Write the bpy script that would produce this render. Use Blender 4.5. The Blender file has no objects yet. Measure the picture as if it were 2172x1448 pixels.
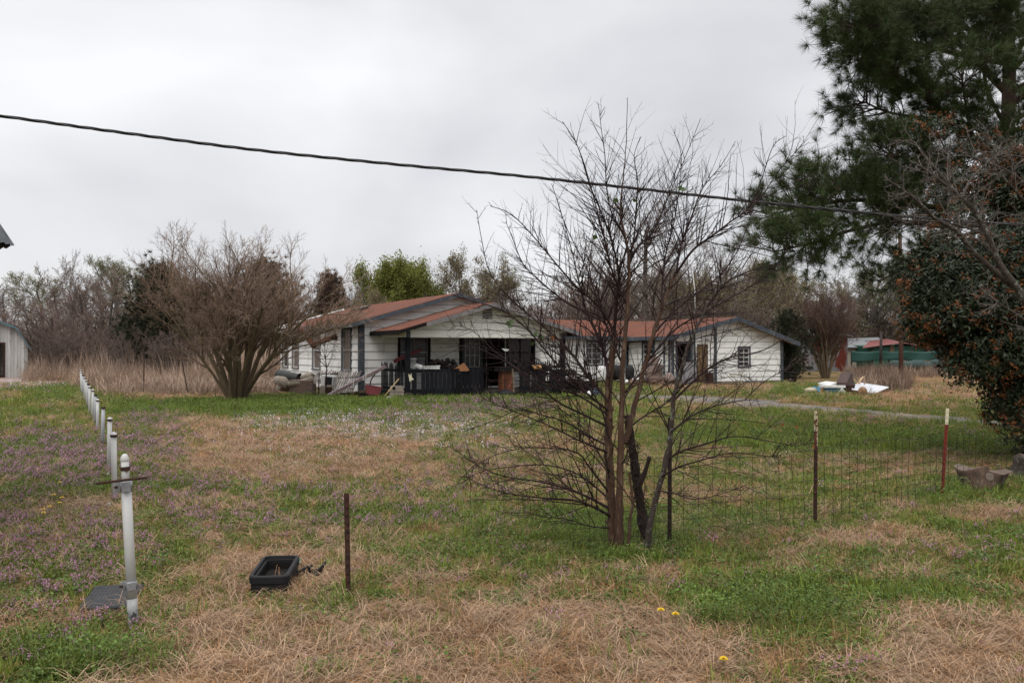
import bpy, math, random
import numpy as np
from mathutils import Vector, Matrix

sc = bpy.context.scene
col = sc.collection
R = math.radians
NP = np.random.RandomState(11)
RNG = random.Random(5)

# ------------------------------------------------------------------ camera
EYE, F, HOR = 1.65, 1900.0, 745.0          # eye height (m), focal length and horizon row in photo pixels
PITCH = math.atan((HOR - 724.0) / F)
cd = bpy.data.cameras.new('camera')
cam = bpy.data.objects.new('camera', cd)
col.objects.link(cam)
cam.location = (0, 0, EYE)
cam.rotation_euler = (R(90) + PITCH, 0, 0)
cd.sensor_width = 36.0
cd.lens = 36.0 * F / 2172.0
cd.clip_start, cd.clip_end = 0.1, 3000
sc.camera = cam

# ------------------------------------------------------------------ exposure, sky, sun
sc.view_settings.view_transform = 'Standard'
sc.view_settings.look = 'None'
sc.view_settings.exposure = 0.72
sc.view_settings.gamma = 1.0
SUN_EL, SUN_AZ = R(52), R(200)
w = bpy.data.worlds.new('World')
sc.world = w
w.use_nodes = True
nt = w.node_tree
nt.nodes.clear()
def wn(t, **k):
    n = nt.nodes.new(t)
    for a, b in k.items():
        setattr(n, a, b)
    return n
L = nt.links.new
bg = wn('ShaderNodeBackground'); outw = wn('ShaderNodeOutputWorld')
sky = wn('ShaderNodeTexSky', sky_type='NISHITA', sun_disc=False)
sky.sun_elevation, sky.sun_rotation = SUN_EL, SUN_AZ
tc = wn('ShaderNodeTexCoord')
sep = wn('ShaderNodeSeparateXYZ'); L(tc.outputs['Generated'], sep.inputs[0])
mp = wn('ShaderNodeMapping'); mp.inputs['Scale'].default_value = (1.0, 1.0, 1.9)
mp.inputs['Location'].default_value = (0.35, 0.1, 0.2)
L(tc.outputs['Generated'], mp.inputs[0])
cn = wn('ShaderNodeTexNoise'); cn.inputs['Scale'].default_value = 2.3; cn.inputs['Detail'].default_value = 5
cn.inputs['Roughness'].default_value = 0.42; cn.inputs['Distortion'].default_value = 0.25
L(mp.outputs[0], cn.inputs['Vector'])
cr = wn('ShaderNodeValToRGB')
cr.color_ramp.elements[0].position = 0.34; cr.color_ramp.elements[0].color = (0.50, 0.502, 0.52, 1)
cr.color_ramp.elements[1].position = 0.66; cr.color_ramp.elements[1].color = (0.775, 0.77, 0.78, 1)
L(cn.outputs['Fac'], cr.inputs['Fac'])
# an overcast dome: brighter towards the zenith, above the part the camera sees
mr = wn('ShaderNodeMapRange'); mr.inputs['From Min'].default_value = 0.38; mr.inputs['From Max'].default_value = 0.95
mr.inputs['To Min'].default_value = 8.0; mr.inputs['To Max'].default_value = 25.0
L(sep.outputs['Z'], mr.inputs['Value'])
vm = wn('ShaderNodeVectorMath', operation='SCALE'); L(cr.outputs[0], vm.inputs[0]); L(mr.outputs[0], vm.inputs['Scale'])
mx = wn('ShaderNodeMixRGB'); mx.inputs['Fac'].default_value = 0.93
L(sky.outputs[0], mx.inputs['Color1']); L(vm.outputs[0], mx.inputs['Color2'])
L(mx.outputs[0], bg.inputs['Color']); bg.inputs['Strength'].default_value = 0.10
L(bg.outputs[0], outw.inputs[0])

sd = bpy.data.lights.new('sun', 'SUN'); sun = bpy.data.objects.new('sun', sd); col.objects.link(sun)
sd.energy, sd.angle, sd.color = 0.8, R(30), (1.0, 0.95, 0.88)
sun.rotation_euler = (R(90) - SUN_EL, 0, R(180) - SUN_AZ)

sc.cycles.max_bounces = 5; sc.cycles.diffuse_bounces = 2; sc.cycles.glossy_bounces = 2
sc.cycles.transparent_max_bounces = 4

# ------------------------------------------------------------------ pixel <-> place
def ray(px, py):
    x = (px - 1086.0) / F; yv = (724.0 - py) / F
    c, s = math.cos(PITCH), math.sin(PITCH)
    return Vector((x, c - yv * s, s + yv * c))
def at(px, py, Y):
    """the point at depth Y seen at photo pixel (px, py)"""
    d = ray(px, py)
    return Vector((0, 0, EYE)) + d * (Y / d.y)
def gnd(px, py, z=0.0):
    d = ray(px, py)
    return Vector((0, 0, EYE)) + d * ((z - EYE) / d.z)

# ------------------------------------------------------------------ noise
def _hash(ix, iy, seed):
    h = (ix * 374761393 + iy * 668265263 + seed * 974711) & 0x7fffffff
    h = ((h ^ (h >> 13)) * 1274126177) & 0x7fffffff
    return ((h ^ (h >> 16)) & 0xffff) / 65535.0
def vnoise(x, y, seed=0):
    x = np.asarray(x, float); y = np.asarray(y, float)
    ix = np.floor(x).astype(np.int64); iy = np.floor(y).astype(np.int64)
    fx = x - ix; fy = y - iy
    fx = fx * fx * (3 - 2 * fx); fy = fy * fy * (3 - 2 * fy)
    a = _hash(ix, iy, seed); b = _hash(ix + 1, iy, seed); c = _hash(ix, iy + 1, seed); d = _hash(ix + 1, iy + 1, seed)
    return (a + (b - a) * fx + (c - a) * fy + (a - b - c + d) * fx * fy) * 2 - 1
def fbm(x, y, seed=0, oct=3):
    s = 0; a = 1.0; t = 0
    for i in range(oct):
        s = s + a * vnoise(x * 2 ** i, y * 2 ** i, seed + i * 7); t += a; a *= 0.55
    return s / t
def sstep(a, b, x):
    t = np.clip((x - a) / (b - a), 0, 1)
    return t * t * (3 - 2 * t)

# ------------------------------------------------------------------ mesh builder
class MB:
    def __init__(self):
        self.v = []; self.n = 0; self.f = []; self.lp = 0
    def add(self, V, faces, mat=0, smooth=False):
        V = np.asarray(V, float).reshape(-1, 3)
        if isinstance(faces, np.ndarray):
            self.f.append((faces + self.n, mat, smooth))
        else:
            by = {}
            for f in faces:
                by.setdefault(len(f), []).append(f)
            for k, fs in by.items():
                self.f.append((np.array(fs, int) + self.n, mat, smooth))
        self.v.append(V); self.n += len(V)
        return self
    def hexa(self, c, mat=0):
        """8 corners: bottom ring 0-3, top ring 4-7"""
        return self.add([tuple(p) for p in c], [(3, 2, 1, 0), (4, 5, 6, 7), (0, 1, 5, 4), (1, 2, 6, 5), (2, 3, 7, 6), (3, 0, 4, 7)], mat)
    def box(self, c, s, M=None, mat=0):
        hx, hy, hz = s[0] / 2, s[1] / 2, s[2] / 2
        P = [(-hx, -hy, -hz), (hx, -hy, -hz), (hx, hy, -hz), (-hx, hy, -hz), (-hx, -hy, hz), (hx, -hy, hz), (hx, hy, hz), (-hx, hy, hz)]
        c = Vector(c)
        P = [(M @ Vector(p) if M else Vector(p)) + c for p in P]
        return self.hexa(P, mat)
    def plate(self, q, t, mat=0):
        """quad q (4 points) made t thick along its normal"""
        q = [Vector(p) for p in q]
        n = (q[1] - q[0]).cross(q[3] - q[0]).normalized() * t
        return self.hexa([p - n for p in q] + q, mat)
    def bar(self, a, b, wd, ht, mat=0, up=None):
        """rectangular bar from a to b"""
        a, b = Vector(a), Vector(b); d = (b - a).normalized()
        u = Vector(up) if up is not None else Vector((0, 0, 1))
        if abs(d.dot(u)) > 0.98: u = Vector((0, 1, 0))
        s = d.cross(u).normalized() * wd / 2; u = s.cross(d).normalized() * ht / 2
        return self.hexa([a - s - u, a + s - u, b + s - u, b - s - u, a - s + u, a + s + u, b + s + u, b - s + u], mat)
    def tube(self, pts, rad, n=8, mat=0, cap=True, smooth=True):
        pts = np.array([tuple(p) for p in pts], float)
        rad = np.full(len(pts), rad) if np.isscalar(rad) else np.array(rad, float)
        V, Fc = tube_batch(pts[None], rad[None], n)
        fs = [Fc]
        self.add(V, Fc, mat, smooth)
        if cap:
            m = len(pts)
            self.f.append((np.array([list(range(n))[::-1]]) + self.n - len(V), mat, False))
            self.f.append((np.array([list(range((m - 1) * n, m * n))]) + self.n - len(V), mat, False))
        return self
    def lathe(self, prof, c, n=16, M=None, mat=0, smooth=True):
        """prof: [(r, z)...] turned about z through c"""
        V = []
        for r, z in prof:
            for k in range(n):
                a = 2 * math.pi * k / n
                p = Vector((r * math.cos(a), r * math.sin(a), z))
                V.append(tuple((M @ p if M else p) + Vector(c)))
        m = len(prof)
        Fc = [(i * n + k, i * n + (k + 1) % n, (i + 1) * n + (k + 1) % n, (i + 1) * n + k) for i in range(m - 1) for k in range(n)]
        self.add(V, Fc, mat, smooth)
        return self
    def prism(self, poly, ext, mat=0):
        """poly: 3D points of a planar outline, ext: extrusion vector"""
        poly = [Vector(p) for p in poly]; e = Vector(ext); n = len(poly)
        V = [tuple(p) for p in poly] + [tuple(p + e) for p in poly]
        Fc = [tuple(range(n))[::-1], tuple(range(n, 2 * n))] + [(i, (i + 1) % n, n + (i + 1) % n, n + i) for i in range(n)]
        return self.add(V, Fc, mat)
    def build(self, name, mats, parent=None, bevel=0.0):
        if not isinstance(mats, (list, tuple)): mats = [mats]
        me = bpy.data.meshes.new(name)
        V = np.concatenate(self.v)
        if parent is not None:
            q = parent; off = np.zeros(3)
            while q is not None:
                off += np.array(q.location); q = q.parent
            V = V - off
        me.vertices.add(len(V)); me.vertices.foreach_set('co', V.ravel())
        tot = sum(f.size for f, _, _ in self.f); nf = sum(len(f) for f, _, _ in self.f)
        me.loops.add(tot); me.polygons.add(nf)
        me.loops.foreach_set('vertex_index', np.concatenate([f.ravel() for f, _, _ in self.f]))
        sizes = np.concatenate([np.full(len(f), f.shape[1]) for f, _, _ in self.f])
        me.polygons.foreach_set('loop_start', np.concatenate([[0], np.cumsum(sizes)[:-1]]))
        me.polygons.foreach_set('loop_total', sizes)
        me.polygons.foreach_set('material_index', np.concatenate([np.full(len(f), m) for f, m, _ in self.f]))
        me.polygons.foreach_set('use_smooth', np.concatenate([np.full(len(f), s) for f, _, s in self.f]))
        me.update(calc_edges=True); me.validate()
        for m in mats: me.materials.append(m)
        o = bpy.data.objects.new(name, me); col.objects.link(o)
        if parent is not None: o.parent = parent
        if bevel:
            b = o.modifiers.new('bevel', 'BEVEL'); b.width = bevel; b.segments = 2; b.limit_method = 'ANGLE'
        return o

def tube_batch(P, RD, sides):
    """P (C,n,3), RD (C,n) -> verts, quads for C open tubes"""
    C, n, _ = P.shape
    T = np.gradient(P, axis=1)
    T /= np.linalg.norm(T, axis=2, keepdims=True) + 1e-9
    m = np.abs(P[:, -1] - P[:, 0]); ax = np.argmin(m, axis=1)
    ref = np.eye(3)[ax][:, None, :]
    A = np.cross(T, ref); A /= np.linalg.norm(A, axis=2, keepdims=True) + 1e-9
    B = np.cross(T, A)
    th = np.arange(sides) * 2 * math.pi / sides
    V = P[:, :, None, :] + RD[:, :, None, None] * (A[:, :, None, :] * np.cos(th)[None, None, :, None] + B[:, :, None, :] * np.sin(th)[None, None, :, None])
    base = (np.arange(C) * n * sides)[:, None, None]
    i = (np.arange(n - 1) * sides)[None, :, None]; k = np.arange(sides)[None, None, :]; k2 = (k + 1) % sides
    Q = np.stack([base + i + k, base + i + k2, base + i + sides + k2, base + i + sides + k], axis=-1).reshape(-1, 4)
    return V.reshape(-1, 3), Q

def tag(o, label=None, cat=None, group=None, kind=None):
    if label: o['label'] = label
    if cat: o['category'] = cat
    if group: o['group'] = group
    if kind: o['kind'] = kind
    return o
def thing(name, label, cat, loc, group=None):
    o = bpy.data.objects.new(name, None); col.objects.link(o); o.empty_display_size = 0.2
    o.location = loc
    return tag(o, label, cat, group)
def copy_tree(o, parent=None):
    c = o.copy(); col.objects.link(c); c.parent = parent
    for ch in list(o.children): copy_tree(ch, c)
    return c
def rotz(a): return Matrix.Rotation(a, 3, 'Z')
def eul(x, y, z): return Matrix.Rotation(R(z), 3, 'Z') @ Matrix.Rotation(R(y), 3, 'Y') @ Matrix.Rotation(R(x), 3, 'X')

# ------------------------------------------------------------------ materials
def mat(name, c1, c2=None, scale=4.0, rough=0.8, isl=0.0, obj=0.0, bump=0.0, metal=0.0, c3=None, t3=(0.55, 0.62), s3=3.0, stretch=(1, 1, 1), spec=0.3, det=5, trans=0.0, bscale=None):
    m = bpy.data.materials.new(name); m.use_nodes = True
    n = m.node_tree.nodes; l = m.node_tree.links.new
    b = n['Principled BSDF']; b.inputs['Roughness'].default_value = rough; b.inputs['Metallic'].default_value = metal
    b.inputs['Specular IOR Level'].default_value = spec
    tcn = n.new('ShaderNodeTexCoord'); mpn = n.new('ShaderNodeMapping'); mpn.inputs['Scale'].default_value = stretch
    l(tcn.outputs['Object'], mpn.inputs[0])
    rgb = n.new('ShaderNodeRGB'); rgb.outputs[0].default_value = (*c1, 1); c = rgb.outputs[0]
    if c2:
        t = n.new('ShaderNodeTexNoise'); t.inputs['Scale'].default_value = scale; t.inputs['Detail'].default_value = det; t.inputs['Roughness'].default_value = 0.62
        l(mpn.outputs[0], t.inputs['Vector'])
        r_ = n.new('ShaderNodeMapRange'); r_.inputs['From Min'].default_value = 0.3; r_.inputs['From Max'].default_value = 0.7
        l(t.outputs['Fac'], r_.inputs['Value'])
        x = n.new('ShaderNodeMixRGB'); x.inputs['Color2'].default_value = (*c2, 1)
        l(r_.outputs[0], x.inputs['Fac']); l(c, x.inputs['Color1']); c = x.outputs[0]
    if c3:
        t = n.new('ShaderNodeTexNoise'); t.inputs['Scale'].default_value = s3; t.inputs['Detail'].default_value = 6; t.inputs['Roughness'].default_value = 0.7
        m3 = n.new('ShaderNodeMapping'); m3.inputs['Location'].default_value = (7.3, 2.1, 4.4); m3.inputs['Scale'].default_value = stretch
        l(tcn.outputs['Object'], m3.inputs[0]); l(m3.outputs[0], t.inputs['Vector'])
        r_ = n.new('ShaderNodeMapRange'); r_.inputs['From Min'].default_value = t3[0]; r_.inputs['From Max'].default_value = t3[1]
        l(t.outputs['Fac'], r_.inputs['Value'])
        x = n.new('ShaderNodeMixRGB'); x.inputs['Color2'].default_value = (*c3, 1)
        l(r_.outputs[0], x.inputs['Fac']); l(c, x.inputs['Color1']); c = x.outputs[0]
    for amt, node, sock in ((isl, 'ShaderNodeNewGeometry', 'Random Per Island'), (obj, 'ShaderNodeObjectInfo', 'Random')):
        if amt:
            g = n.new(node); r_ = n.new('ShaderNodeMapRange')
            r_.inputs['To Min'].default_value = 1 - amt; r_.inputs['To Max'].default_value = 1 + amt
            l(g.outputs[sock], r_.inputs['Value'])
            x = n.new('ShaderNodeVectorMath'); x.operation = 'SCALE'; l(c, x.inputs[0]); l(r_.outputs[0], x.inputs['Scale']); c = x.outputs[0]
    l(c, b.inputs['Base Color'])
    if bump:
        t = n.new('ShaderNodeTexNoise'); t.inputs['Scale'].default_value = bscale or scale * 6; t.inputs['Detail'].default_value = 5
        l(mpn.outputs[0], t.inputs['Vector'])
        bp = n.new('ShaderNodeBump'); bp.inputs['Strength'].default_value = bump; bp.inputs['Distance'].default_value = 0.02
        l(t.outputs['Fac'], bp.inputs['Height']); l(bp.outputs[0], b.inputs['Normal'])
    if trans:
        tr = n.new('ShaderNodeBsdfTranslucent'); l(c, tr.inputs['Color'])
        ms = n.new('ShaderNodeMixShader'); ms.inputs[0].default_value = trans
        l(b.outputs[0], ms.inputs[1]); l(tr.outputs[0], ms.inputs[2]); l(ms.outputs[0], n['Material Output'].inputs['Surface'])
    return m

M = {}
M['siding'] = mat('siding', (0.80, 0.795, 0.77), (0.62, 0.615, 0.58), 0.8, 0.6, c3=(0.36, 0.345, 0.29), t3=(0.56, 0.74), s3=1.6, stretch=(1.6, 1.6, 1.0))
M['siding_porch'] = mat('siding_porch', (0.80, 0.795, 0.73), (0.72, 0.715, 0.65), 0.7, 0.5)
M['shingle'] = mat('shingle', (0.165, 0.062, 0.038), (0.095, 0.042, 0.030), 2.0, 0.97, c3=(0.085, 0.058, 0.050), t3=(0.52, 0.66), s3=1.3, bump=0.6, bscale=14, spec=0.08)
M['grime'] = mat('grime', (0.20, 0.19, 0.17), (0.12, 0.115, 0.105), 3, 0.95)  # painted shadow line for the gaps between lap boards
M['trim'] = mat('trim', (0.042, 0.054, 0.068), (0.06, 0.071, 0.082), 3, 0.8, c3=(0.14, 0.135, 0.13), t3=(0.55, 0.66), s3=2.5)
M['trim_gray'] = mat('trim_gray', (0.22, 0.205, 0.195), (0.14, 0.13, 0.13), 3, 0.85, c3=(0.09, 0.10, 0.12), t3=(0.55, 0.65), s3=1.5)
M['black_wood'] = mat('black_wood', (0.007, 0.0075, 0.009), (0.014, 0.0145, 0.017), 6, 0.9, isl=0.4, spec=0.1)
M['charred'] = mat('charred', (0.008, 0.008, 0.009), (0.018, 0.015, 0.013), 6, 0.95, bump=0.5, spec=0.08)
M['dark_glass'] = mat('dark_glass', (0.018, 0.019, 0.021), (0.03, 0.028, 0.026), 2, 0.2, spec=0.25)
M['curtain_glass'] = mat('curtain_glass', (0.085, 0.078, 0.07), (0.035, 0.033, 0.032), 1.4, 0.25, spec=0.5)
M['curtain'] = mat('curtain', (0.16, 0.12, 0.095), (0.10, 0.075, 0.06), 9, 0.5, stretch=(1, 1, 0.1), spec=0.5)
M['white_paint'] = mat('white_paint', (0.62, 0.62, 0.60), (0.45, 0.45, 0.43), 5, 0.5)
M['sash_gray'] = mat('sash_gray', (0.30, 0.30, 0.30), (0.2, 0.2, 0.2), 6, 0.6)
M['rust'] = mat('rust', (0.12, 0.032, 0.012), (0.045, 0.018, 0.011), 5, 0.85, c3=(0.22, 0.20, 0.19), t3=(0.62, 0.68), s3=3, bump=0.3)
M['rust_dark'] = mat('rust_dark', (0.055, 0.022, 0.014), (0.025, 0.014, 0.011), 18, 0.85, c3=(0.11, 0.04, 0.018), t3=(0.58, 0.66), s3=20, bump=0.4)
M['rust_pale'] = mat('rust_pale', (0.13, 0.045, 0.02), (0.07, 0.025, 0.014), 12, 0.85, c3=(0.42, 0.36, 0.24), t3=(0.50, 0.53), s3=26)
M['post_red'] = mat('post_red', (0.17, 0.022, 0.014), (0.10, 0.018, 0.013), 10, 0.6)
M['post_white'] = mat('post_white', (0.60, 0.57, 0.40), (0.5, 0.46, 0.32), 12, 0.6)
M['pipe_white'] = mat('pipe_white', (0.47, 0.47, 0.45), (0.38, 0.38, 0.37), 6, 0.5, c3=(0.16, 0.12, 0.08), t3=(0.66, 0.74), s3=7, stretch=(1, 1, 0.5))
M['pipe_gray'] = mat('pipe_gray', (0.36, 0.37, 0.385), (0.24, 0.25, 0.27), 5, 0.5, metal=0.2, stretch=(1, 1, 0.4))
M['pipe_flaked'] = mat('pipe_flaked', (0.17, 0.18, 0.19), (0.42, 0.42, 0.41), 16, 0.6, c3=(0.05, 0.055, 0.06), t3=(0.55, 0.58), s3=22)
M['galv'] = mat('galv', (0.30, 0.31, 0.32), (0.20, 0.205, 0.21), 30, 0.45, metal=0.5)
M['black_rubber'] = mat('black_rubber', (0.007, 0.007, 0.008), (0.012, 0.012, 0.013), 4, 0.7, spec=0.25)
M['lid_plastic'] = mat('lid_plastic', (0.022, 0.022, 0.025), (0.014, 0.014, 0.016), 9, 0.6)
M['green_plastic'] = mat('green_plastic', (0.03, 0.11, 0.05), (0.05, 0.14, 0.08), 9, 0.6)
M['wire'] = mat('wire', (0.05, 0.036, 0.030), (0.025, 0.019, 0.017), 20, 0.7, metal=0.3)
M['cable'] = mat('cable', (0.016, 0.015, 0.016), (0.03, 0.028, 0.028), 8, 0.55)
M['bark_young'] = mat('bark_young', (0.080, 0.042, 0.024), (0.046, 0.026, 0.017), 9, 0.85, c3=(0.13, 0.085, 0.055), t3=(0.54, 0.62), s3=30, bump=0.8, stretch=(1, 1, 0.25))
M['bark_twig'] = mat('bark_twig', (0.026, 0.011, 0.009), (0.015, 0.008, 0.007), 9, 0.8, isl=0.3)
M['bark_dead'] = mat('bark_dead', (0.035, 0.022, 0.017), (0.016, 0.011, 0.009), 12, 0.95, c3=(0.10, 0.05, 0.03), t3=(0.6, 0.66), s3=9, bump=0.8, stretch=(1, 1, 0.3))
M['bark_lichen'] = mat('bark_lichen', (0.055, 0.042, 0.034), (0.032, 0.024, 0.020), 10, 0.9, c3=(0.13, 0.135, 0.11), t3=(0.55, 0.60), s3=18, bump=0.4)
M['bark_lichen_twig'] = mat('bark_lichen_twig', (0.13, 0.115, 0.10), (0.075, 0.06, 0.052), 6, 0.9, isl=0.35)
M['bark_myrtle'] = mat('bark_myrtle', (0.135, 0.095, 0.055), (0.075, 0.056, 0.032), 3.0, 0.8, c3=(0.20, 0.14, 0.10), t3=(0.58, 0.68), s3=3.5, stretch=(1, 1, 0.3), bump=0.3)
M['twig_myrtle'] = mat('twig_myrtle', (0.185, 0.122, 0.076), (0.120, 0.080, 0.052), 1.2, 0.85, isl=0.45)
M['twig_myrtle_tip'] = mat('twig_myrtle_tip', (0.25, 0.175, 0.135), (0.17, 0.112, 0.085), 1.2, 0.85, isl=0.45)
M['twig_myrtle_red'] = mat('twig_myrtle_red', (0.085, 0.045, 0.036), (0.06, 0.036, 0.028), 1.2, 0.85, isl=0.4)
M['bark_gray'] = mat('bark_gray', (0.105, 0.088, 0.075), (0.06, 0.05, 0.043), 1.0, 0.9, isl=0.2)
M['twig_gray'] = mat('twig_gray', (0.18, 0.148, 0.130), (0.115, 0.092, 0.08), 0.25, 0.9, isl=0.4, obj=0.2)
M['twig_brown'] = mat('twig_brown', (0.155, 0.112, 0.092), (0.095, 0.068, 0.056), 0.25, 0.9, isl=0.4, obj=0.2)
M['bud_leaf'] = mat('bud_leaf', (0.20, 0.20, 0.085), (0.13, 0.14, 0.055), 0.5, 0.8, isl=0.4, obj=0.2, trans=0.3)
M['bud_olive'] = mat('bud_olive', (0.20, 0.165, 0.082), (0.135, 0.112, 0.06), 0.5, 0.8, isl=0.4, obj=0.2, trans=0.2)
M['spring_leaf'] = mat('spring_leaf', (0.20, 0.215, 0.045), (0.13, 0.14, 0.03), 0.4, 0.7, isl=0.45, trans=0.3)
M['cedar_leaf'] = mat('cedar_leaf', (0.045, 0.050, 0.026), (0.022, 0.026, 0.015), 0.5, 0.85, isl=0.5)
M['cedar_brown'] = mat('cedar_brown', (0.12, 0.082, 0.042), (0.075, 0.052, 0.03), 0.5, 0.85, isl=0.5)
M['cedar_red'] = mat('cedar_red', (0.15, 0.098, 0.068), (0.09, 0.062, 0.046), 0.6, 0.85, isl=0.5)
M['needle'] = mat('needle', (0.060, 0.088, 0.024), (0.030, 0.046, 0.015), 0.7, 0.55, isl=0.5, trans=0.15)
M['bark_pine'] = mat('bark_pine', (0.075, 0.045, 0.034), (0.035, 0.022, 0.018), 4, 0.95, bump=0.8)
M['cone'] = mat('cone', (0.035, 0.022, 0.015), (0.02, 0.013, 0.01), 9, 0.9)
M['leaf_dark'] = mat('leaf_dark', (0.033, 0.046, 0.019), (0.017, 0.026, 0.012), 0.9, 0.45, isl=0.55, spec=0.3, trans=0.1)
M['leaf_orange'] = mat('leaf_orange', (0.20, 0.070, 0.018), (0.12, 0.042, 0.013), 0.9, 0.5, isl=0.4, trans=0.2)
M['leaf_green'] = mat('leaf_green', (0.055, 0.095, 0.025), (0.04, 0.07, 0.02), 8, 0.5, trans=0.3)
M['straw'] = mat('straw', (0.36, 0.205, 0.098), (0.21, 0.112, 0.050), 1.2, 0.8, isl=0.5, obj=0.25, trans=0.15)
M['straw_gray'] = mat('straw_gray', (0.36, 0.245, 0.155), (0.20, 0.128, 0.080), 0.8, 0.85, isl=0.45, obj=0.25)
M['reed'] = mat('reed', (0.36, 0.265, 0.195), (0.17, 0.115, 0.085), 0.35, 0.85, isl=0.4, obj=0.3)
M['grass'] = mat('grass', (0.150, 0.190, 0.026), (0.088, 0.122, 0.018), 1.0, 0.6, isl=0.4, obj=0.3, trans=0.25)
M['grass_yellow'] = mat('grass_yellow', (0.23, 0.21, 0.045), (0.16, 0.155, 0.03), 1.0, 0.6, isl=0.4, obj=0.3, trans=0.25)
M['weed'] = mat('weed', (0.105, 0.160, 0.028), (0.062, 0.105, 0.02), 1.0, 0.6, isl=0.4, obj=0.3, trans=0.25)
M['henbit'] = mat('henbit', (0.46, 0.23, 0.36), (0.36, 0.18, 0.27), 1.0, 0.6, isl=0.4, obj=0.2, trans=0.2)
M['white_petal'] = mat('white_petal', (0.62, 0.56, 0.60), (0.5, 0.42, 0.5), 1.0, 0.6, isl=0.25, trans=0.2)
M['yellow_petal'] = mat('yellow_petal', (0.72, 0.50, 0.01), (0.62, 0.40, 0.01), 30, 0.6)
M['puff'] = mat('puff', (0.60, 0.58, 0.52), (0.5, 0.48, 0.43), 30, 0.9, trans=0.4)
# ------------------------------------------------------------------ ground zones (where each plant cover grows)
def px_of(x, y):
    yy = np.maximum(y, 0.5)
    return 1086 + F * x / yy, HOR + F * EYE / yy
def zones(x, y):
    x = np.asarray(x, float); y = np.asarray(y, float)
    px, py = px_of(x, y)
    n1 = fbm(x * 0.9, y * 0.9, 3); n2 = fbm(x * 2.3, y * 2.3, 21); n3 = fbm(x * 0.35, y * 0.35, 9)
    nn = 0.35 * n1 + 0.25 * n2
    def E(cx, cy, rx, ry, s=1.0):
        d = np.sqrt(((px - cx) / rx) ** 2 + ((py - cy) / ry) ** 2) + 0.8 * nn
        return s * np.clip((1.25 - d) / 0.5, 0, 1)
    mx_ = np.maximum
    straw = (0.26 + 0.42 * n1 + 0.25 * n2) * np.where((px > 1450) & (y < 9), 0.6, 1.0)
    lim = 1285 + 60 * nn + np.where(px < 420, (420 - px) * 0.7, 0) + np.where(px > 1400, (px - 1400) * 0.9 * (px < 1850), 0)
    straw = mx_(straw, sstep(-15, 25, py - lim) * 1.25)
    for e in ((560, 1215, 170, 70, 1), (620, 965, 330, 62, 0.95), (430, 915, 110, 30, 0.8), (1050, 990, 330, 60, 0.6), (2090, 1405, 150, 50, 1),
              (1850, 1150, 150, 26, 0.95), (2110, 1092, 120, 20, 0.9), (1560, 1140, 160, 20, 0.7), (1620, 1215, 150, 16, 0.6), (1900, 1225, 120, 14, 0.6), (1600, 1320, 60, 30, 0.7), (1760, 1345, 50, 30, 0.6), (1990, 838, 230, 16, 1), (1560, 822, 220, 7, 1), (400, 836, 300, 10, 1),
              (1960, 800, 170, 28, 0.9), (1300, 940, 360, 36, 0.5), (1650, 980, 260, 26, 0.45), (1380, 1050, 300, 30, 0.4), (1980, 985, 220, 16, 0.6), (1300, 1380, 400, 60, 1), (1650, 861, 420, 6, 0.7), (1980, 912, 260, 5, 0.4)):
        straw = mx_(straw, E(*e))
    far = sstep(36, 48, y + 3 * n3)
    straw = mx_(straw, far * np.where(px < 640, 1.0, 0.5))
    purple = np.zeros_like(x)
    for e in ((120, 975, 250, 62, 0.85), (90, 1170, 240, 130, 0.42), (330, 935, 75, 62, 0.8), (700, 1075, 340, 50, 0.3), (1020, 866, 160, 10, 1), (430, 1065, 150, 60, 0.45),
              (2000, 1175, 190, 38, 0.16), (90, 1340, 230, 90, 0.25), (1030, 1010, 150, 60, 0.2), (1100, 1060, 160, 50, 0.16), (880, 892, 170, 14, 0.4)):
        purple = mx_(purple, E(*e))
    white = np.zeros_like(x)
    for e in ((800, 903, 280, 30, 1), (960, 940, 200, 36, 0.25), (60, 812, 130, 13, 1), (120, 1165, 260, 190, 0.05), (640, 940, 200, 50, 0.3)):
        white = mx_(white, E(*e))
    lush = 0.30 - 0.5 * n1 + 0.25 * n2
    for e in ((600, 866, 290, 17, 1), (1800, 932, 460, 27, 1), (330, 868, 160, 14, 0.9), (1650, 1030, 420, 60, 0.25), (1300, 1155, 150, 60, 1), (1700, 1300, 400, 110, 0.66), (1560, 1270, 120, 40, 0.95), (1800, 1290, 150, 30, 0.95), (1680, 1360, 110, 40, 0.9), (1480, 1340, 60, 40, 0.8),
              (680, 1300, 180, 25, 0.8), (330, 1130, 110, 60, 0.7), (1100, 1170, 300, 60, 0.6), (130, 1400, 280, 60, 0.9), (1740, 825, 180, 7, 1), (1500, 855, 160, 5, 0.8), (150, 835, 90, 22, 0.8), (1230, 1210, 220, 40, 0.6), (1900, 842, 90, 6, 0.8), (2060, 1060, 160, 24, 0.9)):
        lush = mx_(lush, E(*e))
    lawn = mx_(E(60, 870, 160, 38, 1), E(1700, 890, 500, 40, 0.7))
    soil = np.zeros_like(x)
    for e in ((1980, 985, 240, 12, 0.7), (2080, 1000, 120, 10, 0.7), (1350, 1180, 60, 12, 0.7), (640, 838, 70, 5, 0.8), (1990, 868, 260, 4, 0.6), (2120, 905, 70, 6, 0.8), (1180, 1210, 60, 12, 0.6)):
        soil = mx_(soil, E(*e))
    soil = mx_(soil, 0.6 * np.clip((n2 - 0.45) * 3, 0, 1))
    straw = np.clip(straw, 0, 1.25) * (1 - 0.85 * np.clip(E(600, 866, 290, 17, 1) + E(1800, 932, 460, 27, 1) * 0.8, 0, 1))
    return dict(straw=np.clip(straw, 0, 1.2), purple=purple, white=white, lush=np.clip(lush, 0, 1), lawn=lawn, soil=soil, n1=n1, n2=n2, far=far)

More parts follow.
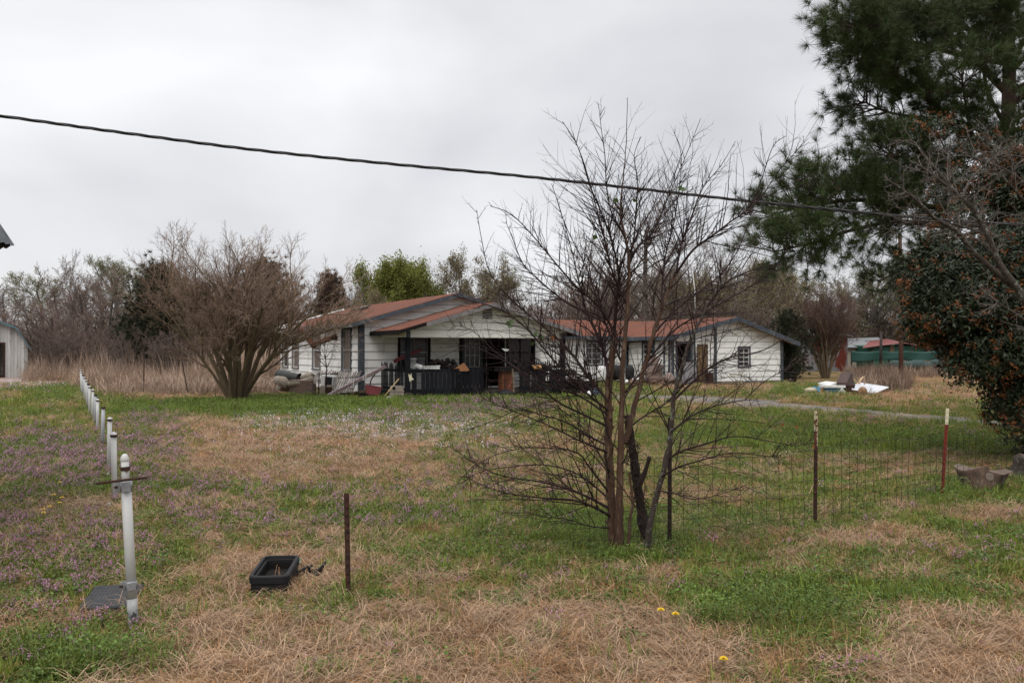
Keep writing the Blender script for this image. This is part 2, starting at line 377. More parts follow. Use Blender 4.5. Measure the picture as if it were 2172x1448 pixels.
def gz(x, y):
    x = np.asarray(x, float); y = np.asarray(y, float)
    k = 1 - sstep(14, 26, y)
    h = (0.035 * fbm(x * 0.5, y * 0.5, 40) + 0.018 * fbm(x * 2.0, y * 2.0, 50)) * k
    px, py = px_of(x, y)
    m = sstep(-20, 120, py - 1290) * (px > 300) * (px < 1750)
    h = h + 0.06 * m * np.clip(fbm(x * 1.6, y * 1.6, 61) + 0.3, 0, 1) * k
    return h

# driveway centre line (photo pixels put down on the ground plane)
DR = [gnd(px, py) for px, py in ((1180, 834), (1300, 838), (1390, 842), (1500, 848), (1620, 859), (1750, 869), (1880, 880), (2010, 890), (2150, 902), (2330, 920), (2600, 950))]
DRW = [0.8, 1.6, 2.6, 3.8, 3.1, 2.3, 1.9, 1.7, 1.6, 1.6, 1.6]
def smooth_line(P, k=8):
    out = []
    for i in range(len(P) - 1):
        p0 = P[max(i - 1, 0)]; p1 = P[i]; p2 = P[i + 1]; p3 = P[min(i + 2, len(P) - 1)]
        for j in range(k):
            t = j / k
            out.append(0.5 * ((2 * p1) + (p2 - p0) * t + (2 * p0 - 5 * p1 + 4 * p2 - p3) * t * t + (3 * p1 - p0 - 3 * p2 + p3) * t ** 3))
    out.append(P[-1]); return out
dl = smooth_line(DR, 10); dw = np.interp(np.linspace(0, len(DR) - 1, len(dl)), range(len(DR)), DRW)
DL = np.array([(p.x, p.y) for p in dl])
def on_drive(x, y):
    d = np.full(np.shape(x), 99.0)
    for (cx, cy), wd in zip(DL, dw):
        d = np.minimum(d, np.hypot(x - cx, y - cy) - wd * 0.5)
    return d

# ground sheet: fine near the camera, reaching the horizon
tx = np.linspace(-1, 1, 401); xs = 900 * np.sinh(6.0 * tx) / math.sinh(6.0)
ty = np.linspace(-0.32, 1, 520); ys = 1200 * np.sinh(6.0 * ty) / math.sinh(6.0)
GX, GY = np.meshgrid(xs, ys)
GZ = gz(GX, GY)
gm = MB()
nx, ny = len(xs), len(ys)
ii = (np.arange(ny - 1)[:, None] * nx + np.arange(nx - 1)[None, :]).ravel()
gm.add(np.stack([GX, GY, GZ], -1).reshape(-1, 3), np.stack([ii, ii + 1, ii + nx + 1, ii + nx], -1), 0, True)
mg = bpy.data.materials.new('ground_cover'); mg.use_nodes = True
n = mg.node_tree.nodes; l = mg.node_tree.links.new; b = n['Principled BSDF']; b.inputs['Roughness'].default_value = 0.95; b.inputs['Specular IOR Level'].default_value = 0.1
tcn = n.new('ShaderNodeTexCoord')
def gnoise(scale, det=6, rough=0.65, lo=0.35, hi=0.65, st=(1, 1, 1)):
    mp_ = n.new('ShaderNodeMapping'); mp_.inputs['Scale'].default_value = st; l(tcn.outputs['Object'], mp_.inputs[0])
    t = n.new('ShaderNodeTexNoise'); t.inputs['Scale'].default_value = scale; t.inputs['Detail'].default_value = det; t.inputs['Roughness'].default_value = rough
    l(mp_.outputs[0], t.inputs['Vector']); r_ = n.new('ShaderNodeMapRange'); r_.inputs['From Min'].default_value = lo; r_.inputs['From Max'].default_value = hi
    l(t.outputs['Fac'], r_.inputs['Value']); return r_.outputs[0]
def gmix(f, a, b_):
    x = n.new('ShaderNodeMixRGB')
    for s, v in (('Fac', f), ('Color1', a), ('Color2', b_)):
        if isinstance(v, tuple): x.inputs[s].default_value = (*v, 1)
        elif isinstance(v, float): x.inputs[s].default_value = v
        else: l(v, x.inputs[s])
    return x.outputs[0]
za = n.new('ShaderNodeAttribute'); za.attribute_name = 'zone'; zs = n.new('ShaderNodeSeparateColor'); l(za.outputs['Color'], zs.inputs[0])
zb = n.new('ShaderNodeAttribute'); zb.attribute_name = 'zone_b'; zt = n.new('ShaderNodeSeparateColor'); l(zb.outputs['Color'], zt.inputs[0])
fine = gnoise(9.0); mid = gnoise(2.2); spk = gnoise(26.0, 3)
green = gmix(fine, (0.060, 0.066, 0.020), (0.110, 0.120, 0.030))
base = gmix(mid, green, gmix(fine, (0.12, 0.09, 0.045), (0.19, 0.14, 0.066)))
lushc = gmix(spk, (0.050, 0.075, 0.014), (0.115, 0.165, 0.024))
strawc = gmix(spk, (0.13, 0.072, 0.036), (0.35, 0.205, 0.105))
purpc = gmix(spk, (0.10, 0.095, 0.040), (0.25, 0.165, 0.165))
soilc = gmix(fine, (0.075, 0.048, 0.032), (0.13, 0.085, 0.058))
lawnc = gmix(spk, (0.120, 0.125, 0.028), (0.20, 0.19, 0.05))
c = gmix(zs.outputs['Blue'], base, lushc)
c = gmix(zt.outputs['Red'], c, lawnc)
c = gmix(zs.outputs['Red'], c, strawc)
c = gmix(zs.outputs['Green'], c, purpc)
c = gmix(zt.outputs['Green'], c, soilc)
wsp = gnoise(26.0, 2, 0.5, 0.48, 0.54)
wm = n.new('ShaderNodeMath'); wm.operation = 'MULTIPLY'; l(wsp, wm.inputs[0]); l(zt.outputs['Blue'], wm.inputs[1])
c = gmix(wm.outputs[0], c, (0.55, 0.49, 0.50))
l(c, b.inputs['Base Color'])
bp = n.new('ShaderNodeBump'); bp.inputs['Strength'].default_value = 0.9; bp.inputs['Distance'].default_value = 0.05
l(gnoise(14.0), bp.inputs['Height']); l(bp.outputs[0], b.inputs['Normal'])
ground = gm.build('ground', mg); tag(ground, kind='structure')
Z = zones(GX.ravel(), GY.ravel())
for nm, chans in (('zone', ('straw', 'purple', 'lush')), ('zone_b', ('lawn', 'soil', 'white'))):
    a_ = ground.data.color_attributes.new(nm, 'FLOAT_COLOR', 'POINT')
    arr = np.ones((GX.size, 4)); 
    for k, ch in enumerate(chans): arr[:, k] = np.clip(Z[ch], 0, 1)
    a_.data.foreach_set('color', arr.ravel())

# driveway
mdr = mat('driveway', (0.135, 0.118, 0.110), (0.085, 0.075, 0.070), 3.0, 0.95, c3=(0.17, 0.135, 0.075), t3=(0.50, 0.60), s3=0.9, bump=0.5, bscale=30)
dm = MB(); V = []; n_ = len(dl); K = 9
for i, p in enumerate(dl):
    t = (dl[min(i + 1, n_ - 1)] - dl[max(i - 1, 0)]).normalized(); s = Vector((-t.y, t.x, 0))
    for k in range(K):
        f = k / (K - 1) * 2 - 1
        wob = 1 + 0.34 * float(vnoise(i * 0.7, 5 if f > 0 else 9, 3))
        q = p + s * (dw[i] * 0.5 * f * wob)
        V.append((q.x, q.y, float(gz(q.x, q.y)) + (0.022 if abs(f) < 0.99 else 0.002)))
fs = [(i * K + k, i * K + k + 1, (i + 1) * K + k + 1, (i + 1) * K + k) for i in range(n_ - 1) for k in range(K - 1)]
dm.add(V, [f[::-1] for f in fs], 0, True)
tag(dm.build('driveway', mdr), kind='structure')

# ------------------------------------------------------------------ plant cover as scattered stuff
def blades(mb, N, L0, L1, w0, tilt0, tilt1, rad, bend=0.4, mat=0, z0=0.0, rs=NP):
    az = rs.uniform(0, 2 * math.pi, N); ti = rs.uniform(tilt0, tilt1, N); Ln = rs.uniform(L0, L1, N)
    rr = rad * np.sqrt(rs.uniform(0, 1, N)); a2 = rs.uniform(0, 2 * math.pi, N)
    B = np.stack([rr * np.cos(a2), rr * np.sin(a2), np.full(N, z0)], -1)
    h = np.stack([np.cos(az), np.sin(az), np.zeros(N)], -1); s = np.stack([-np.sin(az), np.cos(az), np.zeros(N)], -1)
    up = np.array([0, 0, 1.0])
    d1 = h * np.sin(ti)[:, None] + up * np.cos(ti)[:, None]
    t2 = np.minimum(ti + bend * rs.uniform(0.4, 1.6, N), 1.75)
    d2 = h * np.sin(t2)[:, None] + up * np.cos(t2)[:, None]
    m_ = B + d1 * (Ln * 0.55)[:, None]; tp = m_ + d2 * (Ln * 0.45)[:, None]
    m_[:, 2] = np.maximum(m_[:, 2], 0.004); tp[:, 2] = np.maximum(tp[:, 2], 0.002)
    wv = s * (w0 * rs.uniform(0.6, 1.3, N))[:, None] / 2
    V = np.stack([B - wv, B + wv, m_ + wv * 0.8, m_ - wv * 0.8, tp], 1).reshape(-1, 3)
    o = np.arange(N)[:, None] * 5
    mb.add(V, o + np.array([[0, 1, 2, 3]]), mat); mb.f.append((o + np.array([[3, 2, 4]]) + mb.n - len(V), mat, False))
def leafets(mb, N, rad, zlo, zhi, size, mat=0, rs=NP, flat=0.6):
    rr = rad * np.sqrt(rs.uniform(0, 1, N)); a2 = rs.uniform(0, 2 * math.pi, N)
    Cc = np.stack([rr * np.cos(a2), rr * np.sin(a2), rs.uniform(zlo, zhi, N)], -1)
    nn = rs.normal(size=(N, 3)); nn[:, 2] = np.abs(nn[:, 2]) + flat; leaf_quads(mb, Cc, nn, size * rs.uniform(0.6, 1.3, N), 0.75, mat, rs)
def leaf_quads(mb, Cc, nn, ln, ratio, mat=0, rs=NP):
    N = len(Cc); nn = nn / np.linalg.norm(nn, axis=1, keepdims=True)
    r_ = rs.normal(size=(N, 3)); t = np.cross(nn, r_); t /= np.linalg.norm(t, axis=1, keepdims=True) + 1e-9; s = np.cross(nn, t)
    ln = np.asarray(ln)[:, None]
    V = np.stack([Cc - t * ln / 2, Cc + s * ln * ratio / 2 + nn * ln * 0.08, Cc + t * ln / 2, Cc - s * ln * ratio / 2 + nn * ln * 0.08], 1).reshape(-1, 3)
    mb.add(V, np.arange(N)[:, None] * 4 + np.array([[0, 1, 2, 3]]), mat)

def scatter(name, label, cat, protos, pts, rots, scl, idx):
    pc = bpy.data.collections.new(name + '_kinds')
    for p in protos:
        col.objects.unlink(p); pc.objects.link(p)
    me = bpy.data.meshes.new(name); N = len(pts)
    me.vertices.add(N); me.vertices.foreach_set('co', np.asarray(pts).ravel())
    a = me.attributes.new('rot', 'FLOAT_VECTOR', 'POINT'); a.data.foreach_set('vector', np.asarray(rots).ravel())
    a = me.attributes.new('scl', 'FLOAT', 'POINT'); a.data.foreach_set('value', np.asarray(scl).ravel())
    a = me.attributes.new('idx', 'INT', 'POINT'); a.data.foreach_set('value', np.asarray(idx, dtype=np.int32))
    o = bpy.data.objects.new(name, me); col.objects.link(o)
    g = bpy.data.node_groups.new(name, 'GeometryNodeTree')
    g.interface.new_socket('Geometry', in_out='INPUT', socket_type='NodeSocketGeometry')
    g.interface.new_socket('Geometry', in_out='OUTPUT', socket_type='NodeSocketGeometry')
    N_ = g.nodes.new; gi = N_('NodeGroupInput'); go = N_('NodeGroupOutput'); io = N_('GeometryNodeInstanceOnPoints'); ci = N_('GeometryNodeCollectionInfo')
    ci.inputs['Collection'].default_value = pc; ci.inputs['Separate Children'].default_value = True; ci.inputs['Reset Children'].default_value = True
    def na(nm, ty):
        k = N_('GeometryNodeInputNamedAttribute'); k.data_type = ty; k.inputs['Name'].default_value = nm; return [s for s in k.outputs if s.enabled and s.name == 'Attribute'][0]
    k = g.links.new
    k(gi.outputs[0], io.inputs['Points']); k(ci.outputs[0], io.inputs['Instance']); io.inputs['Pick Instance'].default_value = True
    k(na('idx', 'INT'), io.inputs['Instance Index']); k(na('rot', 'FLOAT_VECTOR'), io.inputs['Rotation']); k(na('scl', 'FLOAT'), io.inputs['Scale'])
    k(io.outputs[0], go.inputs[0])
    mod = o.modifiers.new('scatter', 'NODES'); mod.node_group = g
    return tag(o, label, cat, kind='stuff')

def proto(fn, name, mats):
    mb = MB(); fn(mb); return mb.build(name, mats)

# house footprint and the open meter box stay free of plants
def HW(u, v):
    a = R(28); return (-5.49 + u * math.cos(a) - v * math.sin(a), 32.5 + u * math.sin(a) + v * math.cos(a))
def HU(x, y):
    a = R(28); dx = x + 5.49; dy = y - 32.5
    return dx * math.cos(a) + dy * math.sin(a), -dx * math.sin(a) + dy * math.cos(a)
def free(x, y):
    u, v = HU(x, y)
    f = ~((u > 0) & (u < 7.6) & (v > 0) & (v < 12.2)) & ~((u > 0.7) & (u < 7.3) & (v > -2.6) & (v < 0.1)) & ~((u > 7.5) & (u < 16.8) & (v > 6.9) & (v < 14)) & ~((u > 16.6) & (u < 24.1) & (v > 3.3) & (v < 13))
    f &= on_drive(x, y) > -0.25 - 0.5 * (fbm(x * 1.5, y * 1.5, 90) > .12)
    f &= ~((np.abs(x + 1.70) < 0.14) & (np.abs(y - 6.32) < 0.29))
    f &= ~((np.abs(x + 2.63) < 0.2) & (np.abs(y - 5.89) < 0.29))
    return f
def sprinkle(dens, seed):
    """dens: list of (y0, y1, per m2, scale) -> candidate points x, y, scale"""
    rs = np.random.RandomState(seed); X = []; Y = []; S = []
    for y0, y1, dn, s in dens:
        A = 0.64 * (y1 ** 2 - y0 ** 2) + 1.0 * (y1 - y0); N = int(A * dn)
        yy = np.sqrt(rs.uniform(y0 ** 2, y1 ** 2, N)); xx = rs.uniform(-1, 1, N) * (0.64 * yy + 0.5)
        X.append(xx); Y.append(yy); S.append(np.full(N, s))
    x = np.concatenate(X); y = np.concatenate(Y); s = np.concatenate(S); k = free(x, y)
    x, y, s = x[k], y[k], s[k]
    return x, y, s, rs
def lay(name, label, cat, protos, dens, seed, wt, sj=(0.7, 1.3), tilt=0.12, weights=None):
    x, y, s, rs = sprinkle(dens, seed)
    Zz = zones(x, y); keep = rs.uniform(0, 1, len(x)) < wt(Zz, x, y)
    x, y, s = x[keep], y[keep], s[keep]; N = len(x)
    rot = np.stack([rs.normal(0, tilt, N), rs.normal(0, tilt, N), rs.uniform(0, 6.283, N)], -1)
    idx = rs.choice(len(protos), N, p=weights)
    print(name, N)
    return scatter(name, label, cat, protos, np.stack([x, y, gz(x, y) - 0.004], -1), rot, s * rs.uniform(sj[0], sj[1], N), idx)
D0 = [(3.2, 9, 330, 1.0), (9, 15, 150, 1.15), (15, 26, 48, 1.5), (26, 46, 14, 2.2)]
def fac(D, k): return [(a, b_, d * k, s) for a, b_, d, s in D]
g1 = proto(lambda m: blades(m, 22, 0.03, 0.085, 0.0042, 0.1, 0.9, 0.07), 'grass_tuft_short', M['grass'])
g2 = proto(lambda m: blades(m, 26, 0.06, 0.14, 0.005, 0.05, 0.6, 0.06), 'grass_tuft_tall', M['grass'])
g3 = proto(lambda m: blades(m, 24, 0.03, 0.08, 0.004, 0.2, 1.1, 0.09), 'grass_tuft_yellow', M['grass_yellow'])
lay('green_grass', 'short green grass growing in patches over the whole yard', 'grass', [g1, g2, g3], D0, 1,
    lambda Z, x, y: np.clip((0.24 + 0.8 * Z['lush'] + 0.5 * Z['lawn']) * (1 - 0.82 * np.clip(Z['straw'], 0, 1)), 0, 1), weights=[0.45, 0.25, 0.30])
s1 = proto(lambda m: blades(m, 30, 0.05, 0.16, 0.0029, 1.1, 1.65, 0.09, 0.6, z0=0.012), 'straw_mat', M['straw'])
s2 = proto(lambda m: blades(m, 26, 0.04, 0.13, 0.0028, 0.4, 1.4, 0.06, 1.0), 'straw_tuft', M['straw'])
s3 = proto(lambda m: blades(m, 26, 0.08, 0.22, 0.0028, 1.0, 1.6, 0.10, 0.8, z0=0.03), 'straw_mat_gray', M['straw_gray'])
s4 = proto(lambda m: blades(m, 20, 0.03, 0.08, 0.0040, 0.6, 1.5, 0.09, 0.5), 'straw_thin', M['straw'])
lay('dead_grass', 'tan dead grass lying matted between the green patches', 'dead grass', [s1, s2, s3, s4], fac(D0, 1.5), 2,
    lambda Z, x, y: np.clip(0.10 + 0.95 * Z['straw'] - 0.3 * Z['lush'], 0.04, 1), tilt=0.10, weights=[0.32, 0.22, 0.2, 0.26])
def weedf(m):
    leafets(m, 26, 0.08, 0.01, 0.05, 0.024, 0); blades(m, 6, 0.03, 0.07, 0.004, 0.2, 0.9, 0.06)
def weedb(m):
    leafets(m, 34, 0.10, 0.015, 0.08, 0.018, 0); blades(m, 10, 0.05, 0.09, 0.003, 0.1, 0.8, 0.08)
w1 = proto(weedf, 'clover_clump', M['weed']); w2 = proto(weedb, 'weed_clump', M['weed'])
lay('leafy_weeds', 'low leafy green weeds spreading through the grass', 'weeds', [w1, w2], fac(D0, 0.5), 3,
    lambda Z, x, y: np.clip((0.12 + 0.85 * Z['lush'] + 0.3 * Z['purple']) * (1 - 0.85 * np.clip(Z['straw'], 0, 1)), 0.02, 1))
def henf(k, h):
    def f(m):
        leafets(m, 16, 0.06, 0.01, h * 0.7, 0.019, 0)
        for i in range(k):
            a = NP.uniform(0, 6.28); r = NP.uniform(0.01, 0.06); z = h * NP.uniform(0.7, 1.25)
            cxy = np.array([r * math.cos(a), r * math.sin(a), z])
            leaf_quads(m, cxy + NP.normal(0, 0.006, (5, 3)), NP.normal(size=(5, 3)) + [0, 0, 0.6], np.full(5, 0.011), 0.6, 1)
            m.tube([(cxy[0] * 0.7, cxy[1] * 0.7, 0), tuple(cxy)], 0.0012, 3, 0, cap=False)
    return f
h1 = proto(henf(5, 0.06), 'henbit_low', [M['weed'], M['henbit']]); h2 = proto(henf(8, 0.09), 'henbit_tall', [M['weed'], M['henbit']])
lay('purple_wildflowers', 'tiny purple wildflowers massed in the left and middle of the yard', 'wildflowers', [h1, h2], fac(D0, 0.6), 4,
    lambda Z, x, y: np.clip(0.012 + 1.0 * Z['purple'] + 0.05 * np.clip(Z['n1'], 0, 1), 0, 1) * (1 - 0.55 * np.clip(Z['straw'], 0, 1)))
def whf(m):
    blades(m, 8, 0.02, 0.05, 0.003, 0.2, 1.0, 0.08)
    c_ = np.stack([NP.uniform(-0.09, 0.09, 7), NP.uniform(-0.09, 0.09, 7), NP.uniform(0.03, 0.06, 7)], -1)
    leaf_quads(m, c_, NP.normal(size=(7, 3)) * 0.4 + [0, 0, 1], np.full(7, 0.017), 1.0, 1)
f1 = proto(whf, 'white_flower_patch', [M['grass'], M['white_petal']])
lay('white_wildflowers', 'pale white wildflowers in a drift across the yard before the porch', 'wildflowers', [f1], fac(D0, 0.8), 5,
    lambda Z, x, y: np.clip(Z['white'] * 0.6 - .06, 0, 1))
# taller dead tussocks standing in the foreground thatch
t1 = proto(lambda m: blades(m, 90, 0.10, 0.28, 0.0028, 0.1, 1.25, 0.12, 1.2), 'tussock', M['straw'])
t2 = proto(lambda m: blades(m, 80, 0.12, 0.32, 0.0027, 0.7, 1.5, 0.16, 1.2), 'tussock_flat', M['straw_gray'])
def tus(Z, x, y):
    px, py = px_of(x, y)
    return np.clip((py > 1310) * (px > 1080) * 0.30 * (0.6 + Z['n1']) + (py > 1290) * (px > 330) * (px < 1100) * 0.14 + 0.05 * Z['straw'] * (py > 1060), 0, 1)
lay('dead_grass_tussocks', 'tall tan tussocks of dead grass along the bottom edge', 'dead grass', [t1, t2], [(3.2, 9, 60, 1.0)], 6, tus, (0.5, 1.05))
# weeds round the sapling foot
def foot(m):
    blades(m, 40, 0.08, 0.26, 0.005, 0.05, 0.7, 0.15); leafets(m, 110, 0.17, 0.02, 0.24, 0.022, 1)
q1 = proto(foot, 'leafy_tussock', [M['grass'], M['weed']])
rsf = np.random.RandomState(8); fp = []
for _ in range(190):
    p = gnd(rsf.normal(1285, 80), rsf.uniform(1095, 1190)); fp.append((p.x, p.y, float(gz(p.x, p.y))))
for _ in range(34):
    p = gnd(rsf.uniform(1440, 1660), rsf.uniform(1100, 1180)); fp.append((p.x, p.y, float(gz(p.x, p.y))))
for _ in range(40):
    p = gnd(rsf.uniform(1450, 1780), rsf.uniform(1260, 1360)); fp.append((p.x, p.y, float(gz(p.x, p.y))))
for _ in range(14):
    p = gnd(rsf.uniform(1940, 2035), rsf.uniform(1040, 1075)); fp.append((p.x, p.y, float(gz(p.x, p.y))))
for _ in range(30):
    p = gnd(rsf.uniform(60, 360), rsf.uniform(1370, 1440)); fp.append((p.x, p.y, float(gz(p.x, p.y))))
N = len(fp)
scatter('leafy_undergrowth', 'fresh green leafy undergrowth around the foot of the bare sapling', 'undergrowth', [q1], fp, np.stack([np.zeros(N), np.zeros(N), rsf.uniform(0, 6, N)], -1), rsf.uniform(0.4, 1.0, N) * np.where(np.arange(N) < 190, .62, 1.0), np.zeros(N))
# lush growth in front of the house and round the myrtle
l1 = proto(lambda m: (blades(m, 46, 0.12, 0.30, 0.012, 0.05, 0.8, 0.20), leafets(m, 30, 0.22, 0.02, 0.16, 0.05, 1))[0], 'lush_tuft', [M['grass'], M['weed']])
rsf = np.random.RandomState(9); lp_ = []
for x0, x1, y0, y1, k in ((360, 760, 850, 872, 560), (520, 850, 842, 862, 420), (840, 1120, 846, 857, 420), (1120, 1300, 844, 852, 120), (1640, 1830, 818, 838, 260), (1450, 2172, 915, 945, 260), (100, 220, 815, 850, 200), (240, 380, 855, 890, 160)):
    for _ in range(k):
        p = gnd(rsf.uniform(x0, x1), rsf.uniform(y0, y1)); lp_.append((p.x, p.y, 0))
lp_ = np.array(lp_); lp_ = lp_[free(lp_[:, 0], lp_[:, 1])]; N = len(lp_)
sc_ = rsf.uniform(0.45, 1.1, N) * np.where(lp_[:, 1] < 24, 0.45, 1.0)
scatter('lush_grass', 'thick dark green grass along the house front and lawn edge', 'grass', [l1], lp_, np.stack([np.zeros(N), np.zeros(N), rsf.uniform(0, 6, N)], -1), sc_, np.zeros(N))

# tall dead weeds and cane standing in the field on the left, and beside the scrap pile on the right
r1 = proto(lambda m: blades(m, 30, 0.6, 1.9, 0.013, 0.0, 0.5, 0.5, 0.35), 'cane_clump', M['reed'])
r2 = proto(lambda m: blades(m, 34, 0.6, 1.7, 0.013, 0.2, 1.1, 0.5, 0.5), 'cane_clump_leaning', M['reed'])
r3 = proto(lambda m: blades(m, 40, 0.5, 1.3, 0.012, 0.8, 1.5, 0.4, 0.4, z0=0.1), 'cane_clump_fallen', M['straw_gray'])
rs = np.random.RandomState(12); P_ = []; S_ = []; I_ = []
for _ in range(4300):
    d = rs.uniform(37, 66); px = rs.uniform(60, 640)
    x = (px - 1086) / F * d
    lim = 40 + 5 * float(fbm(x * 0.2, d * 0.2, 77)) + (8 if px < 170 else 0) + max(0, (px - 520) * 0.02)
    if d < lim: continue
    P_.append((x, d, 0)); S_.append(rs.uniform(0.4, 1.15) * (.95 + 1.1 * float(fbm(x * .30, d * .25, 5)))); I_.append(0 if rs.rand() < 0.38 else 1)
for _ in range(700):
    px = rs.uniform(225, 660); d = rs.uniform(33.5, 41)
    P_.append(((px - 1086) / F * d, d, 0)); S_.append(rs.uniform(0.35, 0.8)); I_.append(2)
for _ in range(600):
    px = rs.uniform(1140, 1700); d = rs.uniform(62, 80); P_.append(((px - 1086) / F * d, d, 0)); S_.append(rs.uniform(0.6, 1.2)); I_.append(0)
P_ = np.array(P_); k = free(P_[:, 0], P_[:, 1]); P_, S_, I_ = P_[k], np.array(S_)[k], np.array(I_)[k]; N = len(P_)
scatter('tall_dead_weeds', 'tall tan dead weeds and canes filling the field left of the house', 'dead weeds', [r1, r2, r3], P_, np.stack([rs.normal(0, 0.08, N), rs.normal(0, 0.08, N), rs.uniform(0, 6, N)], -1), S_, I_)
u1 = proto(lambda m: blades(m, 40, 0.4, 1.2, 0.012, 0.0, 0.5, 0.4, 0.2), 'brush_clump', M['cedar_red'])
u2 = proto(lambda m: blades(m, 36, 0.4, 1.0, 0.012, 0.0, 0.7, 0.4, 0.5), 'brush_clump_tan', M['reed'])
P_ = []
for _ in range(120):
    px = rs.uniform(1835, 1925); d = rs.uniform(36, 44); P_.append(((px - 1086) / F * d, d, 0))
for _ in range(200):
    px = rs.uniform(1790, 2020); d = rs.uniform(56, 68); P_.append(((px - 1086) / F * d, d, 0))
P_ = np.array(P_); N = len(P_)
scatter('dry_brush', 'reddish brown dry brush behind the scrap pile', 'brush', [u1, u2], P_, np.stack([rs.normal(0, 0.1, N), rs.normal(0, 0.1, N), rs.uniform(0, 6, N)], -1), rs.uniform(0.5, 1.1, N), rs.randint(0, 2, N))
# ------------------------------------------------------------------ the house
A28 = R(28)
def W(u, v, z):
    return Vector((-5.49 + u * math.cos(A28) - v * math.sin(A28), 32.5 + u * math.sin(A28) + v * math.cos(A28), z))
HV = W(0, 0, 0)
house = thing('house', 'low white sided house with red shingle roof and blue trim', 'house', (HV.x, HV.y, 0))

def siding(mb, fr, lo, hi, z0, z1, holes=(), course=0.295, m=0):
    """lap boards: fr(a, out, z) places a point; lo(z), hi(z) bound the wall; holes (a0, a1, za, zb)"""
    z = z0; cuts = sorted(set([h[2] for h in holes] + [h[3] for h in holes]))
    while z < z1 - 1e-4:
        zt_ = min(z + course, z1)
        zs_ = [z] + [c for c in cuts if z + 1e-3 < c < zt_ - 1e-3] + [zt_]
        for za, zb in zip(zs_[:-1], zs_[1:]):
            oa = 0.028 * (1 - (za - z) / course); ob = 0.028 * (1 - (zb - z) / course)
            hs = sorted([(h[0], h[1]) for h in holes if h[2] < (za + zb) / 2 < h[3]])
            xa, xb = lo(za), lo(zb)
            for h0, h1 in hs + [(None, None)]:
                ea, eb = (hi(za), hi(zb)) if h0 is None else (h0, h0)
                if ea - xa > 0.005 or eb - xb > 0.005:
                    zq = min(za + .017, zb - .002) if za == z else za
                    q = [fr(xa, oa, zq), fr(max(ea, xa), oa, zq), fr(max(eb, xb), ob, zb), fr(xb, ob, zb)]
                    mb.add([tuple(p) for p in q], [(0, 1, 2, 3)], m)
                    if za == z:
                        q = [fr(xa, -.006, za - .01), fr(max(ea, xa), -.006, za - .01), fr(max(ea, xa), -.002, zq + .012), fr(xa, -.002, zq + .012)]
                        mb.add([tuple(p) for p in q], [(0, 1, 2, 3)], 1)  # dark strip behind the gap, its shade put into the colour
                if h1 is not None: xa = xb = h1
        z = zt_
def fr_front(v0): return lambda a, o, z: W(a, v0 - o, z)
def fr_back(v0): return lambda a, o, z: W(a, v0 + o, z)
def fr_left(u0): return lambda a, o, z: W(u0 - o, a, z)
def fr_right(u0): return lambda a, o, z: W(u0 + o, a, z)
def fbox(mb, fr, a0, a1, o0, o1, z0, z1, m=0):
    P = [fr(a, o, z) for z in (z0, z1) for a, o in ((a0, o0), (a1, o0), (a1, o1), (a0, o1))]
    mb.hexa(P, m)
def part(name, mb, m, parent=None, lab=None, bevel=0):
    o = mb.build(name, m, parent or house, bevel)
    if lab: o['label'] = lab
    return o
def window(fr, a0, a1, z0, z1, glass, frame_m, fw=0.07, cols=1, rows=1, rail=True, head=0.11, split=True, mun=0.02, lab=None, sash='white_paint'):
    mb = MB()
    fbox(mb, fr, a0 - fw, a0, -0.06, 0.05, z0 - 0.02, z1 + head); fbox(mb, fr, a1, a1 + fw, -0.06, 0.05, z0 - 0.02, z1 + head)
    fbox(mb, fr, a0, a1, -0.06, 0.047, z1, z1 + head); 
    f = part('window', mb, M[frame_m], lab=lab)
    mb = MB(); fbox(mb, fr, a0 - fw - 0.02, a1 + fw + 0.02, -0.06, 0.075, z0 - 0.06, z0 - 0.001); part('sill', mb, M[frame_m], f)
    mb = MB(); s = 0.035
    fbox(mb, fr, a0, a0 + s, -0.045, 0.012, z0, z1); fbox(mb, fr, a1 - s, a1, -0.045, 0.012, z0, z1)
    fbox(mb, fr, a0 + s, a1 - s, -0.045, 0.012, z0, z0 + s); fbox(mb, fr, a0 + s, a1 - s, -0.045, 0.012, z1 - s, z1)
    zm = (z0 + z1) / 2
    if rail: fbox(mb, fr, a0 + s, a1 - s, -0.045, 0.018, zm - 0.025, zm + 0.025)
    for c in range(1, cols):
        x = a0 + (a1 - a0) * c / cols; fbox(mb, fr, x - mun / 2, x + mun / 2, -0.04, 0.004, z0 + s, z1 - s)
    for r_ in range(1, rows):
        if rail and abs(r_ * 2 - rows) < 0.1: continue
        z = z0 + (z1 - z0) * r_ / rows; fbox(mb, fr, a0 + s, a1 - s, -0.04, 0.0025, z - mun / 2, z + mun / 2)
    part('sash', mb, M[sash], f)
    mb = MB(); fbox(mb, fr, a0 + 0.001, a1 - 0.001, -0.055, -0.043, z0 + 0.001, z1 - 0.001); part('pane', mb, M[glass], f)
    return f

# main block: u 0..7.5, v 0..12
SL = 0.285; RU, RZ = 3.76, 3.88
def roofz(u): return RZ - abs(u - RU) * SL
ez = roofz(0) - 0.07
fl, ff = fr_left(0), fr_front(0)
win_l = [(1.10, 2.12), (5.22, 6.24), (8.66, 9.62), (10.55, 11.45)]
wz0, wz1 = 0.93, 2.46
mb = MB()
siding(mb, fl, lambda z: 0.0, lambda z: 12.0, 0.16, ez, [(a, b_, wz0, wz1) for a, b_ in win_l])
def glo(z): return 0.0 if z < ez else (z - ez) / SL
def ghi(z): return 7.5 if z < ez else 7.5 - (z - ez) / SL
PW = [(1.52, 2.62, 0.95, 2.28), (4.02, 4.95, 0.35, 2.38), (5.15, 5.75, 0.30, 2.36), (6.05, 7.15, 0.9, 2.3)]   # window, glazed door, open doorway, window under the porch
siding(mb, ff, glo, ghi, 0.16, roofz(RU) - 0.08, PW)
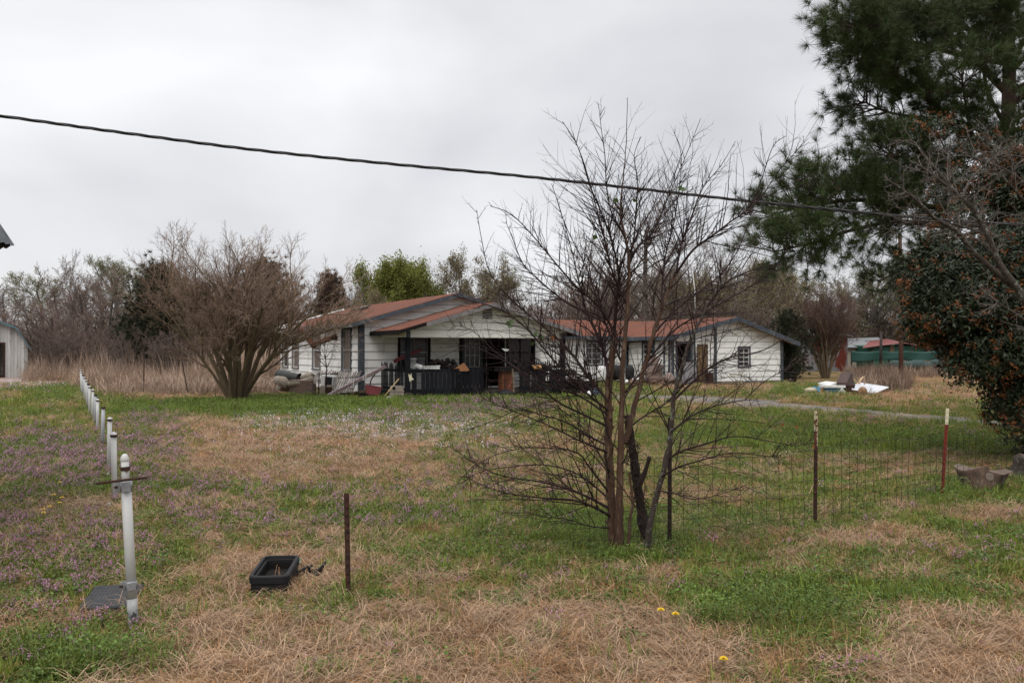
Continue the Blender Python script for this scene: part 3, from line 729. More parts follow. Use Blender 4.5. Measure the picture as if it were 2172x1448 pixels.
siding(mb, fr_right(7.5), lambda z: 0.0, lambda z: 6.9, 0.16, ez)
siding(mb, fr_back(12.0), glo, ghi, 0.16, roofz(RU) - 0.08)
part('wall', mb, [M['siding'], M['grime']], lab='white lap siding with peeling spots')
mb = MB()   # foundation and inner floor
for a, b_ in (((0.03, 0.03), (7.47, 11.97)), ((7.5, 6.95), (16.6, 13.9)), ((16.63, 3.35), (23.97, 12.87))):
    mb.hexa([W(a[0], a[1], -0.1), W(b_[0], a[1], -0.1), W(b_[0], b_[1], -0.1), W(a[0], b_[1], -0.1), W(a[0], a[1], 0.155), W(b_[0], a[1], 0.155), W(b_[0], b_[1], 0.155), W(a[0], b_[1], 0.155)])
part('foundation', mb, mat('foundation', (0.16, 0.15, 0.135), (0.10, 0.095, 0.085), 4, 0.95))

def rslab(mb, q, t=0.09):
    """q: four points counter-clockwise seen from above"""
    return mb.plate(q, t)
mb = MB(); uo = 0.42
for s, e in ((0, -uo), (1, 7.5 + uo + 0.02)):
    z_e, z_r = roofz(e), RZ
    q = [W(e, -0.38, z_e), W(RU, -0.38, z_r), W(RU, 12.35, z_r), W(e, 12.35, z_e)]
    if s == 0: q = [q[0], q[1], q[2], q[3]]
    else: q = [q[1], q[0], q[3], q[2]]
    rslab(mb, q)
roof = part('roof', mb, M['shingle'], lab='red asphalt shingle roof of the main block')
mb = MB(); c = W(2.35, 6.9, roofz(2.35) + 0.06)
mb.box(c, (0.45, 0.45, 0.05), rotz(A28) @ Matrix.Rotation(-0.28, 3, 'Y')); mb.box(c + Vector((0, 0, 0.05)), (0.62, 0.62, 0.04), rotz(A28) @ Matrix.Rotation(-0.28, 3, 'Y'))
part('roof_vent', mb, M['dark_glass'], roof)
# white torn underlayment along the far rake and the left eave
mb = MB(); rr = random.Random(3)
for i in range(60):
    t = i / 60; u = -0.42 + 3.6 * t; 
    if rr.random() < 0.25: continue
    zc = roofz(u) + 0.02
    ln = rr.uniform(0.05, 0.16)
    mb.plate([W(u, 12.30 - rr.uniform(0, 0.3), zc), W(u + ln, 12.30, zc + ln * SL), W(u + ln, 12.5, zc + ln * SL + 0.03), W(u, 12.5, zc + 0.03)], 0.015)
for i in range(26):
    v = 7.5 + rr.uniform(0, 4.8); w_ = rr.uniform(0.1, 0.35); z_ = roofz(-0.42)
    mb.plate([W(-0.46, v, z_ - rr.uniform(0.02, 0.14)), W(-0.1, v, z_ + 0.115), W(-0.1, v + w_, z_ + 0.115), W(-0.46, v + w_, z_ - rr.uniform(0.0, 0.1))], 0.012)
part('torn_edge', mb, M['white_paint'], roof, 'white torn strips along the roof edge')
# fascia boards
def rake(mb, u0, z0, u1, z1, v, h=0.17, t=0.035, drop=0.10):
    mb.hexa([W(u0, v - t, z0 - drop - h + 0.1), W(u1, v - t, z1 - drop - h + 0.1), W(u1, v, z1 - drop - h + 0.1), W(u0, v, z0 - drop - h + 0.1),
             W(u0, v - t, z0 - 0.02), W(u1, v - t, z1 - 0.02), W(u1, v, z1 - 0.02), W(u0, v, z0 - 0.02)])
mb = MB()
for q_ in ((-uo, roofz(-uo), RU, RZ, -0.382), (RU, RZ, 7.5 + uo, roofz(7.5 + uo), -0.382), (-uo, roofz(-uo), RU, RZ, 12.39), (RU, RZ, 7.5 + uo, roofz(7.5 + uo), 12.39)):
    mb = MB(); rake(mb, *q_); part('fascia', mb, M['trim'], lab='peeling blue-gray fascia on the gable')
mb = MB(); z_ = roofz(-uo)
for v0_, v1_, dz in ((-0.38, 2.2, 0.0), (2.25, 4.6, 0.03), (4.9, 7.4, -0.05), (7.7, 12.3, 0.02)):
    mb.hexa([W(-uo - 0.035, v0_, z_ - 0.17 + dz), W(-uo - 0.002, v0_, z_ - 0.17 + dz), W(-uo - 0.002, v1_, z_ - 0.17 - dz), W(-uo - 0.035, v1_, z_ - 0.17 - dz),
             W(-uo - 0.035, v0_, z_ - 0.01), W(-uo - 0.002, v0_, z_ - 0.01), W(-uo - 0.002, v1_, z_ - 0.01), W(-uo - 0.035, v1_, z_ - 0.01)])
part('eave_board', mb, M['trim_gray'], lab='broken gray eave board')
mb = MB(); z2 = roofz(7.5 + uo)
mb.hexa([W(7.5 + uo + .03, -0.38, z2 - .17), W(7.5 + uo + .06, -0.38, z2 - .17), W(7.5 + uo + .06, 6.4, z2 - .17), W(7.5 + uo + .03, 6.4, z2 - .17), W(7.5 + uo + .03, -0.38, z2 - .01), W(7.5 + uo + .06, -0.38, z2 - .01), W(7.5 + uo + .06, 6.4, z2 - .01), W(7.5 + uo + .03, 6.4, z2 - .01)])
part('eave_board', mb, M['trim_gray'])
mb = MB()   # soffit under the left eave and gable overhang
mb.plate([W(-uo + 0.01, -0.37, ez - 0.075), W(-0.001, -0.37, ez - 0.03), W(-0.001, 12.3, ez - 0.03), W(-uo + 0.01, 12.3, ez - 0.075)], 0.012)
part('soffit', mb, M['siding_porch'])
# windows of the long left wall: tall and narrow, curtained
for i, (a, b_) in enumerate(win_l):
    window(fl, a, b_, wz0, wz1, 'curtain' if i < 3 else 'dark_glass', 'trim_gray' if i else 'trim', fw=0.10, lab='tall narrow window with brown curtain' if i < 3 else 'tall dark window at the far end', sash='sash_gray' if i == 0 else 'white_paint')
mb = MB(); fbox(mb, fl, -0.0, 0.17, 0.03, 0.055, 0.05, ez - 0.02); fbox(mb, ff, -0.055, 0.13, 0.03, 0.058, 0.05, ez + 0.0); part('corner_board', mb, M['trim'])
# rusty stove pipe from the wall: a flange, a horizontal run and a fallen length
mb = MB()
pA = W(-0.03, 3.05, 1.98) ; pA = at(712, 714, W(0, 3.2, 0).y); 
v_p = HU(pA.x, pA.y)[1]; pA = W(-0.02, 2.95, pA.z)
pB = W(-0.95, 3.1, 1.86); pC = W(-1.25, 4.35, 2.38)
mb.tube([pA, pA.lerp(pB, 0.06)], 0.20, 14); mb.tube([pA.lerp(pB, 0.06), pA.lerp(pB, 0.22)], 0.13, 14, 0)
mb.tube([pA.lerp(pB, 0.22), pA.lerp(pB, 0.5), pB], [0.10, 0.105, 0.10], 14)
pB = at(665, 730, pB.y + 0.1); 
mb = MB(); mb.tube([pA, pA.lerp(pB, 0.05)], 0.17, 14); mb.tube([pA.lerp(pB, 0.05), pA.lerp(pB, 0.15)], 0.12, 14)
mb.tube([pA.lerp(pB, 0.13), pA.lerp(pB, 0.55), pB], [0.095, 0.10, 0.10], 14)
pC = at(634, 694, pB.y + 0.5)
mb.tube([pB + (pB - pA) * 0.04 - (pC - pB) * 0.1, pB.lerp(pC, 0.5), pC], [0.115, 0.11, 0.105], 14)
part('stove_pipe', mb, M['rust'], lab='rusty bent stove pipe jutting from the side wall', bevel=0)

# porch
PRU, PRZ, PSL = 3.96, 3.40, 0.285
def pz(u): return PRZ - abs(u - PRU) * PSL
mb = MB()
rslab(mb, [W(0.36, -2.95, pz(0.36)), W(PRU, -2.95, PRZ), W(PRU, -0.03, PRZ), W(0.36, -0.03, pz(0.36))], 0.06)
rslab(mb, [W(PRU, -2.95, PRZ), W(7.56, -2.95, pz(7.56)), W(7.56, -0.03, pz(7.56)), W(PRU, -0.03, PRZ)], 0.06)
part('porch_roof', mb, M['shingle'], lab='red shingled gable roof over the porch')
mb = MB()
def prake(u0, u1, v, hh=0.15):
    z0, z1 = pz(u0), pz(u1)
    mb.hexa([W(u0, v - .035, z0 - hh), W(u1, v - .035, z1 - hh), W(u1, v, z1 - hh), W(u0, v, z0 - hh), W(u0, v - .035, z0 - .02), W(u1, v - .035, z1 - .02), W(u1, v, z1 - .02), W(u0, v, z0 - .02)])
prake(1.35, PRU, -2.955, 0.17); part('porch_fascia', mb, M['trim_gray'], lab='weathered gray fascia board of the porch gable')
mb = MB(); prake(PRU, 7.56, -2.955, 0.17)
part('porch_fascia', mb, M['trim_gray'], lab='weathered gray fascia boards of the porch gable')
mb = MB(); prake(0.36, 1.33, -2.95, 0.13)
for u_, s_ in ((0.35, -1), (7.57, 1)):
    if s_ > 0: mb = MB()
    z_ = pz(0.36); a0_, a1_ = (u_ - .03, u_) if s_ < 0 else (u_, u_ + .03)
    mb.hexa([W(a0_, -2.95, z_ - .16), W(a1_, -2.95, z_ - .16), W(a1_, -0.05, z_ - .16), W(a0_, -0.05, z_ - .16), W(a0_, -2.95, z_ - .005), W(a1_, -2.95, z_ - .005), W(a1_, -0.05, z_ - .005), W(a0_, -0.05, z_ - .005)])
    part('porch_eave_board', mb, M['charred'], lab='dark splintered eave board of the porch')
GB, GT = 2.13, pz(PRU) - 0.07
mb = MB(); siding(mb, fr_front(-2.45), lambda z: max(0.93, PRU - (GT - z) / PSL), lambda z: min(7.02, PRU + (GT - z) / PSL), GB, GT, course=0.27)
fbox(mb, fr_front(-2.45), 0.93, 7.02, -0.06, 0.0, GB - 0.001, GB + 0.12)
part('porch_gable', mb, [M['siding_porch'], M['grime']], lab='cream white boarded gable over the porch')
mb = MB()   # side beams and ceiling
for u_ in (0.80, 7.06): mb.hexa([W(u_ - .05, -2.5, GB + .01), W(u_ + .07, -2.5, GB + .01), W(u_ + .07, -0.04, GB + .01), W(u_ - .05, -0.04, GB + .01), W(u_ - .05, -2.5, pz(0.8) - .065), W(u_ + .07, -2.5, pz(.8) - .065), W(u_ + .07, -0.04, pz(.8) - .065), W(u_ - .05, -0.04, pz(.8) - .065)])
mb.hexa([W(.9, -2.35, 2.2), W(6.98, -2.35, 2.2), W(6.98, -.05, 2.2), W(.9, -.05, 2.2), W(.9, -2.35, 2.23), W(6.98, -2.35, 2.23), W(6.98, -.05, 2.23), W(.9, -.05, 2.23)])
part('porch_ceiling', mb, M['siding_porch'])
mb = MB(); lu = PRU - 0.06
for k in range(8): fbox(mb, fr_front(-2.48), lu - 0.19, lu + 0.19, 0.0, 0.035, 2.82 + k * 0.055, 2.82 + k * 0.055 + 0.022)
fbox(mb, fr_front(-2.48), lu - 0.2, lu + 0.2, -0.005, 0.004, 2.80, 3.26, 0); part('gable_vent', mb, M['white_paint'])
mb = MB()
for k in range(8): fbox(mb, fr_front(-2.48), lu - 0.18, lu + 0.18, 0.004, 0.012, 2.845 + k * 0.055, 2.845 + k * 0.055 + 0.028)
part('vent_opening', mb, M['charred'])
for u_, v_ in ((0.86, -2.45), (7.08, -2.45), (4.45, -2.3)):
    mb = MB(); hx = 0.075; mb.hexa([W(u_ - hx, v_ - hx, 0.0), W(u_ + hx, v_ - hx, 0), W(u_ + hx, v_ + hx, 0), W(u_ - hx, v_ + hx, 0), W(u_ - hx, v_ - hx, GB - .003), W(u_ + hx, v_ - hx, GB - .003), W(u_ + hx, v_ + hx, GB - .003), W(u_ - hx, v_ + hx, GB - .003)])
    if u_ != 4.45: part('porch_post', mb, M['black_wood'])
for u_ in (0.86, 7.08): mb = MB(); fbox(mb, fr_front(-2.45), u_ - .08, u_ + .08, 0.03, 0.06, GB, pz(u_) - 0.17); part('post_cap_board', mb, M['trim'])
mb = MB(); mb.hexa([W(0.75, -2.55, 0.14), W(7.2, -2.55, 0.14), W(7.2, -0.03, 0.14), W(0.75, -0.03, 0.14), W(0.75, -2.55, 0.24), W(7.2, -2.55, 0.24), W(7.2, -0.03, 0.24), W(0.75, -0.03, 0.24)])
mb.hexa([W(0.85, -2.45, -.05), W(7.1, -2.45, -.05), W(7.1, -0.05, -.05), W(0.85, -0.05, -.05), W(0.85, -2.45, 0.139), W(7.1, -2.45, 0.139), W(7.1, -0.05, 0.139), W(0.85, -0.05, 0.139)])
part('porch_floor', mb, mat('porch_floor', (0.07, 0.06, 0.05), (0.035, 0.03, 0.028), 4, 0.9))
window(ff, PW[0][0], PW[0][1], PW[0][2], PW[0][3], 'dark_glass', 'charred', cols=2, rows=2, fw=0.1, lab='dark porch window with four panes', sash='sash_gray', mun=0.025)
window(ff, PW[3][0], PW[3][1], PW[3][2], PW[3][3], 'dark_glass', 'charred', cols=2, rows=2, fw=0.1, lab='soot dark window at the right of the porch', sash='charred')
# glazed storm door
a0_, a1_, z0_, z1_ = PW[1]
mb = MB(); fbox(mb, ff, a0_ - .1, a0_, -.06, .05, .24, z1_ + .1); fbox(mb, ff, a1_, a1_ + .1, -.06, .05, .24, z1_ + .1); fbox(mb, ff, a0_, a1_, -.06, .047, z1_, z1_ + .1)
dr = part('door', mb, M['charred'], lab='gray glazed storm door under the porch')
mb = MB(); fbox(mb, ff, a0_ + .002, a1_ - .002, -.05, -.015, z0_, 1.05); fbox(mb, ff, a0_ + .002, a0_ + .16, -.05, -.015, 1.051, z1_); fbox(mb, ff, a1_ - .16, a1_ - .002, -.05, -.015, 1.051, z1_)
part('door_panel', mb, mat('door_gray', (0.05, 0.055, 0.06), (0.035, 0.04, 0.044), 3, 0.7), dr)
mb = MB()
for k in range(4): x = a0_ + .16 + (a1_ - a0_ - .32) * k / 3; fbox(mb, ff, x - .008, x + .008, -.04, -.008, 1.06, z1_)
for k in range(4): z = 1.06 + (z1_ - 1.06) * k / 3; fbox(mb, ff, a0_ + .16, a1_ - .16, -.038, -.006, z - .008, z + .008)
part('muntins', mb, M['white_paint'], dr)
mb = MB(); fbox(mb, ff, a0_ + .161, a1_ - .161, -.048, -.041, 1.052, z1_ - .001); part('pane', mb, M['dark_glass'], dr)
# open doorway with its dark frame and a white jamb strip
a0_, a1_, z0_, z1_ = PW[2]
mb = MB(); fbox(mb, ff, a0_ - .07, a0_, -.25, .05, .24, z1_ + .08); fbox(mb, ff, a1_, a1_ + .12, -.25, .06, .24, z1_ + .08); fbox(mb, ff, a0_, a1_, -.25, .047, z1_, z1_ + .08)
part('doorway_frame', mb, M['charred'])
mb = MB(); M_in = M['charred']  # near-black panels stand in for the darkness inside the openings
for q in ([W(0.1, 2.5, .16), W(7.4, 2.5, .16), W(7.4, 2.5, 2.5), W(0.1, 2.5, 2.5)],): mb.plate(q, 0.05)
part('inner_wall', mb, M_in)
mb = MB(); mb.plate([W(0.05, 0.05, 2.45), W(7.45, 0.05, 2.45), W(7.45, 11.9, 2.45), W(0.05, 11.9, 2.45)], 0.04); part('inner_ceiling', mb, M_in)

# connecting block: u 7.5..16.6, front wall v 6.9, ridge v 10.2
CZ, CV, CE = 3.36, 10.3, 6.9
def cz(v): return CZ - abs(v - CV) * 0.245
f7 = fr_front(6.9)
mb = MB(); siding(mb, f7, lambda z: 7.53, lambda z: 16.6, 0.16, cz(6.9) - 0.08, [(14.2, 15.05, 1.0, 2.1)])
siding(mb, fr_back(13.7), lambda z: 7.53, lambda z: 16.6, 0.16, cz(13.7) - 0.08)
part('wall', mb, [M['siding'], M['grime']])
window(f7, 14.2, 15.05, 1.0, 2.1, 'curtain_glass', 'trim', cols=3, rows=4, rail=False, lab='multi-pane window of the connecting block', mun=0.02)
mb = MB()
rslab(mb, [W(7.9, 6.45, cz(6.45)), W(20.5, 6.45, cz(6.45)), W(20.5, CV, CZ), W(6.3, CV, CZ)], 0.08)
rslab(mb, [W(6.3, CV, CZ), W(20.5, CV, CZ), W(20.5, 14.1, cz(14.1)), W(7.6, 14.1, cz(14.1))], 0.08)
part('roof', mb, M['shingle'], lab='patched red shingle roof of the connecting block')
mb = MB(); mb.hexa([W(7.9, 6.41, cz(6.45) - .15), W(16.1, 6.41, cz(6.45) - .15), W(16.1, 6.445, cz(6.45) - .15), W(7.9, 6.445, cz(6.45) - .15), W(7.9, 6.41, cz(6.45)), W(16.1, 6.41, cz(6.45)), W(16.1, 6.445, cz(6.45)), W(7.9, 6.445, cz(6.45))])
part('eave_board', mb, M['trim'])
for q_ in (15.2, 16.5): mb = MB(); fbox(mb, f7, q_, q_ + .1, 0.03, 0.055, 0.1, cz(6.9) - .1); part('trim_board', mb, M['trim'])

# right wing: u 16.6..24.2, v 3.3..13, ridge running back
WL, WR, WF = 16.75, 24.0, 3.4
GRU, GRZ = 20.6, 3.38
def wz(u): return GRZ - (GRU - u) * 0.233 if u < GRU else GRZ - (u - GRU) * 0.30
fw_, fwl = fr_front(WF), fr_left(WL)
holes = [(17.1, 17.95, 0.16, 2.02), (18.33, 19.02, 0.16, 2.0), (21.02, 21.72, 0.90, 1.80)]
mb = MB()
def wlo(z): return WL if z < wz(WL) - .08 else GRU - (GRZ - .08 - z) / 0.233
def whi(z): return WR if z < wz(WR) - .08 else GRU + (GRZ - .08 - z) / 0.30
siding(mb, fw_, wlo, whi, 0.06, GRZ - 0.08, holes)
siding(mb, fwl, lambda z: WF, lambda z: 6.9, 0.06, wz(WL) - .08, [(4.75, 5.65, 0.98, 2.02)])
siding(mb, fr_right(WR), lambda z: WF, lambda z: 12.9, 0.06, wz(WR) - .08)
siding(mb, fr_back(12.9), wlo, whi, 0.06, GRZ - 0.08)
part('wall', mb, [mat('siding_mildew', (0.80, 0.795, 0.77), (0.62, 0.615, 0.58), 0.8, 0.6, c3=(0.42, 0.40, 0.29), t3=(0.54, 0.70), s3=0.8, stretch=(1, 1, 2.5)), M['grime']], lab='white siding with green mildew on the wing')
mb = MB(); we0, we1 = WL - 0.45, WR + 0.8
rslab(mb, [W(we0, WF - .45, wz(we0)), W(GRU, WF - .45, GRZ), W(GRU, 13.2, GRZ), W(we0, 13.2, wz(we0))], 0.07)
rslab(mb, [W(GRU, WF - .45, GRZ), W(we1, WF - .45, wz(we1)), W(we1, 13.2, wz(we1)), W(GRU, 13.2, GRZ)], 0.07)
part('roof', mb, M['shingle'], lab='red shingle gable roof of the right wing')
for u0, u1 in ((we0, GRU), (GRU, we1)):
    z0, z1 = wz(u0), wz(u1); v = WF - .452; mb = MB()
    mb.hexa([W(u0, v - .04, z0 - .22), W(u1, v - .04, z1 - .22), W(u1, v, z1 - .22), W(u0, v, z0 - .22), W(u0, v - .04, z0 + .01), W(u1, v - .04, z1 + .01), W(u1, v, z1 + .01), W(u0, v, z0 + .01)])
    part('fascia', mb, M['trim'], lab='blue fascia on the wing gable')
for u_, a, ve in ((we0, -.04, 7.6), (we1, .003, 13)):
    z0 = wz(u_); mb = MB(); mb.hexa([W(u_ + a, WF - .45, z0 - .2), W(u_ + a + .037, WF - .45, z0 - .2), W(u_ + a + .037, ve, z0 - .2), W(u_ + a, ve, z0 - .2), W(u_ + a, WF - .45, z0), W(u_ + a + .037, WF - .45, z0), W(u_ + a + .037, ve, z0), W(u_ + a, ve, z0)])
    part('eave_board', mb, M['trim'])
mb = MB()   # sagging soffit, broken under the left eave
mb.plate([W(GRU + .2, WF - .44, wz(GRU + .2) - .10), W(we1 - .01, WF - .44, wz(we1) - .12), W(we1 - .01, WF - .01, wz(we1) - .12), W(GRU + .2, WF - .01, wz(GRU + .2) - .10)], 0.012)
part('soffit', mb, mat('soffit_tan', (0.36, 0.32, 0.24), (0.28, 0.24, 0.18), 2, 0.8))
mb = MB(); mb.plate([W(we0 + .02, WF + .3, wz(we0) - .22), W(WL - .035, WF + .3, wz(WL) - .16), W(WL - .035, 6.8, wz(WL) - .16), W(we0 + .02, 6.8, wz(we0) - .28)], 0.015)  # dark brown paints in the shadow under the eave
part('broken_soffit', mb, M['rust_dark'], lab='dark broken soffit hanging under the eave')
window(fw_, 21.02, 21.72, 0.90, 1.80, 'dark_glass', 'trim', cols=2, rows=4, lab='small window with eight panes and blue frame on the wing', mun=0.03)
window(fwl, 4.75, 5.65, 0.98, 2.02, 'dark_glass', 'trim', cols=2, rows=4, mun=0.035, lab='small paned window on the recessed side wall')
for a, b_ in ((WL - .0, WL + .14), (WR - .15, WR + .02), (19.4, 19.56), (18.1, 18.2)): mb = MB(); fbox(mb, fw_, a, b_, 0.03, 0.06, 0.02, wz((a + b_) / 2) - .12); part('corner_board', mb, M['trim'])
for a, b_, c_ in ((WF + .02, WF + .16, .02), (3.85, 3.95, .5)): mb = MB(); fbox(mb, fwl, a, b_, .03, .055, c_, wz(WL) - .12); part('corner_board', mb, M['trim'])
a0_, a1_ = 17.1, 17.95
mb = MB(); fbox(mb, fw_, a0_ - .1, a0_, -.3, .05, .06, 2.12); fbox(mb, fw_, a1_, a1_ + .1, -.3, .05, .06, 2.12); fbox(mb, fw_, a0_, a1_, -.3, .047, 2.02, 2.12)
part('doorway_frame', mb, M['trim'], lab='blue frame of the open doorway in the wing')
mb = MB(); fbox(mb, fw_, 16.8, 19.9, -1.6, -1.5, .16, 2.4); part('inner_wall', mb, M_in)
mb = MB(); fbox(mb, fw_, 18.35, 19.0, -.05, -.01, .1, 1.98); part('door', mb, mat('rotten_wood', (0.14, 0.085, 0.045), (0.04, 0.028, 0.02), 3, 0.95, c3=(0.26, 0.2, 0.13), t3=(0.55, 0.62), s3=5, stretch=(3, 3, 0.5)), lab='rotten brown door of the wing')
# ------------------------------------------------------------------ white pipe posts of the old chain-link fence, receding on the left
def gnd_on(px, py):
    p = gnd(px, py); return Vector((p.x, p.y, float(gz(p.x, p.y))))
def pipe_post(px0, py0, px1, py1, label, near=False, cap='dome', white=True):
    b0 = gnd_on(px0, py0); top = at(px1, py1, b0.y + 0.02)
    r = 0.030
    t = thing('fence_post', label, 'fence post', b0, 'pipe posts of the old fence')
    d = (top - b0); body = M['pipe_white'] if white else M['pipe_gray']
    mb = MB(); foot_ = b0 - d.normalized() * 0.1
    if near:
        mb.tube([b0 + d * 0.17, b0 + d * 0.5, b0 + d * 0.80], 0.0295, 20); mb.tube([b0 + d * 0.80, b0 + d * 0.985], 0.0225, 18)
    else: mb.tube([foot_, b0 + d * 0.5, b0 + d * 0.97], r, 14)
    mb.build('pipe', body, t)
    if near:
        mb = MB(); mb.tube([foot_, b0 + d * 0.1, b0 + d * 0.1695], 0.0298, 20); mb.build('flaked_foot', M['pipe_flaked'], t)['label'] = 'flaked gray foot of the pipe'
    rc = 0.0225 if near else 0.033; zc = b0 + d * (0.965 if near else 0.955)
    Mx = Vector((0, 0, 1)).rotation_difference(d.normalized()).to_matrix()
    mb = MB()
    if cap == 'dome': mb.lathe([(rc + .002, 0), (rc + .004, .006), (rc + .002, .02), (rc * .82, .034), (rc * .45, .043), (0.001, .046)], zc, 14, Mx)
    else: mb.lathe([(rc + .002, 0), (rc + .003, .03), (0.001, .031)], zc, 14, Mx)
    mb.build('cap', M['pipe_white'] if cap == 'dome' else M['rust_dark'], t)
    mb = MB(); zc2 = b0 + d * (0.90 if near else 0.93)
    mb.lathe([(rc - .001, 0), (rc + .006, .001), (rc + .006, .022), (rc - .001, .023)], zc2 + d.normalized() * 0.012, 14, Mx)
    mb.box(zc2 + d.normalized() * 0.022 + Vector((rc * 0.8, -rc * 0.8, 0)), (0.022, 0.022, 0.024), Mx); mb.build('tie_band', M['rust_dark'], t)
    if near or not white:
        mb = MB(); mb.lathe([(r - .001, 0), (r + .007, .001), (r + .007, .02), (r - .001, .021)], b0 + d * 0.12, 14, Mx)
        if not near: mb.build('lower_band', M['rust_dark'], t)
    return t, b0, d, Mx
t, b0, d, Mx = pipe_post(283, 1327, 264, 965, 'nearest white pipe post, tilted, with brackets and a flaking foot', near=True)
def clampy(f, name, tall, num=False):
    c = b0 + d * f; mb = MB()
    mb.lathe([(.029, 0), (.035, .0005), (.035, tall), (.029, tall + .0005)], c, 22, Mx)
    mb.box(c + Mx @ Vector((-.047, -.012, tall / 2)), (.03, .006, tall), Mx); mb.box(c + Mx @ Vector((-.047, .012, tall / 2)), (.03, .006, tall), Mx)
    mb.box(c + Mx @ Vector((.018, -.043, tall / 2)), (.05, .004, tall * .96), Mx @ rotz(R(32)))
    o = mb.build(name, M['galv'], t)
    mb = MB(); mb.tube([c + Mx @ Vector((-.05, -.035, tall / 2)), c + Mx @ Vector((-.05, .03, tall / 2))], .008, 8); mb.build('bolt', M['rust_dark'], o)
    return o
clampy(0.79, 'bracket', 0.062); clampy(0.225, 'bracket', 0.045)
rod = thing('steel_rod', 'rusty steel rod lying across the top of the nearest pipe post bracket', 'rod', at(258, 1018, b0.y - 0.06))
mb = MB(); e0, e1 = at(203, 1025, b0.y - 0.09), at(312, 1012, b0.y - 0.03)
pp = [e0.lerp(e1, k / 40) for k in range(41)]; mb.tube(pp, [0.0085 if k % 2 else 0.0074 for k in range(41)], 8); mb.build('bar', M['rust_dark'], rod)
specs = [(243, 1062, 241, 918, 1), (231, 1000, 233, 886, 1), (217, 947, 219, 862, 0), (207, 918, 207, 847, 1), (201, 903, 203, 836, 0), (196, 890, 197, 826, 1),
         (190, 880, 190, 819, 1), (187, 868, 187, 813, 0), (184, 861, 183, 806, 1), (180, 851, 179, 800, 1), (177, 845, 176, 794, 0), (174, 839, 173, 788, 1), (172, 833, 171, 784, 1)]
ords = ['second', 'third', 'fourth', 'fifth', 'sixth', 'seventh', 'eighth', 'ninth', 'tenth', 'eleventh', 'twelfth', 'thirteenth', 'farthest']
for (a, b_, c, e, wh), o_ in zip(specs, ords):
    pipe_post(a, b_, c, e, ('white' if wh else 'gray') + ' pipe post, %s in the row counted from the camera' % o_, cap='dome' if wh else 'flat', white=bool(wh))

# ------------------------------------------------------------------ steel T-posts and the woven wire
def t_post(px0, py0, px1, py1, label, mats, split=None, w_=0.034, studs=True):
    b0 = gnd_on(px0, py0); top = at(px1, py1, b0.y); d = top - b0
    t = thing('steel_post', label, 'steel post', b0, 'steel T-posts')
    def seg(f0, f1, m, nm, lab=None):
        mb = MB(); a = b0 + d * f0; e = b0 + d * f1
        mb.bar(a, e, w_, 0.006, up=(0, 1, 0)); mb.bar(a + Vector((0, 0.018, 0)), e + Vector((0, 0.018, 0)), 0.006, 0.03, up=(0, 1, 0))
        if studs:
            k = max(2, int(d.length * (f1 - f0) / 0.055))
            for i in range(k):
                c = a.lerp(e, (i + .5) / k) + Vector((0, -0.007, 0)); mb.box(c, (0.016, 0.009, 0.018))
        o = mb.build(nm, m, t)
        if lab: o['label'] = lab
    if split: seg(-0.1, split[0], mats[0], 'shaft'); seg(split[0] + .0005, 1, mats[1], 'tip', split[1])
    else: seg(-0.1, 1, mats[0], 'shaft')
    return b0, top
tp = []
tp.append(t_post(739, 1268, 735, 1046, 'short rusty brown T-post standing alone beside the open meter box', [M['rust_dark']]))
tp.append(t_post(1420, 1160, 1421, 885, 'dark T-post just right of the bare sapling', [M['bark_dead']]))
tp.append(t_post(1729, 1119, 1731, 871, 'rusty T-post with a pale flaking tip', [M['rust_dark'], M['rust_pale']], (0.69, 'pale flaking tip of the post')))
tp.append(t_post(1998, 1055, 2010, 866, 'leaning red T-post with a cream painted tip', [M['post_red'], M['post_white']], (0.82, 'cream painted tip of the red post')))
t_post(305, 836, 306, 727, 'thin dark stake upright in the tall dead weeds', [M['bark_dead']], studs=False, w_=0.04)
t_post(399, 838, 381, 738, 'thin rusty stake leaning left before the tall dead weeds', [M['bark_dead']], studs=False, w_=0.04)
fence = thing('wire_fence', 'low rusty woven wire fence strung between the T-posts', 'wire fence', tp[1][0])
nodes_ = [gnd_on(1215, 1180), tp[1][0], tp[2][0], tp[3][0], gnd_on(2230, 1010), gnd_on(2500, 975)]
mb = MB(); rw = random.Random(4)
hts = [0.02, 0.11, 0.21, 0.32, 0.44, 0.58, 0.72]
pts = []
for a, b_ in zip(nodes_[:-1], nodes_[1:]):
    k = max(2, int((b_ - a).length / 0.15))
    for i in range(k): pts.append(a.lerp(b_, i / k) + Vector((0, -0.012, 0)))
pts.append(nodes_[-1])
sag = [0.03 * math.sin(i * 0.35) + rw.uniform(-.012, .012) for i in range(len(pts))]
for j, h in enumerate(hts):
    line = [p + Vector((rw.uniform(-.006, .006), rw.uniform(-.02, .02), h + s_ * h + rw.uniform(-.008, .008) + (0.012 if (k % 2) else 0))) for k, (p, s_) in enumerate(zip(pts, sag))]
    mb.tube(line, 0.0023 if j not in (0, 6) else 0.0028, 4, cap=False)
for k, (p, s_) in enumerate(zip(pts, sag)):
    x_ = rw.uniform(-.02, .02)
    mb.tube([p + Vector((x_, 0, 0)), p + Vector((x_ * .3 + rw.uniform(-.01, .01), rw.uniform(-.02, .02), .35)), p + Vector((0, 0, hts[-1] * (1 + s_)))], 0.0021, 3, cap=False)
mb.build('wire', M['wire'], fence)

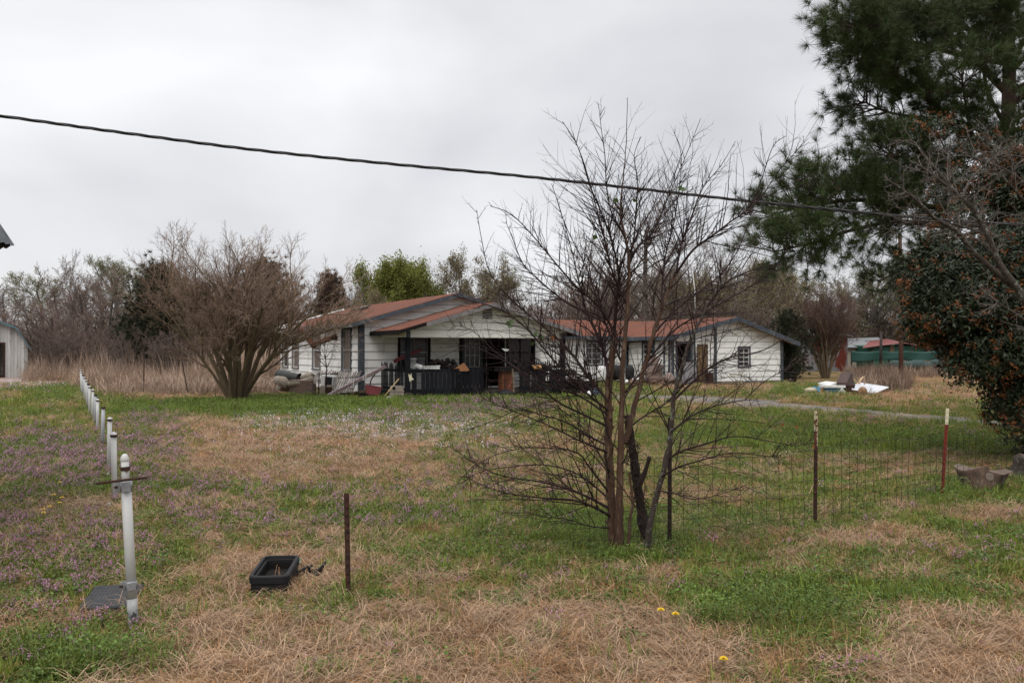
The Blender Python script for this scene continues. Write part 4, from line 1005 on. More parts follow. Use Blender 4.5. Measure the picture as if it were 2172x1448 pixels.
# ------------------------------------------------------------------ overhead cable
cabp = [(-420, 190), (0, 246), (270, 283), (540, 318), (820, 347), (1100, 373), (1350, 400), (1600, 428), (1800, 448), (1960, 463)]
cb = thing('overhead_cable', 'black twisted overhead cable sloping down across the sky', 'cable', at(1100, 373, 10.4))
raw = [at(x, y, 9.6 + 0.0009 * x) for x, y in cabp] + [at(2080, 472, 11.8), at(2600, 500, 13.0)]
ln = smooth_line(raw, 26)
mb = MB()
for k in range(3):
    q = []
    for i, p in enumerate(ln):
        a = i * 0.42 + k * 2.094; q.append(p + Vector((0, math.cos(a) * 0.010, math.sin(a) * 0.010)))
    mb.tube(q, 0.0098, 6, cap=True)
mb.build('strand', M['cable'], cb)

# ------------------------------------------------------------------ water meter box, its lids
def rrect(hx, hy, r, n=5):
    P = []
    for cx, cy, a0 in ((hx - r, hy - r, 0), (-hx + r, hy - r, 90), (-hx + r, -hy + r, 180), (hx - r, -hy + r, 270)):
        for k in range(n + 1):
            a = R(a0 + 90 * k / n); P.append((cx + r * math.cos(a), cy + r * math.sin(a)))
    return P
def ringed(mb, loops, M3, c):
    V = []; n_ = len(loops[0][0])
    for P, z in loops: V += [tuple(M3 @ Vector((x, y, z)) + c) for x, y in P]
    mb.add(V, [(i * n_ + k, i * n_ + (k + 1) % n_, (i + 1) * n_ + (k + 1) % n_, (i + 1) * n_ + k) for i in range(len(loops) - 1) for k in range(n_)], 0, False)
cM = Vector((-1.665, 6.32, 0.0))
mbx = thing('meter_box', 'open black plastic utility box sunk in the grass', 'utility box', cM)
M3 = rotz(R(5)) @ Matrix.Rotation(R(2), 3, 'X')
o_ = [(1.0, -0.05), (1.0, 0.085), (1.0, 0.115), (0.965, 0.125)]
mb = MB(); hx, hy = 0.128, 0.27
loops = [(rrect(hx, hy, .05), -.05), (rrect(hx - .004, hy - .004, .05), .07), (rrect(hx + .006, hy + .006, .055), .072), (rrect(hx + .006, hy + .006, .055), .115), (rrect(hx - .002, hy - .002, .05), .123),
         (rrect(hx - .018, hy - .018, .04), .123), (rrect(hx - .022, hy - .022, .036), .10), (rrect(hx - .034, hy - .034, .03), .098), (rrect(hx - .034, hy - .034, .03), -.04)]
ringed(mb, loops, M3, cM + Vector((0, 0, 0.025))); mb.build('box_wall', M['black_rubber'], mbx)
mb = MB(); mb.box(cM + Vector((0, 0, 0.03)), (.17, .45, .06), M3); mb.build('box_floor', M['charred'], mbx)  # near-black floor stands in for the shade deep in the box
mb = MB(); ringed(mb, [(rrect(hx - .0345, hy - .0345, .03), -.02), (rrect(hx - .0345, hy - .0345, .03), .09)], M3, cM + Vector((0, 0, .012))); mb.build('inner_shade', M['charred'], mbx)  # added black ring paints the inner faces as shaded
mb = MB(); mb.tube([cM + Vector((.0, -.08, .02)), cM + Vector((.0, .05, .14))], .0012, 5); mb.tube([cM + Vector((.05, -.10, .02)), cM + Vector((.01, .06, .12))], .0012, 5); mb.build('dry_stalk', M['straw'], mbx)
cL = gnd(238, 1277); lid = thing('box_lid', 'black ribbed utility box lid lying behind the nearest post', 'lid', cL)
mb = MB(); ML = rotz(R(13)) @ Matrix.Rotation(R(2), 3, 'X')
ringed(mb, [(rrect(.158, .25, .03), .0), (rrect(.16, .25, .03), .042), (rrect(.150, .24, .03), .050)], ML, cL)
P = rrect(.150, .24, .03); mb.add([tuple(ML @ Vector((x, y, .050)) + cL) for x, y in P], [tuple(range(len(P)))])
for i in range(12):
    for j in range(6):
        mb.box(ML @ Vector((-.13 + i * .0236, -.19 + j * .076, .050)) + cL, (.007, .05, .0035), ML)
mb.build('cover', M['lid_plastic'], lid)
cG = gnd(611, 1204); gl = thing('round_lid', 'round green lid tilted up behind the open utility box', 'lid', cG)
mb = MB(); mb.lathe([(.001, .0), (.085, .0), (.092, .012), (.098, .030), (.094, .030), (.084, .010), (.001, .008)], cG + Vector((0, 0, .02)), 24, Matrix.Rotation(R(18), 3, 'X')); mb.build('cover', M['green_plastic'], gl)
cB = gnd(668, 1228); bl = thing('rubber_mat_piece', 'torn black ribbed rubber piece lying right of the open utility box', 'rubber scrap', cB)
mb = MB(); rr = random.Random(2)
for i in range(15):
    f = i / 14; c = at(632, 1232, cB.y - 0.03).lerp(at(683, 1213, cB.y + .14), f); c.z = .03 + .028 * math.sin(f * 7) + .012
    hh = .045 * (1 - abs(f - .65)) + rr.uniform(0, .03)
    mb.box(c, (.011, .06 + hh, .02), eul(rr.uniform(-10, 25), 12, -25 + rr.uniform(-6, 6)))
mb.tube([at(632, 1234, cB.y - .03) * 1, cB + Vector((0, 0, .03)), at(684, 1215, cB.y + .12)], .012, 6)
mb.build('rib', M['black_rubber'], bl)

# ------------------------------------------------------------------ dandelions
def dandelion(px, py, label, puff=False):
    p = gnd_on(px, py + (48 if py > 1200 else 22)); h = (at(px, py, p.y).z - p.z); h = max(.06, min(h, .2))
    t = thing('dandelion', label, 'flower', p, 'white dandelion puffs' if puff else 'yellow dandelions')
    mb = MB(); mb.tube([p, p + Vector((.004, 0, h * .5)), p + Vector((0, 0, h))], .002, 5); mb.build('stem', M['leaf_green'], t)
    mb = MB()
    if puff:
        rs_ = np.random.RandomState(int(px)); dd = rs_.normal(size=(90, 3)); dd /= np.linalg.norm(dd, axis=1, keepdims=True)
        leaf_quads(mb, np.array(p) + [0, 0, h] + dd * .016, dd, np.full(90, .010), .7)
        mb.build('seed_head', M['puff'], t)
    else:
        for ring, (rad, tilt, k) in enumerate(((.025, .15, 20), (.020, .45, 16), (.012, .9, 10))):
            for i in range(k):
                a = 6.283 * i / k + ring; c = Vector((math.cos(a), math.sin(a), 0)); s_ = Vector((-math.sin(a), math.cos(a), 0)) * .0035
                tip = p + Vector((0, 0, h)) + c * rad * math.cos(tilt) + Vector((0, 0, rad * math.sin(tilt) + ring * .002))
                b_ = p + Vector((0, 0, h + ring * .002)); mb.add([tuple(b_), tuple(b_.lerp(tip, .7) + s_), tuple(tip), tuple(b_.lerp(tip, .7) - s_)], [(0, 1, 2, 3)])
        mb.build('petals', M['yellow_petal'], t)
dandelion(1402, 1293, 'yellow dandelion, upper left of the three in the foreground grass')
dandelion(1433, 1302, 'yellow dandelion, middle one of the three in the foreground grass')
dandelion(1535, 1397, 'yellow dandelion, nearest of all, in the tan foreground tussocks')
for i, (x, y, lb) in enumerate(((114, 1049, 'yellow dandelion, farthest of the left cluster near the pipe posts'), (131, 1055, 'yellow dandelion on the right edge of the left cluster'), (126, 1066, 'yellow dandelion, middle of the left cluster'),
        (105, 1074, 'yellow dandelion, left of the middle of the left cluster'), (91, 1080, 'yellow dandelion, second lowest of the left cluster'), (92, 1087, 'yellow dandelion, nearest of the left cluster'), (127, 1023, 'lone yellow dandelion above the left cluster'))):
    dandelion(x, y, lb)
dandelion(232, 1068, 'white dandelion puff nearest to the first pipe post', True); dandelion(229, 1004, 'white dandelion puff between the first and second pipe posts', True); dandelion(215, 956, 'white dandelion puff by the fourth pipe post', True)
# ------------------------------------------------------------------ discarded things round the house
def J(name, label, cat, px, py, Y, group=None):
    p = at(px, py, Y); p.z = 0
    return thing(name, label, cat, p, group)
def rbox(mb, px0, px1, py0, py1, Y, dp, yaw=0, m=0, M3=None):
    """a box seen between those pixels, dp deep, front face at depth Y"""
    a = at(px0, py1, Y); b_ = at(px1, py0, Y); c = (a + b_) / 2 + Vector((0, dp / 2, 0))
    mb.box(c, (abs(b_.x - a.x), dp, abs(b_.z - a.z)), (rotz(R(yaw)) if yaw else None) if M3 is None else M3, m)
m_tan = mat('sofa_tan', (0.27, 0.235, 0.185), (0.18, 0.15, 0.115), 3, 0.95, bump=0.4)
m_tan2 = mat('sofa_brown', (0.17, 0.12, 0.095), (0.12, 0.085, 0.068), 5, 0.95, bump=0.4)
t = J('armchair', 'overturned tan upholstered armchair by the far end of the side wall', 'armchair', 625, 835, 33.4)
mb = MB(); rbox(mb, 612, 662, 806, 838, 32.9, 0.7); mb.build('base', m_tan2, t, 0.03)
mb = MB(); mb.tube([at(610, 816, 32.9), at(636, 812, 33.0), at(663, 803, 33.3)], [.10, .115, .11], 12); mb.build('front_roll', m_tan, t)
mb = MB(); mb.tube([at(588, 806, 33.6), at(600, 809, 33.1), at(612, 820, 32.95)], [.17, .2, .15], 12); mb.tube([at(596, 822, 33.3), at(604, 826, 33.1)], [.22, .2], 12)
mb.build('arm', m_tan, t)
mb = MB(); mb.tube([at(640, 802, 33.9), at(656, 797, 33.8), at(664, 800, 33.6)], [.10, .16, .13], 12); mb.build('arm', m_tan, t)
mb = MB(); mb.plate([at(588, 830, 32.9), at(612, 838, 32.6), at(612, 822, 33.4), at(592, 822, 33.5)], .05); mb.build('torn_lining', mat('torn_lining', (.22, .12, .07), (.16, .09, .05), 6, .95), t)
t = J('drum', 'crushed dark green ribbed drum lying behind the tan armchair', 'drum', 612, 800, 34.3)
mb = MB(); a, b_ = at(590, 796, 34.6), at(634, 803, 34.3)
mb.tube([a.lerp(b_, k / 24) for k in range(25)], [0.235 + (.012 if k % 6 == 0 else 0) - .002 * k for k in range(25)], 20, cap=False); mb.build('shell', mat('drum_green', (.030, .034, .030), (.018, .02, .018), 4, .6), t)
mb = MB(); rr = random.Random(8)
for k in range(14):
    a_ = k / 14 * 6.28; c = b_ + Vector((rr.uniform(0, .05), math.cos(a_) * .2, math.sin(a_) * .2)); mb.bar(c, c + Vector((rr.uniform(.02, .09), 0, rr.uniform(-.03, .06))), .07, .02)
mb.build('ragged_rim', M['charred'], t)
def slats(px0, px1, pyt, pyb, Y, k, lean, label, wd=.035, grp='weathered slat panels'):
    t = J('slat_panel', label, 'slat panel', (px0 + px1) / 2, pyb, Y, grp); mb = MB()
    for i in range(k):
        f = i / (k - 1); xt = px0 + lean + (px1 - px0 - lean) * f; xb = px0 + (px1 - px0 - lean) * f
        mb.bar(at(xb, pyb - 3 * f, Y - .18), at(xt, pyt + rr.uniform(-2, 2), Y + .12), wd * 1.5, .02, up=(0, 1, 0))
    mb.build('slats', mat('gray_wood', (.30, .265, .24), (.16, .14, .125), 6, .9, isl=.35), t)
    mb = MB()
    for f in (.3, .8):
        y = pyt + (pyb - pyt) * f; mb.bar(at(px0 + lean * (1 - f), y, Y + .05), at(px1 - lean * f, y - 2, Y + .05), .06, .03, up=(0, 1, 0))
    mb.build('rail', M['bark_dead'], t)
slats(660, 722, 786, 814, 33.3, 11, 16, 'gray slat panel leaning on the side wall behind the white air conditioner')
slats(702, 766, 787, 836, 32.2, 10, 20, 'gray slat panel leaning beside the blue corner board')
t = J('air_conditioner', 'white window air conditioner standing on a block by the side wall', 'air conditioner', 697, 822, 32.4)
mb = MB(); MA = eul(2, 4, 24); c = (at(682, 822, 32.2) + at(708, 796, 32.2)) / 2 + Vector((0, .2, 0))
mb.box(c, (.48, .42, .43), MA); mb.build('case', M['white_paint'], t, .02)
mb = MB(); mb.box(c + MA @ Vector((-.06, -.216, 0)), (.25, .012, .33), MA); mb.build('grille', M['dark_glass'], t)
mb = MB(); mb.box(c + MA @ Vector((.16, -.215, 0)), (.10, .012, .36), MA); mb.build('panel', M['sash_gray'], t)
t = J('concrete_block', 'tan concrete block under the air conditioner', 'block', 687, 838, 32.1)
mb = MB(); rbox(mb, 677, 703, 817, 839, 32.0, .4, 12); mb.build('block', m_tan, t, .02); mb = MB(); rbox(mb, 692, 704, 821, 836, 31.9, .02, 12); mb.build('stain', M['rust_dark'], t)
t = J('gutter_length', 'long lavender gray striped gutter length leaning up to the porch fence', 'gutter', 760, 838, 31)
m_lav = mat('gutter_lavender', (.38, .30, .36), (.28, .21, .25), 3, .6); a, b_ = at(694, 840, 31.2), at(818, 777, 31.4)
mb = MB(); mb.bar(a, b_, .10, .13, up=(0, 1, .3)); mb.build('channel', m_lav, t)
mb = MB(); o_ = Vector((0, -.075, 0))
for s_ in (-.035, .0, .04): mb.bar(a + o_ + Vector((0, 0, s_)), b_ + o_ + Vector((0, 0, s_)), .012, .012)
mb.build('lip', M['rust_pale'], t)
mb = MB()
for f in (.08, .45, .62, .66): c = a.lerp(b_, f); mb.bar(c + Vector((0, -.01, -.09)), c + Vector((.02, -.01, .09)), .03, .15)
mb.build('strap', M['white_paint'], t)
t = J('tote', 'faded red plastic tote on the charred boards beside the porch', 'tote', 789, 836, 31)
c = (at(778, 838, 31) + at(804, 820, 31)) / 2; MT = eul(-8, 10, 18); mb = MB()
def tray(mb, c, M3, wt, wb, dt, db, h, th=.012, m=0):
    P = lambda x, y, z: M3 @ Vector((x, y, z)) + c
    for sx, sy in ((0, -1), (0, 1), (-1, 0), (1, 0)):
        if sx == 0: q = [P(-wb / 2, sy * db / 2, -h / 2), P(wb / 2, sy * db / 2, -h / 2), P(wt / 2, sy * dt / 2, h / 2), P(-wt / 2, sy * dt / 2, h / 2)]
        else: q = [P(sx * wb / 2, -db / 2, -h / 2), P(sx * wb / 2, db / 2, -h / 2), P(sx * wt / 2, dt / 2, h / 2), P(sx * wt / 2, -dt / 2, h / 2)]
        mb.plate(q, th, m)
    mb.box(P(0, 0, -h / 2), (wb, db, th), M3, m)
m_red = mat('tote_red', (.22, .05, .055), (.16, .038, .04), 3, .5)
tray(mb, c, MT, .52, .40, .40, .3, .30); mb.build('tub', m_red, t)
mb = MB(); zt = .15
for sx, sy, lx, ly in ((0, -.2, .55, .035), (0, .2, .55, .035), (-.26, 0, .035, .4), (.26, 0, .035, .4)): mb.box(MT @ Vector((sx, sy, zt)) + c, (lx, ly, .02), MT)
mb.build('rim', m_red, t)
t = J('charred_boards', 'heap of charred black boards on the grass before the porch corner', 'boards', 765, 842, 30.9); mb = MB()
for i in range(14):
    x = 722 + rr.uniform(0, 30); x2 = x + rr.uniform(25, 62); y = 846 - rr.uniform(0, 15); mb.bar(at(x, y, 31 + rr.uniform(-.3, .4)), at(min(x2, 806), y + rr.uniform(-3, 3), 31 + rr.uniform(-.3, .4)), .14, .05)
rbox(mb, 748, 800, 836, 848, 30.9, .35); mb.build('board', M['charred'], t)
mb = MB()
for i in range(5): x = 735 + rr.uniform(0, 30); mb.bar(at(x, 832 + rr.uniform(-2, 2), 30.9), at(x + 24, 829 + rr.uniform(-2, 3), 31.1), .06, .03)
mb.build('splinters', M['bark_myrtle'], t)
t = J('pet_carrier', 'tan plastic pet carrier on a white tray at the porch corner', 'pet carrier', 839, 844, 30.5)
m_pc = mat('carrier_tan', (.25, .21, .17), (.19, .16, .13), 4, .6); mb = MB(); c = at(840, 831, 30.6) + Vector((0, .2, 0)); M4 = eul(0, 0, 8)
P = [M4 @ Vector((x, y, z)) + c for z, s_ in ((-.19, 1.0), (.2, .9)) for x, y in ((-.25 * s_, -.18 * s_), (.25 * s_, -.18 * s_), (.25 * s_, .18 * s_), (-.25 * s_, .18 * s_))]
mb.hexa(P); mb.box(c + Vector((0, 0, .03)), (.53, .40, .03), M4); mb.build('shell', m_pc, t, .03)
mb = MB(); mb.tube([c + M4 @ Vector((-.10, -.165, .13)), c + M4 @ Vector((-.10, -.20, .13))], .055, 12); mb.build('vent_hole', M['charred'], t)
mb = MB(); mb.box(at(838, 843, 30.4) + Vector((0, .2, 0)), (.62, .45, .05), M4); mb.build('tray', M['white_paint'], t, .01)
t = J('broom_handle', 'pale wooden tool handle leaning by the tan pet carrier', 'tool handle', 828, 845, 30.2); mb = MB(); mb.tube([at(812, 844, 30.1), at(846, 803, 30.5)], .017, 8); mb.build('handle', mat('pale_wood', (.48, .36, .19), (.36, .26, .13), 5, .7), t)
t = J('shovel', 'dark shovel blade lying on the grass by the porch corner', 'shovel', 800, 848, 30.3); mb = MB()
mb.prism([at(794, 853, 30), at(800, 846, 30.2), at(812, 842, 30.5), at(812, 846, 30.4), at(803, 850, 30.1)], (0, .02, .03)); mb.tube([at(811, 844, 30.4), at(824, 840, 31)], .02, 8); mb.build('blade', M['dark_glass'], t)
t = J('cardboard_scraps', 'torn brown cardboard scraps in front of the pet carrier', 'cardboard', 828, 848, 30.2); mb = MB()
for i in range(9):
    c = at(812 + rr.uniform(0, 34), 849 + rr.uniform(-3, 2), 30 + rr.uniform(-.1, .3)); c.z = max(c.z, .04); mb.box(c, (rr.uniform(.15, .35), rr.uniform(.1, .25), .025), eul(rr.uniform(-20, 20), rr.uniform(-20, 20), rr.uniform(0, 90)))
mb.build('scrap', mat('cardboard', (.24, .15, .095), (.16, .10, .065), 6, .9), t)
t = J('hose', 'black hose looping down the front wall beside the blue corner board', 'hose', 788, 828, 32.4); mb = MB(); mb.tube([at(783, 823, 32.3), at(787, 806, 32.3), at(795, 793, 32.2), at(806, 786, 32)], .022, 8); mb.build('tube', M['black_rubber'], t)

# charred picket fence of the porch, three runs
def pickets(name, label, A, B, k, hb, ht, wd=.09, gap_at=(), pointed=True, mt='black_wood', rails=(.25, .8), jit=.03, lean=0):
    t = thing(name, label, 'picket fence', (A.x, A.y, 0), 'black picket fence panels of the porch'); mb = MB(); dirv = (B - A).normalized(); nrm = Vector((-dirv.y, dirv.x, 0))
    for i in range(k):
        if i in gap_at: continue
        c = A.lerp(B, (i + .5) / k); h = ht + rr.uniform(-jit, jit); o = dirv * rr.uniform(-lean, lean)
        a0 = c - dirv * wd / 2; a1 = c + dirv * wd / 2; z0 = hb + rr.uniform(-.03, .03)
        pl = [a0 + Vector((0, 0, z0)), a1 + Vector((0, 0, z0)), a1 + o + Vector((0, 0, h - (.07 if pointed else 0))), (a0 + a1) / 2 + o + Vector((0, 0, h)), a0 + o + Vector((0, 0, h - (.07 if pointed else 0)))]
        mb.prism(pl, nrm * .02)
    mb.build('pickets', M[mt], t)
    mb = MB()
    for f in rails:
        z = hb + (ht - hb) * f; mb.bar(A + nrm * .045 + Vector((0, 0, z)), B + nrm * .045 + Vector((0, 0, z)), .04, .09)
    mb.build('rail', M[mt], t); return t
pickets('picket_fence', 'black picket fence panel along the left half of the porch front', W(.98, -2.6, 0), W(3.7, -2.6, 0), 17, .10, 1.04, .142, (1,), False, rails=(.2, .95), jit=.01)
pickets('picket_fence', 'black picket fence panel with spiky tops on the left side of the porch', W(.72, -.15, 0), W(.72, -2.4, 0), 16, .05, 1.22, .07, (5, 9), True, jit=.08)
pickets('picket_fence', 'tangled black picket fence panel along the right half of the porch front', W(5.15, -2.6, 0), W(7.0, -2.6, 0), 12, .10, 1.0, .135, (7,), False, jit=.04, lean=.05)
pickets('picket_fence', 'taller black picket rail on the right side of the porch', W(7.15, -2.3, 0), W(7.15, -.1, 0), 13, .2, 1.28, .045, (), False, jit=.06)
t = J('torn_cutout', 'pale yellow torn plastic cutout hung on the porch fence', 'cutout', 873, 805, 30.0); mb = MB()
q = [at(x, y, 30.15) for x, y in ((866, 792), (870, 796), (873, 792), (873, 799), (878, 805), (872, 806), (869, 810), (868, 803))]; mb.prism(q, (0, .02, 0)); mb.build('sheet', M['post_white'], t)
# things standing on the porch
def rim_pail(mb, c, r, h, M3=None): mb.lathe([(r * .8, 0), (r * .98, h * .9), (r * 1.05, h * .9), (r * 1.05, h), (r * .95, h), (r * .78, .01), (.001, .01)], c, 18, M3)
t = J('bucket', 'white plastic bucket on the porch left of the washer lid', 'bucket', 874, 780, 31.8, 'porch buckets'); mb = MB(); c = at(874, 781, 31.8); rim_pail(mb, c, .16, .36); mb.build('pail', M['white_paint'], t)
t = J('bucket', 'gray bucket on the porch under the left window', 'bucket', 893, 778, 32.6, 'porch buckets'); mb = MB(); c = at(893, 779, 32.6); rim_pail(mb, c, .16, .34); mb.build('pail', M['sash_gray'], t)
t = J('work_table', 'charred work table behind the porch picket fence', 'table', 925, 790, 31.6); mb = MB()
mb.plate([W(1.1, -2.2, .96), W(4.0, -2.2, .96), W(4.0, -1.3, .96), W(1.1, -1.3, .96)], .05); mb.build('top', M['charred'], t)
for u_, v_ in ((1.2, -2.1), (3.9, -2.1), (1.2, -1.4), (3.9, -1.4)):
    mb = MB(); mb.bar(W(u_, v_, .2), W(u_, v_, .91), .07, .07); mb.build('leg', M['charred'], t)
t = J('sink', 'white molded plastic sink resting on the porch work table', 'sink', 905, 780, 31.3)
mb = MB(); c = at(914, 781, 31.3); mb.box(c, (.58, .4, .14), eul(0, -2, 12)); mb.box(c + Vector((0, 0, .075)), (.62, .44, .03), eul(0, -2, 12)); mb.build('basin', M['white_paint'], t, .03)
mb = MB(); mb.tube([at(877, 783, 31.2), at(884, 776, 31.2), at(892, 779, 31.2), at(897, 785, 31.2)], [.06, .10, .11, .09], 12); mb.build('curved_hood', M['white_paint'], t)
t = J('cardboard_sheet', 'orange brown cardboard sheet propped on the porch work table', 'cardboard', 975, 787, 31.2); mb = MB()
mb.prism([at(x, y, 31.5) for x, y in ((954, 787), (984, 769), (996, 785), (990, 787))], (0, .03, 0)); mb.build('sheet', mat('orange_card', (.30, .14, .06), (.22, .10, .045), 4, .8), t)
t = J('rubbish_heap', 'brown heap of rubbish on the porch under the back wall', 'rubbish', 938, 775, 32.6); mb = MB()
for i in range(40):
    c = at(rr.uniform(908, 968), rr.uniform(765, 784), 32.4 + rr.uniform(-.2, .4)); mb.box(c, (rr.uniform(.05, .3), rr.uniform(.05, .2), rr.uniform(.02, .12)), eul(rr.uniform(-60, 60), rr.uniform(-60, 60), rr.uniform(0, 180)))
mb.build('scrap', mat('dark_scrap', (.055, .042, .032), (.025, .02, .017), 3, .9, isl=.5), t)
t = J('red_board', 'dark red board slanting across the left porch post', 'board', 865, 753, 31.5); mb = MB(); mb.bar(at(836, 766, 30.9), at(893, 741, 31.9), .04, .13, up=(0, 0, 1)); mb.build('plank', mat('red_board', (.085, .008, .010), (.06, .007, .009), 4, .6), t)
t = J('wreath', 'black round wreath hanging on the wall right of the open doorway', 'wreath', 1052, 735, 33.6); mb = MB(); c = at(1052, 735, W(5.95, 0, 0).y - .12)
ring = [c + Vector((math.cos(a) * .12, 0, math.sin(a) * .17)) for a in np.linspace(0, 6.283, 20)]; mb.tube(ring, .055, 7, cap=False)
for i in range(160):
    a = rr.uniform(0, 6.28); p = c + Vector((math.cos(a) * .12, 0, math.sin(a) * .17)) + Vector([rr.gauss(0, .035) for _ in range(3)]); mb.bar(p, p + Vector([rr.gauss(0, .03) for _ in range(3)]), .02, .006)
mb.build('ring', M['charred'], t)
t = J('cabinet', 'orange brown wooden cabinet with a black top at the porch opening', 'cabinet', 1073, 830, 31.9)
mb = MB(); rbox(mb, 1060, 1084, 788, 831, 32.0, .4, 20); mb.build('body', mat('cabinet_wood', (.16, .055, .022), (.09, .032, .014), 3, .5, stretch=(3, 3, .4)), t); mb = MB(); rbox(mb, 1053, 1090, 779, 788, 31.9, .6, 20); mb.build('top', M['charred'], t)
mb = MB(); c_ = at(1071, 810, 31.9); mb.box(c_ + Vector((0, -.02, 0)), (.02, .02, .55), rotz(R(20))); mb.build('door_seam', M['charred'], t)
t = J('lumber_post', 'pale splintered upright stud beside the porch cabinet', 'lumber', 1088, 830, 31.8); mb = MB(); mb.bar(at(1090, 833, 31.7), at(1087, 782, 31.9), .06, .04); mb.build('stud', M['bark_myrtle'], t)
t = J('lawn_mower', 'black lawn mower with red trim standing on the porch step', 'lawn mower', 1072, 838, 31.4)
mb = MB(); c = at(1072, 833, 31.4); mb.lathe([(.001, -.10), (.30, -.10), (.33, -.02), (.26, .06), (.1, .12), (.001, .13)], c, 16); mb.build('deck', M['black_rubber'], t)
mb = MB(); mb.tube([c + Vector((.05, 0, .1)), at(1085, 810, 31.8), at(1083, 798, 32)], .014, 6); mb.build('handle', m_red, t)
for dx in (-.28, .28): mb = MB(); mb.tube([c + Vector((dx, -.22, -.08)), c + Vector((dx, -.17, -.08))], .08, 12); mb.build('wheel', M['black_rubber'], t)
t = J('cardboard_box', 'flat orange cardboard box on the right porch table', 'box', 1139, 778, 32.6); mb = MB(); mb.plate([at(1129, 774, 32.8), at(1134, 780, 32.4), at(1149, 779, 32.6), at(1148, 774, 33.0)], .05); mb.build('flap', mat('orange_card_pale', (.42, .22, .09), (.33, .17, .07), 4, .8), t)
t = J('patio_table', 'black patio table loaded with clutter behind the right picket fence', 'table', 1140, 800, 32.8); mb = MB(); mb.plate([W(5.4, -2.1, .95), W(7.0, -2.1, .95), W(7.0, -1.2, .95), W(5.4, -1.2, .95)], .05); mb.build('top', M['charred'], t)
for u_, v_ in ((5.5, -2.0), (6.9, -2.0), (5.5, -1.3), (6.9, -1.3)): mb = MB(); mb.bar(W(u_, v_, .2), W(u_, v_, .90), .06, .06); mb.build('leg', M['charred'], t)
t = J('clutter', 'dark clutter of cloth and bottles piled on the patio table', 'clutter', 1110, 775, 32.8); mb = MB()
for i in range(70):
    u_ = rr.uniform(5.45, 6.9); c = W(u_, rr.uniform(-2.0, -1.3), rr.uniform(.97, 1.25) if u_ < 6.1 else rr.uniform(.97, 1.1)); mb.box(c, (rr.uniform(.05, .22), rr.uniform(.05, .2), rr.uniform(.03, .14)), eul(rr.uniform(-60, 60), rr.uniform(-60, 60), rr.uniform(0, 180)), 1 if rr.random() < .12 else 0)
mb.build('scrap', [mat('dark_clutter', (.035, .03, .034), (.015, .014, .016), 3, .8, isl=.6), mat('pale_clutter', (.30, .26, .25), (.2, .17, .16), 3, .8)], t)
t = J('hanging_rag', 'pale torn rag hanging from the porch ceiling', 'rag', 1072, 742, 32.4); mb = MB(); mb.prism([at(x, y, 32.4) for x, y in ((1064, 739), (1080, 740), (1079, 743), (1075, 745), (1070, 744))], (0, .05, 0)); mb.build('cloth', M['white_paint'], t)
mb = MB(); mb.tube([at(1071, 740, 32.4), W(5.6, -1.3, 2.19)], .004, 4); mb.build('string', M['wire'], t)
# right of the porch
t = J('debris_pile', 'dark tangled debris pile right of the porch', 'debris', 1225, 830, 34.0); mb = MB()
for i in range(110):
    c = at(rr.uniform(1195, 1262), rr.uniform(797, 842), 34 + rr.uniform(-.6, 1.2)); c.z = max(c.z, .05); mb.bar(c, c + Vector((rr.uniform(-.5, .5), rr.uniform(-.2, .2), rr.uniform(-.15, .25))), rr.uniform(.02, .08), .03, 1 if rr.random() < .15 else 0)
rbox(mb, 1200, 1258, 812, 842, 34.6, .6); mb.build('scrap', [M['charred'], M['bark_myrtle']], t)
t = J('plywood_sheet', 'cream plywood sheets lying flat on the grass right of the porch', 'plywood', 1230, 846, 31); mb = MB()
mb.plate([at(1185, 847, 30.4), at(1240, 849, 30.2), at(1275, 845, 31.2), at(1210, 843, 31.6)], .03); mb.plate([at(1222, 842, 31.3), at(1275, 845, 31.0), at(1268, 840, 32), at(1240, 838, 32)], .03); mb.build('sheet', mat('plywood', (.33, .30, .22), (.25, .22, .16), 3, .85), t)
t = J('trash_bag', 'dark blue and white bundled tarp by the sapling trunk', 'tarp bundle', 1258, 848, 30.9); mb = MB()
def lump(mb, c, rx, ry, rz_, m=0, n=10, seed=1):
    r2 = random.Random(seed); prof = []
    V = []; F_ = []
    for i in range(n + 1):
        th = math.pi * i / n
        for k in range(14):
            a = 2 * math.pi * k / 14; q = 1 + r2.uniform(-.14, .14); V.append((c.x + rx * math.sin(th) * math.cos(a) * q, c.y + ry * math.sin(th) * math.sin(a) * q, c.z + rz_ * math.cos(th) * (1 + r2.uniform(-.05, .05))))
    for i in range(n):
        for k in range(14): F_.append((i * 14 + k, (i + 1) * 14 + k, (i + 1) * 14 + (k + 1) % 14, i * 14 + (k + 1) % 14))
    mb.add(V, F_, m, True)
lump(mb, at(1261, 836, 30.9), .20, .2, .22, 0, seed=3); lump(mb, at(1249, 839, 30.8), .09, .12, .17, 1, seed=5); mb.build('bundle', [mat('navy_tarp', (.02, .028, .05), (.012, .016, .03), 4, .5), M['white_paint']], t)
t = J('metal_sheet', 'gray flat metal sheet on the grass right of the sapling trunk', 'metal sheet', 1322, 842, 32.5); mb = MB(); mb.plate([at(1302, 849, 30.2), at(1338, 846, 31), at(1340, 838, 33.5), at(1316, 837, 33.5)], .03); mb.build('sheet', M['galv'], t)
